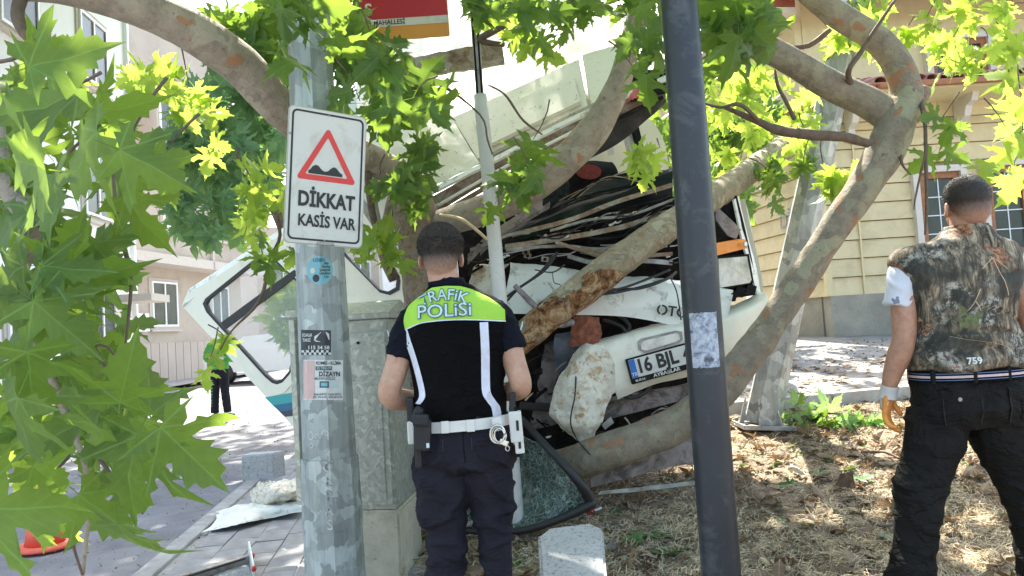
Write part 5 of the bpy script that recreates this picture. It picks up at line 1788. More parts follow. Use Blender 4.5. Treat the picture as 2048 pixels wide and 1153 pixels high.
# --- roof: peeled forward, its outer skin towards us
sheet('roof', [[(790, 398, 4.95), (900, 352, 4.92), (1060, 282, 4.95), (1200, 212, 5.0), (1335, 146, 5.1)],
               [(742, 330, 5.15), (860, 285, 5.1), (1040, 215, 5.2), (1190, 145, 5.3), (1325, 95, 5.4)],
               [(715, 230, 5.6), (800, 200, 5.6), (990, 130, 5.8), (1160, 60, 5.9), (1300, 40, 6.0)],
               [(715, 110, 6.2), (810, 80, 6.3), (980, 0, 6.5), (1150, -60, 6.7), (1290, -90, 6.8)],
               [(730, 10, 7.4), (830, -40, 7.5), (990, -120, 7.7), (1150, -180, 7.9), (1280, -200, 8.0)]], M['roof'], bs, 70, 40, .012, 2.2, .01, 3)
sheet('torn_roof_lining', [[(735, 175, 5.5), (860, 150, 5.45), (1010, 130, 5.5)], [(740, 135, 5.55), (860, 110, 5.5), (1005, 85, 5.55)]], M['rusty'], bs, 30, 8, .04, 6, .02, 77)
# raised panels of the roof
def rpanel(name, pts, lift, mat=M['roof']):
    rows = [[pts[0], pts[1]], [pts[3], pts[2]]]
    return sheet(name, rows, mat, bs, 24, 10, .004, 3, .03, 5)
rp = rpanel('roof_panel', [(955, 318, 4.88), (1175, 212, 4.92), (1158, 118, 5.2), (905, 236, 5.16)], 0)
rpanel('roof_panel', [(975, 290, 4.87), (1160, 203, 4.9), (1148, 150, 5.06), (945, 240, 5.04)], 0)
rpanel('roof_panel', [(1182, 208, 4.93), (1290, 158, 5.0), (1270, 80, 5.3), (1165, 110, 5.2)], 0)
# crushed roof corner at the left
sheet('crushed_roof_corner', [[(800, 402, 4.85), (850, 380, 4.83), (905, 355, 4.82), (960, 328, 4.84)],
                              [(770, 350, 4.9), (820, 318, 4.92), (880, 290, 4.95), (935, 290, 4.96)],
                              [(735, 290, 5.1), (790, 240, 5.15), (850, 225, 5.2), (905, 238, 5.14)]], M['roof'], bs, 50, 36, .018, 5, .006, 8)
sheet('roof_gutter', [[(812, 412, 4.8), (960, 338, 4.78), (1150, 240, 4.82), (1335, 160, 4.95)], [(808, 402, 4.82), (957, 330, 4.8), (1150, 231, 4.84), (1333, 150, 4.97)]], M['white'], bs, 60, 3, .004, 6, .02, 3)
sheet('windscreen_header', [[(850, 440, 4.85), (960, 372, 4.82), (1140, 280, 4.9), (1330, 198, 5.0)], [(845, 405, 4.86), (957, 342, 4.84), (1145, 246, 4.9), (1335, 162, 5.02)]], M['rusty'], bs, 50, 6, .012, 5, .02, 12)
for i, (a, b, wd, mt_) in enumerate((((880, 428, 4.8), (1190, 262, 4.86), 10, 'rusty'), ((870, 415, 4.79), (1150, 262, 4.8), 7, 'white'), ((1010, 372, 4.8), (1200, 288, 4.86), 8, 'steel'), ((1120, 300, 4.8), (1325, 196, 4.95), 9, 'black'))):
    tube('trim_strip', tp((*a, wd), ((a[0] + b[0]) / 2, (a[1] + b[1]) / 2 - 4, (a[2] + b[2]) / 2, wd), (*b, wd)), M[mt_], bs, 6, 16, .1, 6, i)
# sun visor / headliner, grey, hanging under the header
sheet('headliner', [[(1180, 318, 5.05), (1240, 285, 5.05), (1300, 235, 5.1), (1332, 205, 5.12)], [(1165, 270, 5.0), (1230, 238, 5.0), (1290, 200, 5.0), (1330, 172, 5.0)]], M['dark_lining'], bs, 30, 10, .012, 5, .02, 14)
sheet('dark_pillar_top', [[(1262, 200, 4.9), (1300, 190, 4.9), (1334, 185, 4.95)], [(1258, 150, 4.95), (1295, 140, 4.95), (1334, 135, 5.0)]], M['black'], bs, 14, 8, .02, 6, .03, 15)
# --- cab interior seen through the opening
sheet('cab_rear_wall', [[(1010, 470, 6.1), (1150, 470, 6.1), (1345, 470, 6.2)], [(1040, 350, 6.0), (1160, 300, 6.0), (1330, 290, 6.2)], [(1060, 330, 6.0), (1175, 260, 6.0), (1275, 215, 6.1)]], M['cream'], bs, 20, 14, .01, 3, .02, 2)
V, Fc = [], []
seat = sheet('seat', [[(1132, 395, 5.75), (1180, 395, 5.72), (1236, 392, 5.75)], [(1130, 345, 5.72), (1178, 342, 5.66), (1236, 345, 5.72)], [(1142, 328, 5.75), (1180, 322, 5.72), (1224, 325, 5.75)]], M['black'], bs, 16, 12, .008, 8, .12, 2)
poly('seat_print', [(1180 + 25 * math.cos(a) - 2, 344 + 15 * math.sin(a), 5.62) for a in [2 * math.pi * k / 18 for k in range(18)]], plain('seat_red', (.22, .05, .045), .9, var=.4, scale=60, bump=.2), bs, .02)
seat2 = sheet('seat', [[(1030, 440, 5.5), (1080, 425, 5.45), (1140, 405, 5.5)], [(1050, 400, 5.48), (1090, 385, 5.42), (1138, 372, 5.48)], [(1080, 368, 5.5), (1108, 352, 5.46), (1136, 356, 5.5)]], plain('patterned_seat', (.035, .04, .04), .9, var=.8, scale=30, bump=.3, spec=.05), bs, 16, 12, .01, 8, .12, 4)
# door frame of the far side of the cab
bar('door_pillar', P(1248, 240, 5.5), P(1282, 385, 5.5), .05, .05, M['white'], bs)
bar('door_pillar', P(1264, 232, 5.45), P(1296, 370, 5.45), .035, .05, M['black'], bs)
poly('notice', [(1214, 292, 5.9), (1227, 288, 5.9), (1228, 310, 5.9), (1216, 312, 5.9)], M['paper'], bs, .005)
tube('latch', tp((1211, 290, 5.9, 3), (1222, 287, 5.9, 3)), M['black'], bs, 6, 1)
# pink cloth stuck at the top corner
pk = sheet('pink_rag', [[(1246, 208, 4.82), (1262, 200, 4.8), (1278, 190, 4.8)], [(1262, 190, 4.8), (1278, 182, 4.76), (1302, 184, 4.8)], [(1272, 168, 4.82), (1288, 164, 4.8), (1305, 168, 4.82)]], plain('pink_cloth', (.60, .17, .18), .85, var=.15, bump=.3), None, 22, 18, .025, 12, .003, 7)
tag(pk, 'crumpled pink rag caught under the upper right corner of the minibus roof', 'rag')
sheet('cab_floor_shadow_panel', [[(925, 660, 5.6), (1150, 640, 5.6), (1345, 620, 5.6), (1470, 600, 5.6)], [(915, 520, 5.7), (1150, 520, 5.7), (1345, 500, 5.7), (1470, 500, 5.7)], [(905, 430, 5.9), (1100, 430, 5.9), (1345, 395, 5.9), (1470, 410, 5.7)]], M['under'], bs, 20, 20, .05, 4, .02, 44).name = 'cab_shade_backing'  # dark backing sheet added behind the cab gaps, shade put into its colour
# --- dashboard and crushed front structure, dark layers
sheet('dashboard', [[(985, 520, 4.95), (1120, 490, 4.92), (1250, 450, 4.95), (1345, 420, 5.0)], [(1000, 470, 5.15), (1120, 425, 5.1), (1250, 385, 5.15), (1345, 355, 5.2)], [(1100, 440, 5.5), (1180, 400, 5.5), (1270, 375, 5.5), (1345, 335, 5.5)]], M['black'], bs, 50, 26, .018, 4, .02, 21)
sheet('windscreen_ledge', [[(1038, 482, 4.78), (1130, 448, 4.74), (1230, 412, 4.74), (1345, 372, 4.8)], [(1062, 452, 4.85), (1130, 425, 4.82), (1230, 392, 4.84), (1345, 342, 4.9)]], M['dark_green'], bs, 40, 8, .012, 5, .012, 22)
sheet('folded_windscreen', [[(1100, 420, 4.98), (1180, 388, 4.9), (1260, 370, 4.9), (1345, 345, 4.95)], [(1120, 402, 5.1), (1190, 368, 5.1), (1250, 345, 5.1), (1300, 335, 5.2)]], M['dark_green'], bs, 30, 10, .006, 6, .01, 23)
for k in range(7):
    tube('windscreen_rib', tp((1118 + k * 6, 402 - k * 1, 4.86, 2.5), (1180 + k * 6, 372 - k * 3, 4.86, 3), (1262 + k * 5, 338 + k * 5, 4.88, 2.5)), M['dark_green'] if k % 3 else M['rusty'], bs, 5, 12, .1, 8, k)
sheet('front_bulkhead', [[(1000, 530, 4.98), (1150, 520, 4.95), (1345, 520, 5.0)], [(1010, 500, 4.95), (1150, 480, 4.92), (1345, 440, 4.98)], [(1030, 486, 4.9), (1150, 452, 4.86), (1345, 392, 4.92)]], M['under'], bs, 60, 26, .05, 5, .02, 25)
strips = [((1024, 470, 4.74), (1140, 440, 4.70), (1230, 405, 4.7), (1345, 370, 4.76), 9, 'rusty'), ((1010, 494, 4.70), (1120, 478, 4.66), (1240, 455, 4.66), (1345, 422, 4.72), 10, 'rusty'),
          ((1012, 500, 4.68), (1120, 492, 4.66), (1200, 498, 4.7), (1290, 480, 4.8), 6, 'steel'), ((1110, 484, 4.62), (1160, 500, 4.6), (1220, 515, 4.6), (1345, 508, 4.7), 7, 'rusty'),
          ((1135, 512, 4.62), (1190, 526, 4.6), (1250, 520, 4.62), (1345, 526, 4.7), 9, 'steel'), ((1160, 500, 4.64), (1210, 508, 4.62), (1240, 514, 4.62), (1270, 512, 4.64), 14, 'rusty'),
          ((960, 505, 4.8), (1000, 470, 4.8), (1050, 440, 4.82), (1100, 410, 4.86), 12, 'grey_beam'), ((935, 520, 4.8), (975, 480, 4.8), (1020, 450, 4.8), (1085, 408, 4.8), 20, 'grey_beam'),
          ((940, 500, 4.75), (975, 488, 4.7), (1020, 470, 4.7), (1060, 465, 4.72), 6, 'steel'), ((1395, 500, 4.76), (1425, 496, 4.76), (1440, 498, 4.76), (1450, 500, 4.76), 7, 'steel'),
          ((1290, 470, 4.74), (1320, 440, 4.7), (1345, 425, 4.7), (1350, 420, 4.7), 7, 'black'), ((1100, 462, 4.7), (1180, 440, 4.68), (1260, 430, 4.7), (1345, 400, 4.74), 5, 'steel'),
          ((1040, 520, 4.68), (1120, 512, 4.66), (1200, 522, 4.66), (1240, 530, 4.66), 5, 'black'), ((1150, 470, 4.68), (1200, 478, 4.66), (1250, 470, 4.68), (1320, 450, 4.7), 4, 'black')]
for i, (*pp, wd, mt_) in enumerate(strips):
    a_, b_, c_, d_ = pp
    sheet('bent_strip', [[(x, y + wd / 2, D) for x, y, D in pp], [(x, y - wd / 2, D + .01) for x, y, D in pp]], M[mt_], bs, 30, 3, .006, 9, .006, 30 + i)
for (x, y) in ((1055, 512), (1090, 519), (1052, 505)):
    box('hinge', P(x, y, 4.66), (.045, .02, .03), M['rusty'], bs, Matrix.Rotation(R(12), 3, 'Y'), .004)
    tube('hinge_bolt', tp((x, y, 4.64, 7), (x, y + .1, 4.62, 7)), M['black'], bs, 8, 1)
# jumbled small wreckage in the dark gap: one part nobody could count
bm = bmesh.new()
rw = random.Random(5)
for k in range(150):
    x, y = rw.uniform(930, 1350), rw.uniform(440, 560)
    if y < 500 - (x - 930) * .25: continue
    D = rw.uniform(4.72, 4.9)
    box_bm(bm, P(x, y, D), rw.uniform(.02, .16), rw.uniform(.005, .02), rw.uniform(.004, .02), Matrix.Rotation(rw.gauss(-.25, .35), 3, 'Y') @ Matrix.Rotation(rw.uniform(-.5, .5), 3, 'Z'))
for k in range(170):
    x, y = rw.uniform(1040, 1400), rw.uniform(700, 900)
    if y < 690 + (1400 - x) * .15: continue
    box_bm(bm, P(x, y, rw.uniform(4.8, 5.2)), rw.uniform(.02, .18), rw.uniform(.005, .03), rw.uniform(.004, .025), Matrix.Rotation(rw.gauss(0, .6), 3, 'Y') @ Matrix.Rotation(rw.uniform(-.5, .5), 3, 'Z'))
o = bm_obj('wreckage', bm, M['under'], bs); o['kind'] = 'stuff'
for mt_, nn_ in (('steel', 16), ('rusty', 22), ('rubber', 60), ('white', 34), ('cutwood', 12)):
    V, Fc = [], []
    for k in range(nn_):
        if rw.random() < .72:
            x, y = rw.uniform(930, 1350), rw.uniform(395, 530)
            if y < 520 - (x - 930) * .36 or y > 545: continue
            sl, D = -.33 + rw.gauss(0, .14), rw.uniform(4.6, 4.82)
        else:
            x, y = rw.uniform(1040, 1380), rw.uniform(720, 900)
            if y < 800 - (x - 1200) * .2 and x > 1120: continue
            sl, D = rw.gauss(-.2, .8), rw.uniform(4.6, 4.95)
        L = rw.uniform(15, 110) if mt_ not in ('white', 'cutwood') else rw.uniform(3, 16)
        wd = rw.uniform(1.2, 4) if mt_ not in ('white',) else rw.uniform(2, 6)
        kk_ = rw.gauss(0, .15) * L
        pts = [(x, y, D, wd), (x + L * .4, y + L * .4 * sl + kk_, D + rw.uniform(-.06, .04), wd), (x + L * .7, y + L * .7 * sl + kk_ * .6, D, wd * .9), (x + L, y + L * sl, D + rw.uniform(-.05, .08), wd * .5)]
        v, f, _ = tube_geo(tp(*pts), 4 if mt_ in ('steel', 'rusty', 'white') else 5, 8, .1, 20)
        b = len(V); V += v; Fc += [tuple(b + i for i in t) for t in f]
    o = mesh('wreckage', V, Fc, M[mt_], bs); o['kind'] = 'stuff'
# --- white front panel (grille panel) and torn left piece
sheet('front_panel', [[(1006, 628, 4.62), (1120, 630, 4.60), (1250, 634, 4.6), (1360, 655, 4.62), (1442, 680, 4.64)],
                      [(1012, 585, 4.66), (1120, 590, 4.62), (1250, 592, 4.6), (1360, 606, 4.62), (1452, 628, 4.62)],
                      [(1020, 545, 4.70), (1120, 556, 4.66), (1250, 566, 4.64), (1360, 574, 4.64), (1462, 588, 4.62)],
                      [(1020, 526, 4.74), (1120, 536, 4.72), (1250, 552, 4.72), (1360, 562, 4.72), (1466, 584, 4.66)]], M['white'], bs, 110, 50, .018, 4.5, .005, 41)
sheet('torn_front_panel', [[(930, 640, 4.72), (965, 640, 4.7), (1003, 640, 4.7)], [(935, 590, 4.75), (970, 585, 4.7), (1010, 590, 4.72)], [(945, 548, 4.8), (975, 535, 4.78), (1005, 545, 4.8)], [(955, 530, 4.85), (985, 528, 4.85), (1018, 530, 4.85)]], M['rustwhite'], bs, 30, 30, .035, 7, .006, 43)
# maker's lettering on the front panel, stencil style capitals
pa, pb_ = P(1314, 620, 4.575), P(1374, 628, 4.58)
ML = frame((pa + pb_) / 2, pb_ - pa, CU)
V, Fc = text_mesh('OTO', .085, .018, .004, width=(pb_ - pa).length * 1.02)
mesh('lettering', [ML @ v for v in V], Fc, M['sign_black'], bs)
# stencil gaps of the letters O
for (x, y) in ((1322, 613), (1322, 628), (1362, 618), (1362, 634)):
    box('lettering_gap', P(x, y, 4.568), (.006, .004, .018), M['white'], bs, Matrix.Rotation(R(28), 3, 'Y'))
# near-black sheet painting the shade of the cavity behind, blue-grey radiator panel
sheet('cavity_shade_sheet', [[(1000, 960, 5.3), (1180, 900, 5.3), (1450, 800, 5.3)], [(1000, 760, 5.3), (1180, 750, 5.3), (1450, 720, 5.3)], [(990, 600, 5.2), (1180, 600, 5.2), (1450, 600, 5.2)]], M['under'], bs, 30, 30, .06, 4, .02, 44)
sheet('radiator_panel', [[(1125, 790, 4.86), (1150, 780, 4.84), (1176, 740, 4.84)], [(1108, 700, 4.8), (1140, 690, 4.78), (1185, 690, 4.8)], [(1112, 668, 4.82), (1145, 664, 4.8), (1190, 650, 4.82)]], plain('grey_blue_metal', (.15, .18, .23), .5, .3, var=.3, bump=.4, dirt=(.3, .3, .32), dscale=7), bs, 20, 20, .02, 6, .01, 45)
sheet('inner_wing', [[(1060, 860, 4.95), (1110, 850, 4.9), (1150, 830, 4.9)], [(1075, 780, 4.95), (1100, 770, 4.9), (1125, 770, 4.9)], [(1090, 690, 4.95), (1110, 680, 4.95), (1125, 680, 4.95)]], M['grey_beam'], bs, 20, 20, .04, 6, .01, 46)
sheet('seat_foam', [[(1138, 696, 4.6), (1170, 690, 4.56), (1196, 688, 4.6)], [(1142, 665, 4.58), (1175, 660, 4.54), (1204, 668, 4.58)], [(1146, 634, 4.62), (1175, 632, 4.58), (1196, 636, 4.6)]], M['foam'], bs, 40, 34, .022, 16, .10, 47)
tube('hose', tp((1204, 640, 4.7, 7), (1245, 655, 4.68, 7), (1258, 690, 4.68, 7), (1262, 720, 4.7, 7)), M['rubber'], bs, 8, 16, .05)
tube('hose', tp((1235, 630, 4.72, 8), (1258, 650, 4.7, 8), (1255, 668, 4.7, 8)), M['rubber'], bs, 8, 10, .05)
# --- bumper
bmz = 4.55
sheet('bumper', [[(1236, 800, 4.58), (1300, 772, 4.58), (1380, 752, 4.6), (1460, 722, 4.66), (1528, 676, 4.8)],
                 [(1226, 772, 4.54), (1300, 752, 4.54), (1380, 732, 4.56), (1464, 702, 4.62), (1534, 652, 4.76)],
                 [(1200, 712, 4.54), (1300, 680, 4.54), (1380, 664, 4.56), (1468, 646, 4.62), (1537, 604, 4.76)],
                 [(1180, 692, 4.58), (1290, 662, 4.58), (1380, 646, 4.6), (1466, 628, 4.66), (1533, 590, 4.82)],
                 [(1182, 684, 4.72), (1290, 654, 4.72), (1380, 638, 4.74), (1462, 614, 4.82), (1522, 584, 5.0)]], M['cream'], bs, 90, 40, .009, 4, .01, 51)
sheet('crumpled_bumper_end', [[(1152, 884, 4.50), (1165, 886, 4.47), (1180, 882, 4.48), (1192, 870, 4.5)],
                              [(1104, 840, 4.50), (1145, 850, 4.42), (1185, 845, 4.42), (1208, 822, 4.5)],
                              [(1100, 815, 4.50), (1140, 800, 4.41), (1190, 800, 4.42), (1222, 790, 4.54)],
                              [(1122, 750, 4.52), (1155, 745, 4.42), (1195, 750, 4.44), (1232, 772, 4.56)],
                              [(1150, 712, 4.56), (1172, 700, 4.46), (1195, 705, 4.46), (1225, 720, 4.54)],
                              [(1168, 690, 4.58), (1180, 690, 4.5), (1195, 690, 4.5), (1215, 690, 4.55)]], M['rustwhite'], bs, 70, 80, .030, 6, .006, 53)
tube('dangling_wire', tp((1152, 736, 4.46, 3), (1150, 790, 4.36, 3), (1142, 830, 4.36, 3), (1143, 855, 4.36, 3), (1156, 882, 4.38, 3), (1180, 910, 4.3, 2)), M['rubber'], bs, 6, 24, .05)
# plate surface frame on the bumper face
pl0, pl1 = P(1262, 741, 4.50), P(1262 + 168, 741 - 46, 4.52)
MP = frame(P(1262, 741, 4.50), pl1 - pl0, CU)
Lp_ = .52
MSc = MP @ Matrix.Translation((Lp_ / 2 - .005, 0, 0))
MS_cur[0] = MSc
npd = root('number_plate_x', (0, 0, 0), None, None); bpy.data.objects.remove(npd)
pf = flat('number_plate', rrect(-.27, -.083, .27, .068, .006), M['black'], bs, .0, .02)
flat('plate_face', rrect(-.258, -.050, .258, .060, .004), M['sign_white'], pf, .0025)
flat('country_band', [(-.257, -.049), (-.222, -.049), (-.222, .059), (-.257, .059)], plain('plate_blue', (.01, .12, .42), .4, bump=0), pf, .0045)
text('lettering', 'TR', MSc @ Matrix.Translation((-.2395, -.03, .005)), M['sign_white'], pf, .030, .02)
text('lettering', '16', MSc @ Matrix.Translation((-.175, .006, .005)), M['sign_black'], pf, .112, .035, .078)
text('lettering', 'BJL', MSc @ Matrix.Translation((-.035, .006, .005)), M['sign_black'], pf, .112, .035, .128)
text('lettering', '4', MSc @ Matrix.Translation((.085, .006, .005)), M['sign_black'], pf, .112, .035, .045)
text('lettering', 'AYBAŞLAR', MSc @ Matrix.Translation((-.055, -.066, .001)), M['sign_white'], pf, .030, .025, .165)
text('lettering', 'BURSA', MSc @ Matrix.Translation((-.215, -.068, .001)), M['sign_white'], pf, .018, .02, .06)
# fog lamp recess
poly('lamp_recess', [(1278, 700, 4.522), (1276, 684, 4.522), (1284, 678, 4.522), (1352, 662, 4.522), (1364, 664, 4.522), (1366, 680, 4.522), (1358, 686, 4.522), (1290, 706, 4.522)], M['steel'], bs, .02)
fl_ = poly('fog_lamp', [(1283, 699, 4.515), (1281, 688, 4.515), (1288, 682, 4.515), (1350, 667, 4.515), (1358, 669, 4.515), (1360, 679, 4.515), (1352, 684, 4.515), (1292, 702, 4.515)], M['lens'], bs, .03)
for (x, y) in ((1202, 710), (1208, 738)): tube('bumper_bolt', tp((x, y, 4.53, 9), (x, y + .2, 4.50, 7)), M['rustwhite'], bs, 8, 1)
# beams under the bumper
bar('chassis_beam', P(1205, 826, 4.75), P(1392, 778, 4.8), .06, .09, M['grey_beam'], bs, .008)
bar('chassis_beam', P(1215, 800, 4.85), P(1400, 770, 4.9), .05, .03, M['steel'], bs, .006)
tube('hose', tp((1236, 786, 4.62, 8), (1262, 796, 4.6, 8), (1290, 786, 4.6, 8), (1302, 768, 4.6, 8)), M['rubber'], bs, 8, 20, .1, 30)
bar('axle_tube', P(1040, 812, 4.9), P(1110, 816, 4.88), .05, .05, M['rubber'], bs, .01)
# right end: headlight, indicator, pillar
sheet('wing_edge', [[(1468, 400, 4.95), (1480, 460, 4.93), (1500, 540, 4.92), (1516, 592, 4.92)], [(1478, 392, 5.05), (1491, 455, 5.03), (1512, 535, 5.02), (1522, 590, 5.02)]], M['white'], bs, 30, 4, .006, 5, .012, 61)
sheet('dark_side_pillar', [[(1400, 600, 5.0), (1440, 600, 5.0), (1515, 590, 4.98)], [(1395, 500, 5.0), (1440, 500, 5.0), (1500, 500, 4.97)], [(1400, 400, 5.0), (1440, 390, 5.0), (1474, 392, 4.98)]], M['black'], bs, 20, 24, .02, 5, .02, 62)
sheet('bent_pillar_piece', [[(1432, 440, 4.8), (1455, 470, 4.8), (1472, 478, 4.85)], [(1430, 410, 4.82), (1462, 440, 4.8), (1482, 460, 4.85)]], M['grey_beam'], bs, 16, 8, .012, 8, .02, 63)
hl = poly('headlight', [(1437, 518, 4.72), (1494, 513, 4.8), (1503, 560, 4.8), (1500, 566, 4.8), (1440, 576, 4.72)], M['lens'], bs, .10)
poly('headlight_rim', [(1432, 514, 4.74), (1498, 508, 4.82), (1508, 566, 4.82), (1438, 582, 4.74)], M['black'], bs, .05)
ind = poly('indicator', [(1430, 487, 4.70), (1482, 478, 4.78), (1492, 480, 4.80), (1494, 497, 4.80), (1432, 512, 4.70)], M['orange_lens'], bs, .06)
box('indicator_screw', P(1491, 489, 4.76), (.02, .02, .03), M['chrome'], bs, None, .004)
for (x, y) in ((1478, 584), (1462, 592), (1500, 580)): box('headlight_bracket', P(x, y, 4.85), (.06, .06, .06), M['black'], bs, Matrix.Rotation(R(20), 3, 'Y'), .006)
poly('inner_panel_tip', [(1440, 584, 4.68), (1466, 590, 4.66), (1446, 672, 4.60), (1440, 672, 4.60)], M['white'], bs, .008)
# body shell behind: rear of the cab and lower flank towards the back
sheet('body_flank', [[(1516, 640, 5.1), (1505, 640, 6.5), (1495, 650, 8.5)], [(1515, 560, 5.1), (1500, 560, 6.5), (1490, 575, 8.5)], [(1480, 400, 5.2), (1478, 430, 6.5), (1475, 470, 8.5)]], M['cream'], bs, 12, 12, .02, 2, .03, 65)
# wiring and wipers across the white panel
for k, (pp, wd) in enumerate(((((1115, 505), (1090, 540), (1040, 575), (1005, 600)), 6), (((1108, 510), (1080, 545), (1035, 580), (1008, 610)), 5), (((1112, 585), (1180, 588), (1250, 575), (1340, 540)), 5),
                            (((1116, 588), (1190, 590), (1260, 580), (1345, 555)), 5), (((1225, 580), (1280, 577), (1330, 560), (1352, 545)), 6), (((1340, 555), (1352, 580), (1358, 610), (1362, 640)), 3), (((1070, 540), (1105, 545), (1130, 530)), 3),
                            (((1105, 545), (1108, 565), (1120, 570), (1125, 580)), 2))):
    tube('cable', [(P(x, y, 4.35 + .16 * abs(i - 1.5) / 1.5 if k > 1 else 4.5), wd * .5 * 4.4 / F) for i, (x, y) in enumerate(pp)], M['rubber'], bs, 6, 24, .05)
tube('exhaust_pipe', tp((1030, 572, 4.45, 11), (1062, 605, 4.4, 12), (1098, 640, 4.38, 13), (1118, 650, 4.4, 13), (1145, 645, 4.45, 14)), M['grey_beam'], bs, 10, 30, .05)
# --- left flank of the body, sprung out and tilted, with its windows
PLN = plane3((365, 610, 5.6), (590, 860, 5.3), (800, 560, 5.1))
out = [(364, 612), (372, 590), (500, 512), (640, 420), (700, 380), (760, 340), (830, 420), (830, 640), (800, 700), (760, 790), (600, 862), (590, 858)]
win1 = [(408, 608), (413, 598), (505, 524), (520, 514), (535, 512), (548, 516), (572, 540), (610, 574), (640, 610), (645, 628), (638, 644), (580, 748), (566, 764), (555, 768), (545, 765), (530, 752), (415, 625)]
win2 = [(660, 470), (700, 440), (770, 510), (800, 560), (798, 580), (780, 590), (760, 585), (668, 490)]
side = poly('body_side', out, M['cream'], bs, .035, [win1, win2], PLN)
def ring(name, w, inset, mat, lift, th):
    cx = sum(p[0] for p in w) / len(w); cy = sum(p[1] for p in w) / len(w)
    inner = [(x + (cx - x) * inset, y + (cy - y) * inset) for x, y in w]
    outer_ = [(x + (x - cx) * .012, y + (y - cy) * .012) for x, y in w]
    return poly(name, outer_, mat, bs, th, [inner], PLN, lift)
ring('window_rubber', win1, .04, M['rubber'], .006, .03)
ring('window_rubber', win2, .10, M['rubber'], .006, .03)
def outset(w, k):
    cx = sum(p[0] for p in w) / len(w); cy = sum(p[1] for p in w) / len(w)
    return [(x + (x - cx) * k, y + (y - cy) * k) for x, y in w]
poly('window_surround', outset(win1, .16), M['cream'], bs, .012, [outset(win1, .01)], PLN, .008)
poly('side_window_glass', win1, M['glass'], bs, .005, (), PLN, -.012)
poly('side_window_glass', win2, M['glass'], bs, .005, (), PLN, -.012)
poly('window_divider', [(443, 646), (452, 658), (545, 590), (600, 548), (590, 540), (530, 582)], M['rubber'], bs, .02, (), PLN, .010)
poly('teal_stripe', [(530, 795), (612, 781), (770, 700), (770, 730), (612, 801), (546, 811)], M['teal'], bs, .002, (), PLN, .004)
poly('blue_stripe', [(546, 811), (612, 801), (770, 730), (770, 755), (612, 816), (560, 824)], M['blue'], bs, .002, (), PLN, .0045)
poly('dark_stripe', [(560, 824), (612, 816), (770, 755), (770, 770), (612, 829), (571, 834)], M['navy'], bs, .002, (), PLN, .004)
sheet('side_edge_roll', [[(364, 612, 5.58), (500, 512, 5.5), (640, 420, 5.3), (760, 342, 5.1)], [(378, 578, 5.66), (505, 496, 5.58), (640, 408, 5.4), (755, 332, 5.2)]], M['white'], bs, 30, 4, .004, 3, .03, 71)
# upper body of the left flank up to the crushed roof corner
sheet('upper_body_side', [[(640, 560, 5.5), (700, 500, 5.4), (800, 440, 5.2)], [(650, 400, 5.5), (700, 380, 5.4), (800, 350, 5.2)], [(690, 200, 5.8), (730, 180, 5.8), (800, 170, 5.8)]], M['white'], bs, 20, 20, .02, 3, .01, 72)
bar('bare_pillar', P(735, 350, 4.95), P(760, 470, 4.95), .03, .05, M['steel'], bs)
bar('bare_pillar', P(700, 372, 5.0), P(800, 520, 4.95), .04, .05, M['steel'], bs)
tube('blue_tarpaulin', tp((806, 400, 5.0, 10), (803, 460, 5.0, 12), (800, 520, 5.0, 8)), plain('blue_plastic', (.02, .08, .32), .4), bs, 8, 10, .2)

# ================================================================== things lying about
# grey rail under the log
sheet('fallen_rail', [[(1182, 975, 4.5), (1260, 955, 4.5), (1340, 935, 4.55), (1400, 925, 4.6)], [(1182, 942, 4.5), (1260, 915, 4.5), (1340, 895, 4.55), (1400, 885, 4.6)], [(1200, 930, 4.6), (1260, 905, 4.6), (1340, 882, 4.65), (1400, 872, 4.7)]], M['grey_beam'], None, 40, 14, .012, 6, .02, 81)
tag(bpy.data.objects['fallen_rail'], 'torn grey chassis rail lying on the ground under the leaning trunk', 'metal rail')
o = sheet('metal_strip', [[(1195, 990, 4.2), (1290, 982, 4.25), (1390, 970, 4.3)], [(1200, 983, 4.22), (1290, 974, 4.27), (1392, 962, 4.32)]], M['steel'], None, 20, 3, .008, 8, .004, 82)
tag(o, 'thin bent silver strip on the soil below the grey rail', 'metal strip')
o = sheet('bracket', [[(1210, 860, 4.5), (1228, 846, 4.5)], [(1203, 850, 4.5), (1222, 834, 4.5)]], M['steel'], None, 8, 4, .004, 9, .01, 83)
tag(o, 'small slotted steel bracket leaning by the crumpled bumper end', 'bracket')
# windscreen with shattered glass
ws = root('broken_windscreen', PG(1180, 1000), 'shattered windscreen in its black rubber frame behind the white tube post', 'windscreen')
A_, B_, C_, D_ = (862, 925), (1048, 868), (1190, 1000), (1040, 1066)
wsrows = [[(880, 1052, 4.35), (960, 1062, 4.3), (1040, 1060, 4.22), (1110, 1040, 4.2), (1186, 1004, 4.22)], [(905, 960, 4.62), (985, 950, 4.55), (1060, 960, 4.45), (1115, 965, 4.26), (1150, 958, 4.2)], [(930, 880, 4.9), (990, 862, 4.85), (1035, 868, 4.5), (1060, 880, 4.38), (1085, 888, 4.3)]]
sheet('shattered_glass', wsrows, M['shatter'], ws, 40, 30, .012, 5, .005, 91)
fr = [(880, 1052, 4.34, 14), (960, 1064, 4.29, 14), (1040, 1062, 4.2, 14), (1110, 1042, 4.17, 16), (1176, 1012, 4.17, 20), (1180, 1000, 4.18, 22), (1150, 955, 4.14, 19), (1085, 885, 4.24, 15), (1040, 835, 4.42, 12), (1000, 800, 4.7, 10)]
tube('rubber_frame', tp(*fr), M['rubber'], ws, 8, 60, .08, 14)
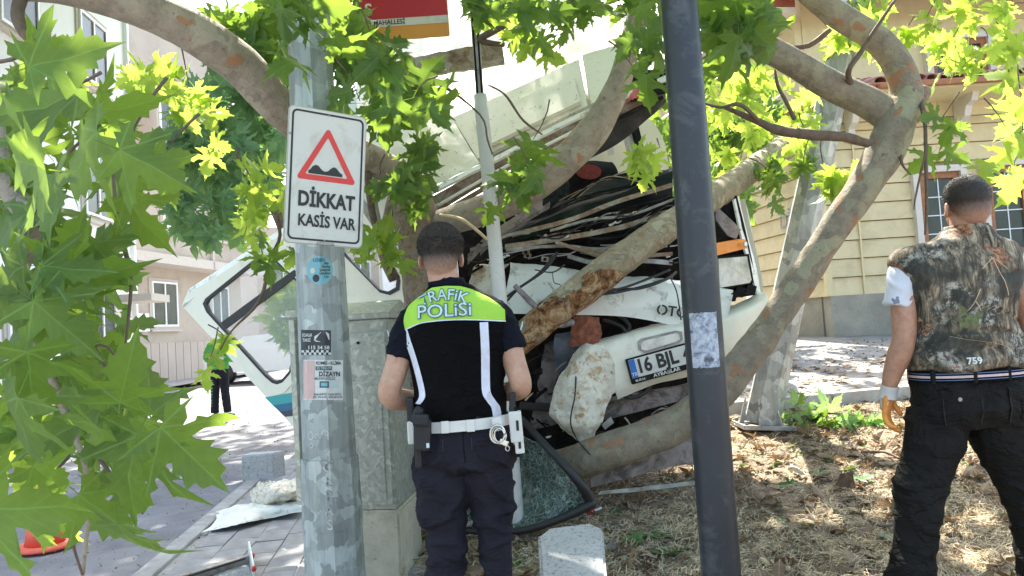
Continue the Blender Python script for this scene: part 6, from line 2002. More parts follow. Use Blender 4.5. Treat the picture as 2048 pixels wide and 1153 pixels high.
# second curved window seal at the officer's left leg
wf = root('window_seal', PG(845, 1055), 'rounded window with grey seal standing between the cabinet and the officer', 'window')
sealp = [(845, 830, 4.5, 11), (828, 880, 4.5, 12), (812, 940, 4.5, 13), (804, 990, 4.5, 13), (808, 1030, 4.46, 13), (830, 1052, 4.42, 13), (870, 1060, 4.36, 13), (930, 1050, 4.3, 12), (985, 1040, 4.28, 11)]
tube('seal', tp(*sealp), M['grey_beam'], wf, 8, 50, .06)
poly('pane', [(848, 832, 4.53), (832, 880, 4.53), (816, 940, 4.53), (808, 990, 4.53), (814, 1030, 4.49), (835, 1047, 4.45), (870, 1054, 4.4), (930, 1045, 4.33), (950, 840, 4.5)], M['glass_dark'], wf, .004)
# kerb blocks
def block(name, corners_px, z0, h, mat, label, cat, bevel=.012):
    q = []
    for (x, y) in corners_px:
        d = P(x, y, 1) - CAM
        t = (z0 + h - CAM.z) / d.z
        q.append(CAM + d * t)
    bm = bmesh.new()
    lo = [bm.verts.new((v.x, v.y, z0 - .02)) for v in q]; hi = [bm.verts.new((v.x, v.y, z0 + h)) for v in q]
    bm.faces.new(lo[::-1]); bm.faces.new(hi)
    for i in range(4): bm.faces.new((lo[i], lo[(i + 1) % 4], hi[(i + 1) % 4], hi[i]))
    bmesh.ops.bevel(bm, geom=list(bm.edges), offset=bevel, segments=3, affect='EDGES')
    o = bm_obj(name, bm, mat)
    return tag(o, label, cat)
gk = PG(525, 972)
block('kerb_block', [(482, 912), (546, 907), (570, 901), (500, 905)], gk.z, .27, M['speckled'], 'square grey kerb block standing loose on the road at the left', 'kerb block')
# tilted slab near the bottom: rounded speckled top lit by a sun patch
q = [P(1076, 1072, 3.52), P(1098, 1056, 3.6), P(1180, 1046, 3.63), P(1206, 1056, 3.56), P(1222, 1250, 2.85), P(1090, 1262, 2.82)]
nrmq = (q[2] - q[0]).cross(q[5] - q[0]).normalized()
if nrmq.z < 0: nrmq = -nrmq
V = q + [v - nrmq * .12 for v in q]
bm = bmesh.new()
vs = [bm.verts.new(v) for v in V]
bm.faces.new(vs[:6]); bm.faces.new(vs[6:][::-1])
for i in range(6): bm.faces.new((vs[i], vs[6 + i], vs[6 + (i + 1) % 6], vs[(i + 1) % 6]))
bmesh.ops.bevel(bm, geom=list(bm.edges), offset=.012, segments=3, affect='EDGES')
tag(bm_obj('kerb_slab', bm, M['speckled'], None, False), 'pale speckled kerb slab with a sun patch between officer and dark post', 'kerb slab')
# crumpled white panel on the pavement
cw = root('crumpled_panel', PG(510, 1010), 'crumpled white body panel lying on the pavement against the cabinet', 'body panel')
def gp(x, y, up=0.0):
    g = PG(x, y)
    d = (P(x, y, 1) - CAM)
    t = (g.z + up - CAM.z) / d.z
    v = CAM + d * t
    return v
sheet('sheet_metal', [[gp(402, 1066, .02), gp(470, 1052, .06), gp(540, 1036, .05), gp(612, 1022, .08)], [gp(430, 1044, .05), gp(480, 1026, .10), gp(540, 1012, .12), gp(612, 1002, .14)], [gp(432, 1024, .02), gp(490, 1008, .04), gp(550, 998, .05), gp(612, 990, .06)]], M['white'], cw, 50, 24, .022, 6, .004, 101, world=True)
sheet('crushed_lump', [[gp(500, 1015, .02), gp(545, 1018, .05), gp(612, 1010, .05)], [gp(504, 985, .12), gp(550, 990, .22), gp(612, 985, .2)], [gp(520, 966, .2), gp(560, 965, .26), gp(612, 958, .28)]], M['rustwhite'], cw, 44, 34, .05, 8, .01, 103, world=True)
# light bar with red lamps
lb = root('light_bar', PG(450, 1145), 'detached dark light bar with small red lamps on the pavement at the bottom', 'light bar')
bar('rail', gp(360, 1160, .05), gp(496, 1118, .05), .045, .05, M['steel'], lb, .008)
bar('rubber_strip', gp(378, 1152, .085), gp(490, 1117, .085), .02, .012, M['rubber'], lb, .003)
bar('end_plate', gp(498, 1096, .10), gp(508, 1150, .03), .012, .09, M['white'], lb, .003)
for (x, y) in ((503, 1112), (506, 1138)): tube('red_lamp', [(gp(x, y, .08), .018), (gp(x + 4, y, .08), .016)], M['sign_red'], lb, 10, 1)
o = sheet('glass_shard', [[gp(440, 1160, .02), gp(500, 1148, .02)], [gp(425, 1150, .05), gp(494, 1130, .04)]], M['glass'], None, 8, 4, .01, 9, .003, 3, world=True)
tag(o, 'pale glass shard beside the light bar at the bottom of the pavement', 'glass shard')
for i, (pg_, lab) in enumerate((([(745, 0), (0, 0)], ''),)): pass
# white scraps near the cabinet foot
for i, (x, y, s, lab) in enumerate(((598, 1142, 26, 'white paper scrap lying at the foot of the galvanised lamp post'), (1222, 1092, 16, 'small mirror shard beside the pale kerb slab'), (566, 1100, 7, 'tiny white scrap on the paving stones near the cabinet base'))):
    g = [gp(x - s, y + s * .4, .012), gp(x + s * .3, y + s * .5, .012), gp(x + s, y - s * .1, .02), gp(x, y - s * .5, .02)]
    o = poly('scrap', g, M['paper'] if i != 1 else M['steel'], None, .004, (), None, 0, True)
    tag(o, lab, 'scrap')
# red and white marker
mk = root('marker_pen', PG(1182, 1030), 'white marker pen with a red cap lying beside the windscreen corner', 'marker')
a_, b_ = gp(1203, 1016, .012), gp(1176, 1027, .012)
tube('barrel', [(a_, .006), (a_.lerp(b_, .65), .007)], M['pvc'], mk, 10, 2)
tube('cap', [(a_.lerp(b_, .62), .009), (b_, .010)], M['sign_red'], mk, 10, 2)
# traffic cone behind the near leaves
tc_ = PG(90, 1098)
cn = root('traffic_cone', tc_, 'orange and white traffic cone behind the near leaves at the lower left', 'traffic cone')
zc = tc_
def cone_seg(name, r0, r1, z0, z1, mat): return tube(name, [(zc + Vector((0, 0, z0)), r0), (zc + Vector((0, 0, z1)), r1)], mat, cn, 28, 2)
cone_seg('base', .20, .185, 0, .03, M['cone'])
cone_seg('lower_cone', .135, .105, .03, .20, M['cone'])
cone_seg('white_band', .106, .083, .201, .33, M['cone_white'])
cone_seg('upper_cone', .084, .03, .331, .62, M['cone'])
# parked white car far down the street
gc = Vector((P(556, 690, 24).x, P(556, 690, 24).y, 0)); gc.z = G(gc.x, gc.y)
pc = root('parked_car', gc, 'white car parked far down the street behind the minibus side window', 'car')
Mc = Matrix.Translation(gc) @ Matrix.Rotation(R(-18), 4, 'Z')
prof = [(-2.1, .35), (-2.12, .75), (-1.9, .98), (-1.3, 1.02), (-.75, 1.42), (.5, 1.46), (1.2, 1.35), (1.9, 1.0), (2.1, .9), (2.12, .35)]
def car_sec(w_, k): return [Mc @ Vector((x, w_, z * k if z > 1.03 else z)) for x, z in prof]
V = []
for w_, k in ((-.86, 1), (-.8, 1.0), (.8, 1.0), (.86, 1)):
    for x, z in prof:
        ww = w_ * (.82 if z > 1.1 else 1)
        V.append(Mc @ Vector((x, ww, z)))
n = len(prof)
Fc = [(j * n + i, j * n + i + 1, (j + 1) * n + i + 1, (j + 1) * n + i) for j in range(3) for i in range(n - 1)] + [tuple(range(n)), tuple(range(4 * n - 1, 3 * n - 1, -1))] + [(0, n, 2 * n, 3 * n, 4 * n - 1, 3 * n - 1, 2 * n - 1, n - 1)]
mesh('body', V, Fc, M['carpaint'], pc)
for sgn in (-1, 1):
    g_ = [(-1.2, 1.03), (-.72, 1.36), (.45, 1.40), (1.05, 1.3), (1.55, 1.04)]
    V = [Mc @ Vector((x, sgn * (.80 if z < 1.1 else .722), z)) for x, z in g_]
    mesh('side_glass', V, [tuple(range(5))], M['glass_dark'], pc)
    for xx in (-1.35, 1.3):
        c = Mc @ Vector((xx, sgn * .80, .32)); ax_ = (Mc.to_3x3() @ Vector((0, 1, 0)))
        wl = tube('wheel', [(c - ax_ * .1, .33), (c + ax_ * .1, .33)], M['rubber'], pc, 20, 1)
        tube('rim', [(c - ax_ * .11, .2), (c + ax_ * .11, .2)], M['chrome'], wl, 14, 1)
mesh('windscreen', [Mc @ Vector(v) for v in ((-1.31, -.66, 1.04), (-1.31, .66, 1.04), (-.79, .62, 1.39), (-.79, -.62, 1.39))], [(0, 1, 2, 3)], M['glass_dark'], pc)
for sgn in (-1, 1): box('headlight', Mc @ Vector((-2.1, sgn * .62, .72)), (.08, .32, .14), M['lens'], pc, Mc.to_3x3(), .02)

# ---- ground cover on the verge
rg = random.Random(11)
def blades(n, mat, name, region, L0, L1, w=.0022, up=.03, root_kind='stuff', label=None):
    V, Fc = [], []
    made = 0
    while made < n:
        x, y = region(rg)
        if x < vxl(y) + .02 or y > vyb(x): continue
        dens = noise.noise(Vector((x * 1.6, y * 1.6, 7)))
        if rg.random() > .55 + dens * 1.2: continue
        L = rg.uniform(L0, L1); a = rg.uniform(0, 6.28)
        z = vz(x, y)
        dx, dy = math.cos(a), math.sin(a)
        cur = rg.gauss(0, .6)
        pz = rg.uniform(0, up)
        ww = w * rg.uniform(.6, 1.5)
        b = len(V)
        px_, py_ = x, y
        for k in range(4):
            t = k / 3
            hz = z + .004 + pz * math.sin(math.pi * t) + rg.uniform(0, .006)
            V.append((px_ - dy * ww, py_ + dx * ww, hz)); V.append((px_ + dy * ww, py_ - dx * ww, hz + ww))
            a2 = a + cur * t
            px_ += math.cos(a2) * L / 3; py_ += math.sin(a2) * L / 3
            dx, dy = math.cos(a2), math.sin(a2)
        for k in range(3): Fc.append((b + 2 * k, b + 2 * k + 2, b + 2 * k + 3, b + 2 * k + 1))
        made += 1
    o = mesh(name, V, Fc, mat)
    o['kind'] = 'stuff'
    return o
def reg_right(r_):
    return r_.uniform(-.6, 3.4), 2.6 + 4.4 * (r_.random() ** 1.2)
def reg_near(r_):
    return r_.uniform(.3, 2.6), r_.uniform(2.7, 4.6)
blades(34000, M['straw'], 'straw_litter', reg_right, .02, .11, .0010, .02)
blades(14000, M['straw'], 'straw_litter', reg_near, .04, .15, .0010, .035)
blades(1500, M['twig'], 'twig_litter', reg_right, .06, .25, .003, .02)
mats = []
for k in range(4200):
    x, y = reg_right(rg)
    if x < vxl(y) or y > vyb(x): continue
    L = rg.uniform(.02, .10)
    Mx = Matrix.Translation((x, y, vz(x, y) + rg.uniform(.004, .02))) @ Matrix.Rotation(rg.uniform(0, 6.28), 4, 'Z') @ Matrix.Rotation(rg.gauss(0, .5), 4, 'X') @ Matrix.Rotation(rg.gauss(0, .5), 4, 'Y') @ Matrix.Scale(L, 4)
    mats.append(Mx)
leaf_cloud('dry_leaf_litter', mats, M['leaf_dry'], None)
mats = []
for k in range(420):
    x, y = reg_right(rg)
    if x < vxl(y) or y > vyb(x): continue
    L = rg.uniform(.02, .05)
    mats.append(Matrix.Translation((x, y, vz(x, y) + rg.uniform(.006, .02))) @ Matrix.Rotation(rg.uniform(0, 6.28), 4, 'Z') @ Matrix.Rotation(rg.gauss(0, .4), 4, 'X') @ Matrix.Scale(L, 4))
leaf_cloud('green_leaf_scraps', mats, M['leaf_fallen'], None)
# crumbs of safety glass round the windscreen and splinters of trim on the verge
V, Fc = [], []
for k in range(900):
    x, y = rg.gauss(.45, .35), rg.gauss(4.1, .3)
    if x < vxl(y) or not 3.2 < y < 6: continue
    s_g = rg.uniform(.003, .009); z = vz(x, y) + .008
    b = len(V); a = rg.uniform(0, 6.28)
    for q in range(4): V.append((x + s_g * math.cos(a + 1.57 * q), y + s_g * math.sin(a + 1.57 * q), z + rg.uniform(0, s_g)))
    V.append((x, y, z + s_g)); Fc += [(b, b + 1, b + 4), (b + 1, b + 2, b + 4), (b + 2, b + 3, b + 4), (b + 3, b, b + 4)]
mesh('glass_crumbs', V, Fc, plain('glass_crumb', (.55, .66, .62), .15, bump=0, spec=.8))['kind'] = 'stuff'
# dry clods and pebbles
def pebbles(name, n, region, s0, s1, mat, zf):
    V, Fc = [], []
    oc = [(1, 0, 0), (-1, 0, 0), (0, 1, 0), (0, -1, 0), (0, 0, 1), (0, 0, -1)]
    of = [(0, 2, 4), (2, 1, 4), (1, 3, 4), (3, 0, 4), (2, 0, 5), (1, 2, 5), (3, 1, 5), (0, 3, 5)]
    for k in range(n):
        x, y = region(rg); s = rg.uniform(s0, s1) * rg.uniform(.4, 1)
        b = len(V); a = rg.uniform(0, 6.28)
        ca, sa = math.cos(a), math.sin(a)
        for (u, v, w_) in oc:
            u, v, w_ = u * rg.uniform(.6, 1.3), v * rg.uniform(.5, 1), w_ * rg.uniform(.3, .7)
            V.append((x + s * (u * ca - v * sa), y + s * (u * sa + v * ca), zf(x, y) + s * w_ + s * .2))
        Fc += [tuple(b + i for i in f) for f in of]
    o = mesh(name, V, Fc, mat)
    o['kind'] = 'stuff'
    return o
pebbles('gravel', 1500, lambda r_: (r_.uniform(-3.4, -.9), r_.uniform(3.6, 9)), .004, .014, M['pebble'], G)
pebbles('gravel', 500, lambda r_: (-2.1 + r_.gauss(0, .25), 6.6 + r_.gauss(0, .5)), .006, .02, M['pebble'], G)
pebbles('soil_clods', 1800, lambda r_: reg_right(r_), .004, .016, M['soil'], vz)
pebbles('street_grit', 900, lambda r_: (r_.uniform(1.8, 7), r_.uniform(7, 11)), .008, .03, M['pebble'], G)
pebbles('road_grit', 900, lambda r_: (r_.uniform(-9, -1), r_.uniform(8, 22)), .008, .03, M['pebble'], G)
# litter leaves on side street
mats = []
for k in range(500):
    x, y = rg.uniform(1.6, 6), rg.uniform(6.6, 9.0)
    mats.append(Matrix.Translation((x, y, G(x, y) + .01)) @ Matrix.Rotation(rg.uniform(0, 6.28), 4, 'Z') @ Matrix.Rotation(rg.gauss(0, .4), 4, 'X') @ Matrix.Scale(rg.uniform(.04, .10), 4))
leaf_cloud('street_leaf_litter', mats, M['leaf_dry'], None)
# green leaves lying on the verge, each a thing
spots = [(1322, 1080, .15), (1300, 1056, .14), (1350, 1120, .17), (1240, 1040, .13), (1270, 1095, .10), (1545, 940, .09), (1610, 915, .10), (1655, 930, .10), (1700, 955, .11), (1600, 985, .10), (1575, 985, .09), (1560, 1045, .10), (1615, 1055, .09), (1705, 1040, .09),
         (1640, 960, .1), (1765, 935, .14), (1730, 975, .12), (1500, 1010, .09), (1850, 1050, .1), (1945, 935, .12), (1960, 905, .13), (1925, 885, .12), (1890, 1000, .09), (840, 1085, .10), (870, 1120, .1), (1035, 1130, .09), (1780, 1095, .11), (1480, 940, .09), (1590, 900, .1), (1675, 905, .09)]
for i, (x, y, L) in enumerate(spots):
    g = PG(x, y)
    o = bpy.data.objects.new('fallen_leaf', LMf[i % 6])
    COL.objects.link(o)
    o.matrix_basis = Matrix.Translation((g.x, g.y, vz(g.x, g.y) + .018)) @ Matrix.Rotation(rg.uniform(0, 6.28), 4, 'Z') @ Matrix.Rotation(rg.gauss(0, .25), 4, 'X') @ Matrix.Rotation(rg.gauss(0, .25), 4, 'Y') @ Matrix.Scale(L, 4) @ Matrix.Translation((0, -.4, .05))
    lab = {0: 'largest fallen green leaf between the pale kerb slab and the dark post', 1: 'fallen green leaf just above the largest one near the dark post', 2: 'fallen green leaf nearest the foot of the dark post', 3: 'fallen green leaf beside the red-capped marker pen'}.get(i)
    if lab is None: lab = ('green leaf lying on the soil around the officer or the pale slab' if x < 1300 else 'green leaf lying between the dark post and the kerb in the middle of the verge' if x < 1690 else 'green leaf lying around the feet of the man in the woodland vest')
    tag(o, lab, 'leaf', 'green leaves fallen on the verge')
# cut leafy shoot piled at the kerb
cut = root('cut_branch', PG(1640, 858), 'heap of freshly torn green plane foliage lying by the kerb at the tilted lamp post', 'branch')
pile = [(a_ + 0, b_ + 0, c_ * .60, d_) for a_, b_, c_, d_ in [(1570, 832, .20, 160), (1600, 800, .22, 95), (1590, 795, .2, 120), (1622, 850, .22, 200), (1640, 830, .24, 60), (1648, 805, .26, 82), (1668, 812, .22, 40), (1690, 820, .2, 20), (1610, 855, .2, 230), (1655, 858, .2, 300), (1585, 850, .18, 190), (1700, 840, .2, 0), (1720, 845, .18, -20), (1690, 858, .18, -60), (1630, 862, .18, 180), (1740, 850, .16, 10), (1560, 846, .16, 180), (1675, 845, .2, 90), (1712, 835, .16, 70), (1600, 835, .2, 140), (1617, 820, .2, 75), (1755, 838, .16, 40)]]
for (x, y, L, a) in pile:
    g = PG(x, 862)
    D = proj(g)[2] + rnd.uniform(-.15, .35)
    add_leaf(cut, leaf_M(P(x, y, D), L, R(a), rnd.gauss(.5, .3), rnd.gauss(0, .5)), 'leaf_mid' if rnd.random() < .5 else 'leaf_blue')
for k in range(30):
    g = PG(rnd.uniform(1565, 1760), rnd.uniform(845, 868))
    add_leaf(cut, leaf_M(g + Vector((0, 0, .05)), rnd.uniform(.08, .12), rnd.uniform(-.6, 3.7), rnd.gauss(1.1, .3), rnd.gauss(0, .5)), 'leaf_mid' if rnd.random() < .4 else 'leaf_blue')
tube('stem', [(PG(1580, 855) + Vector((0, 0, .04)), .012), (PG(1650, 850) + Vector((0, 0, .08)), .010), (PG(1740, 850) + Vector((0, 0, .05)), .006)], M['twig'], cut, 7, 12, .1)
# single dead sticks
for i, (pts, r_, lab) in enumerate(((((1722, 905), (1770, 905), (1800, 918)), .008, 'bent dark stick lying in the sunlit litter near the gloved man'),
                                   (((1725, 907), (1750, 925), (1765, 932)), .006, 'thin pale stick beside the bent dark stick'),
                                   (((1738, 1042), (1760, 1052), (1785, 1050)), .009, 'short black stick near the left trouser leg'),
                                   (((1522, 1120), (1560, 1135), (1580, 1140)), .014, 'flat pale splinter of wood at the bottom of the verge'))):
    tag(tube('stick', [(gp(x, y, .015), r_) for x, y in pts], M['twig'] if i != 3 else M['cutwood'], None, 7, 12, .2, 20), lab, 'stick')
o = sheet('torn_cardboard', [[gp(1668, 972, .01), gp(1712, 978, .02)], [gp(1680, 948, .06), gp(1706, 944, .07)]], plain('brown_card', (.15, .10, .07), .9), None, 12, 8, .02, 14, .003, 5, world=True)
tag(o, 'torn brown scrap lying in the shadow band on the verge', 'scrap')
o = sheet('torn_plastic', [[gp(1588, 945, .01), gp(1622, 955, .02)], [gp(1580, 928, .03), gp(1600, 938, .04)]], M['paper'], None, 12, 8, .02, 14, .003, 6, world=True)
tag(o, 'bright white torn plastic scrap in the sun near the tilted lamp post', 'scrap')

# ================================================================== people
def shell(rings, seg=32, sq=2.0):
    """closed body from horizontal rings (z, cx, cy, rx, ry)"""
    V, Fc = [], []
    for (z, cx, cy, rx, ry) in rings:
        for i in range(seg):
            a = 2 * math.pi * i / seg
            c, s = math.cos(a), math.sin(a)
            V.append(Vector((cx + rx * math.copysign(abs(c) ** (2 / sq), c), cy + ry * math.copysign(abs(s) ** (2 / sq), s), z)))
    n = len(rings)
    for k in range(n - 1):
        for i in range(seg):
            j = (i + 1) % seg
            Fc.append((k * seg + i, k * seg + j, (k + 1) * seg + j, (k + 1) * seg + i))
    if rings[0][0] < rings[-1][0]:
        Fc += [tuple(range(seg - 1, -1, -1)), tuple((n - 1) * seg + i for i in range(seg))]
    else:
        Fc = [tuple(reversed(f)) for f in Fc] + [tuple(range(seg)), tuple((n - 1) * seg + i for i in reversed(range(seg)))]
    return V, Fc


def smooth_rings(rings, n=40):
    A = [np.array(r) for r in rings]
    return [tuple(crom(A, i / n)) for i in range(n + 1)]


def seg(pts, s=16, n=None):
    return tube_geo([(Vector(p[:3]), p[3]) for p in pts], s, n or len(pts) * 6)[:2]


def ellipsoid(c, r, rot=None, nu=24, nv=16):
    V, Fc = [], []
    for j in range(nv + 1):
        t = math.pi * j / nv
        for i in range(nu):
            a = 2 * math.pi * i / nu
            v = Vector((r[0] * math.sin(t) * math.cos(a), r[1] * math.sin(t) * math.sin(a), r[2] * math.cos(t)))
            if rot is not None: v = rot @ v
            V.append(Vector(c) + v)
    for j in range(nv):
        for i in range(nu):
            k = (i + 1) % nu
            Fc.append((j * nu + i, (j + 1) * nu + i, (j + 1) * nu + k, j * nu + k))
    return V, Fc


def head_geo(c, s=1.0, tilt=None):
    """skull, jaw, nose, lips, brows; c is the point between the ears; the face looks to +Y"""
    T = Matrix.Translation(c) @ (tilt.to_4x4() if tilt is not None else Matrix.Identity(4)) @ Matrix.Scale(s, 4)
    g = [ellipsoid((0, -.010, .035), (.0735, .094, .086)), ellipsoid((0, .020, -.030), (.060, .070, .075)), ellipsoid((0, .045, -.072), (.036, .040, .036)),
         ellipsoid((0, -.045, -.02), (.062, .055, .06)),
         ellipsoid((0, .098, -.018), (.012, .016, .024)), ellipsoid((0, .085, -.052), (.022, .012, .008)), ellipsoid((0, .080, .02), (.045, .014, .010))]
    return [([T @ v for v in V], F_) for V, F_ in g], T


def ear_geo(T, sgn):
    V1 = ellipsoid((0, 0, 0), (.007, .017, .031), Matrix.Rotation(sgn * R(24), 3, 'Z') @ Matrix.Rotation(R(-12), 3, 'X'))
    V2 = ellipsoid((sgn * -.003, .010, -.018), (.010, .010, .014))
    out = []
    for V, F_ in (V1, V2): out.append(([T @ (v + Vector((sgn * .080, -.004, -.006))) for v in V], F_))
    return out


def hand_geo(wrist, d, side, curl=.5, s=1.0, palm_n=None):
    """palm, four unequal bent fingers and a thumb leaving the side of the palm. d = direction from wrist to knuckles,
    side = direction towards the thumb, fingers curl towards -palm_n"""
    d = Vector(d).normalized(); side = Vector(side); side = (side - d * side.dot(d)).normalized()
    nn = d.cross(side) if palm_n is None else Vector(palm_n)
    nn = (nn - d * nn.dot(d) - side * nn.dot(side)).normalized()
    W = Vector(wrist)
    Rm = Matrix((side, d, nn)).transposed()
    g = [ellipsoid(W + d * .045 * s, (.040 * s, .055 * s, .016 * s), Rm), ellipsoid(W + d * .07 * s, (.041 * s, .030 * s, .014 * s), Rm), ellipsoid(W + side * .022 * s + d * .03 * s - nn * .006 * s, (.018 * s, .032 * s, .015 * s), Rm)]
    for k, (off, L) in enumerate(((.030, .070), (.010, .078), (-.010, .072), (-.029, .056))):
        p = W + d * .072 * s + side * off * s
        pts = [(p - d * .02 * s, .0098 * s), (p + d * .012 * s, .0102 * s)]
        a = 0
        q = p + d * .012 * s
        for j, ln in enumerate((.45, .32, .25)):
            a += curl * (.5 + .25 * j + .06 * k)
            dirv = d * math.cos(a) - nn * math.sin(a) + side * off * 1.5
            q = q + dirv * L * ln * s
            pts.append((q, (.0096, .0088, .0074)[j] * s))
        g.append(tube_geo(pts, 10, 16)[:2])
        g.append(ellipsoid(pts[-1][0], (.0078 * s,) * 3))
    p = W + side * .03 * s + d * .022 * s - nn * .004 * s
    pts = [(p - d * .015 * s - side * .012 * s, .013 * s), (p + d * .012 * s + side * .010 * s, .012 * s), (p + d * .036 * s + side * .018 * s - nn * .010 * s * (1 + curl), .0108 * s), (p + d * .060 * s + side * .014 * s - nn * .022 * s * (1 + curl), .009 * s)]
    g.append(tube_geo(pts, 10, 14)[:2])
    g.append(ellipsoid(pts[-1][0], (.0092 * s,) * 3))
    return g


def wrinkle(amp, fx=9, fz=22, seed=0, diag=.5):
    def f(co, n):
        q = Vector((co.x * fx + co.z * diag * fx, co.y * fx, co.z * fz - co.x * fx * .6 + seed))
        r = (1 - 2 * abs(noise.noise(q + .4 * Vector((noise.noise(q * .7), 0, 0))))) ** 3 * 1.2 - .3
        return amp * (r * .8 + .6 * noise.noise(co * 5 + Vector((seed, 0, 0))))
    return f


class Drape:
    """lays flat shapes given in (x, z) of a person's frame onto the back of a garment"""
    def __init__(s, obj, MI):
        me = obj.data
        s.M = MI
        inv = MI.inverted()
        # the garment's mesh is already in the frame of its matrix
        s.bvh = BVHTree.FromPolygons([v.co.copy() for v in me.vertices], [tuple(p.vertices) for p in me.polygons])

    def pt(s, x, z, off):
        h, n, i, d = s.bvh.ray_cast(Vector((x, -2, z)), Vector((0, 1, 0)))
        if h is None:
            h, n, i, d = s.bvh.find_nearest(Vector((x, -.12, z)))
        return h + Vector((0, -off, 0)) + n * 0.0

    def grid(s, name, x0, x1, zlo, zhi, nx, nz, off, mat, parent, Mb):
        V = []
        for j in range(nz + 1):
            for i in range(nx + 1):
                x = x0 + (x1 - x0) * i / nx
                a, b = zlo(x), zhi(x)
                V.append(s.pt(x, a + (b - a) * j / nz, off))
        W = nx + 1
        return mesh2(name, V, [(j * W + i, j * W + i + 1, (j + 1) * W + i + 1, (j + 1) * W + i) for j in range(nz) for i in range(nx)], mat, parent, Mb, True)

    def ribbon(s, name, pts, hw, off, mat, parent, Mb, n=40):
        A = [np.array(p) for p in pts]
        V = []
        for i in range(n + 1):
            x, z = crom(A, i / n)
            for k in (-1, -.33, .33, 1): V.append(s.pt(x + k * hw, z, off))
        return mesh2(name, V, [(i * 4 + k, i * 4 + k + 1, i * 4 + 5 + k, i * 4 + 4 + k) for i in range(n) for k in range(3)], mat, parent, Mb, True)

    def text(s, name, body, cx, cz, size, width, off, mat, parent, Mb, bold=.03, arc=0.0, halfw=.2):
        V, Fc = text_mesh(body, size, bold, 0, width=width, res=3)
        out = []
        for v in V:
            x, z = v.x, v.y
            if arc:
                a = x / arc
                x, z = (arc + z) * math.sin(a), (arc + z) * math.cos(a) - arc
            out.append(s.pt(cx + x, cz + z, off))
        return mesh2(name, out, Fc, mat, parent, Mb, False)


def mesh2(name, V, Fc, mat, parent, Mb, smooth=False):
    """mesh whose vertices stay in the person's own frame"""
    o = mesh(name, V, Fc, mat, None, smooth)
    par(o, parent)
    o.matrix_basis = Mb
    return o


def rem2(name, geos, voxel, mat, parent, Mb, smooth_it=2, disp=None):
    o = remeshed(name, geos, voxel, mat, None, None, smooth_it, disp)
    par(o, parent)
    o.matrix_basis = Mb
    return o


# ------------------------------------------------------------------ the officer
H1 = 1.77
top = P(893, 447, 2.98)
ctr = P(912, 700, 2.98)
o1 = Vector((ctr.x, ctr.y, top.z - H1))
p1 = root('person', o1, 'person seen from behind in a black traffic police vest with neon yoke', 'person')
MB = Matrix.Translation(o1)
head, T1 = head_geo(Vector((-.038, .01, 1.638)), 1.0, Matrix.Rotation(R(-8), 3, 'X'))
neck = [seg([(-.022, -.012, 1.46, .068), (-.03, -.008, 1.54, .060), (-.036, .0, 1.60, .060)])]
torso = smooth_rings([(.95, .015, 0, .15, .10), (1.1, .01, 0, .15, .105), (1.3, .0, 0, .18, .115), (1.42, .005, 0, .17, .10), (1.49, -.01, -.005, .09, .07)])
armL = [(-.155, .0, 1.405, .048), (-.195, -.01, 1.33, .048), (-.232, -.025, 1.22, .046), (-.262, -.03, 1.135, .043), (-.24, .03, 1.105, .045), (-.17, .13, 1.09, .036), (-.10, .21, 1.10, .027)]
armR = [(.155, .0, 1.405, .048), (.198, -.01, 1.33, .048), (.222, -.025, 1.22, .045), (.240, -.03, 1.14, .043), (.225, .03, 1.115, .045), (.17, .13, 1.10, .036), (.11, .22, 1.11, .027)]
body = rem2('body', head + ear_geo(T1, 1) + ear_geo(T1, -1) + neck + [shell(torso), seg(armL), seg(armR)]
            + hand_geo((-.10, .21, 1.10), (.8, .55, .05), (0, -.2, 1), .7) + hand_geo((.11, .22, 1.11), (-.8, .5, .05), (0, -.2, 1), .7), .0052, M['skin'], p1, MB, 3)
# hair: cropped shell over the skull, thicker on the crown
def hair_shell(T, thick, nape=-.055, seed=0):
    V, Fc = [], []
    nu, nv = 44, 26
    base, _ = ellipsoid((0, -.010, .035), (.0735, .094, .086), None, nu, nv)
    for k, v in enumerate(base):
        z = v.z
        t = sstep(-.02, .07, z)
        d = (v - Vector((0, -.01, .035))).normalized()
        add = .0035 + thick * t + .0025 * noise.noise(v * 60 + Vector((seed, 0, 0)))
        V.append(v + d * add)
    j0 = nv
    F_ = [(j * nu + i, (j + 1) * nu + i, (j + 1) * nu + (i + 1) % nu, j * nu + (i + 1) % nu) for j in range(nv) for i in range(nu)]
    g = [([T @ v for v in V], F_)]
    # back of the head down to the nape
    W2, F2 = ellipsoid((0, -.046, -.018), (.0645, .0585, .062), None, nu, 16)
    g.append(([T @ v for v in W2], F2))
    return g
def hair_strands(obj, T, parent, Mb, mat, n, l0, l1, seed):
    rr = random.Random(seed)
    vs = [(v.co.copy(), v.normal.copy()) for v in obj.data.vertices]
    Ti = T.inverted()
    V, Fc = [], []
    for k in range(n):
        c, nn = vs[rr.randrange(len(vs))]
        q = Ti @ c
        t = sstep(-.05, .07, q.z)
        L = (l0 + (l1 - l0) * rr.random()) * (.25 + .75 * t)
        flow = Vector((.35 * noise.noise(q * 30), .25 + .6 * (q.z > .06), -.9 + 1.1 * t + .3 * noise.noise(q * 40)))
        d = (nn * (.55 + .25 * t) + flow * .8 + Vector((rr.gauss(0, .25), rr.gauss(0, .25), rr.gauss(0, .25)))).normalized()
        sd = d.cross(nn).normalized() * (.0007 + .0005 * t)
        o = c + Vector((rr.uniform(-.002, .002), 0, rr.uniform(-.002, .002))) - nn * .001
        b = len(V)
        V += [o - sd, o + sd, o + d * L]
        Fc.append((b, b + 1, b + 2))
    o = mesh2('hair_strands', V, Fc, mat, obj, Mb)
    o['kind'] = 'stuff'


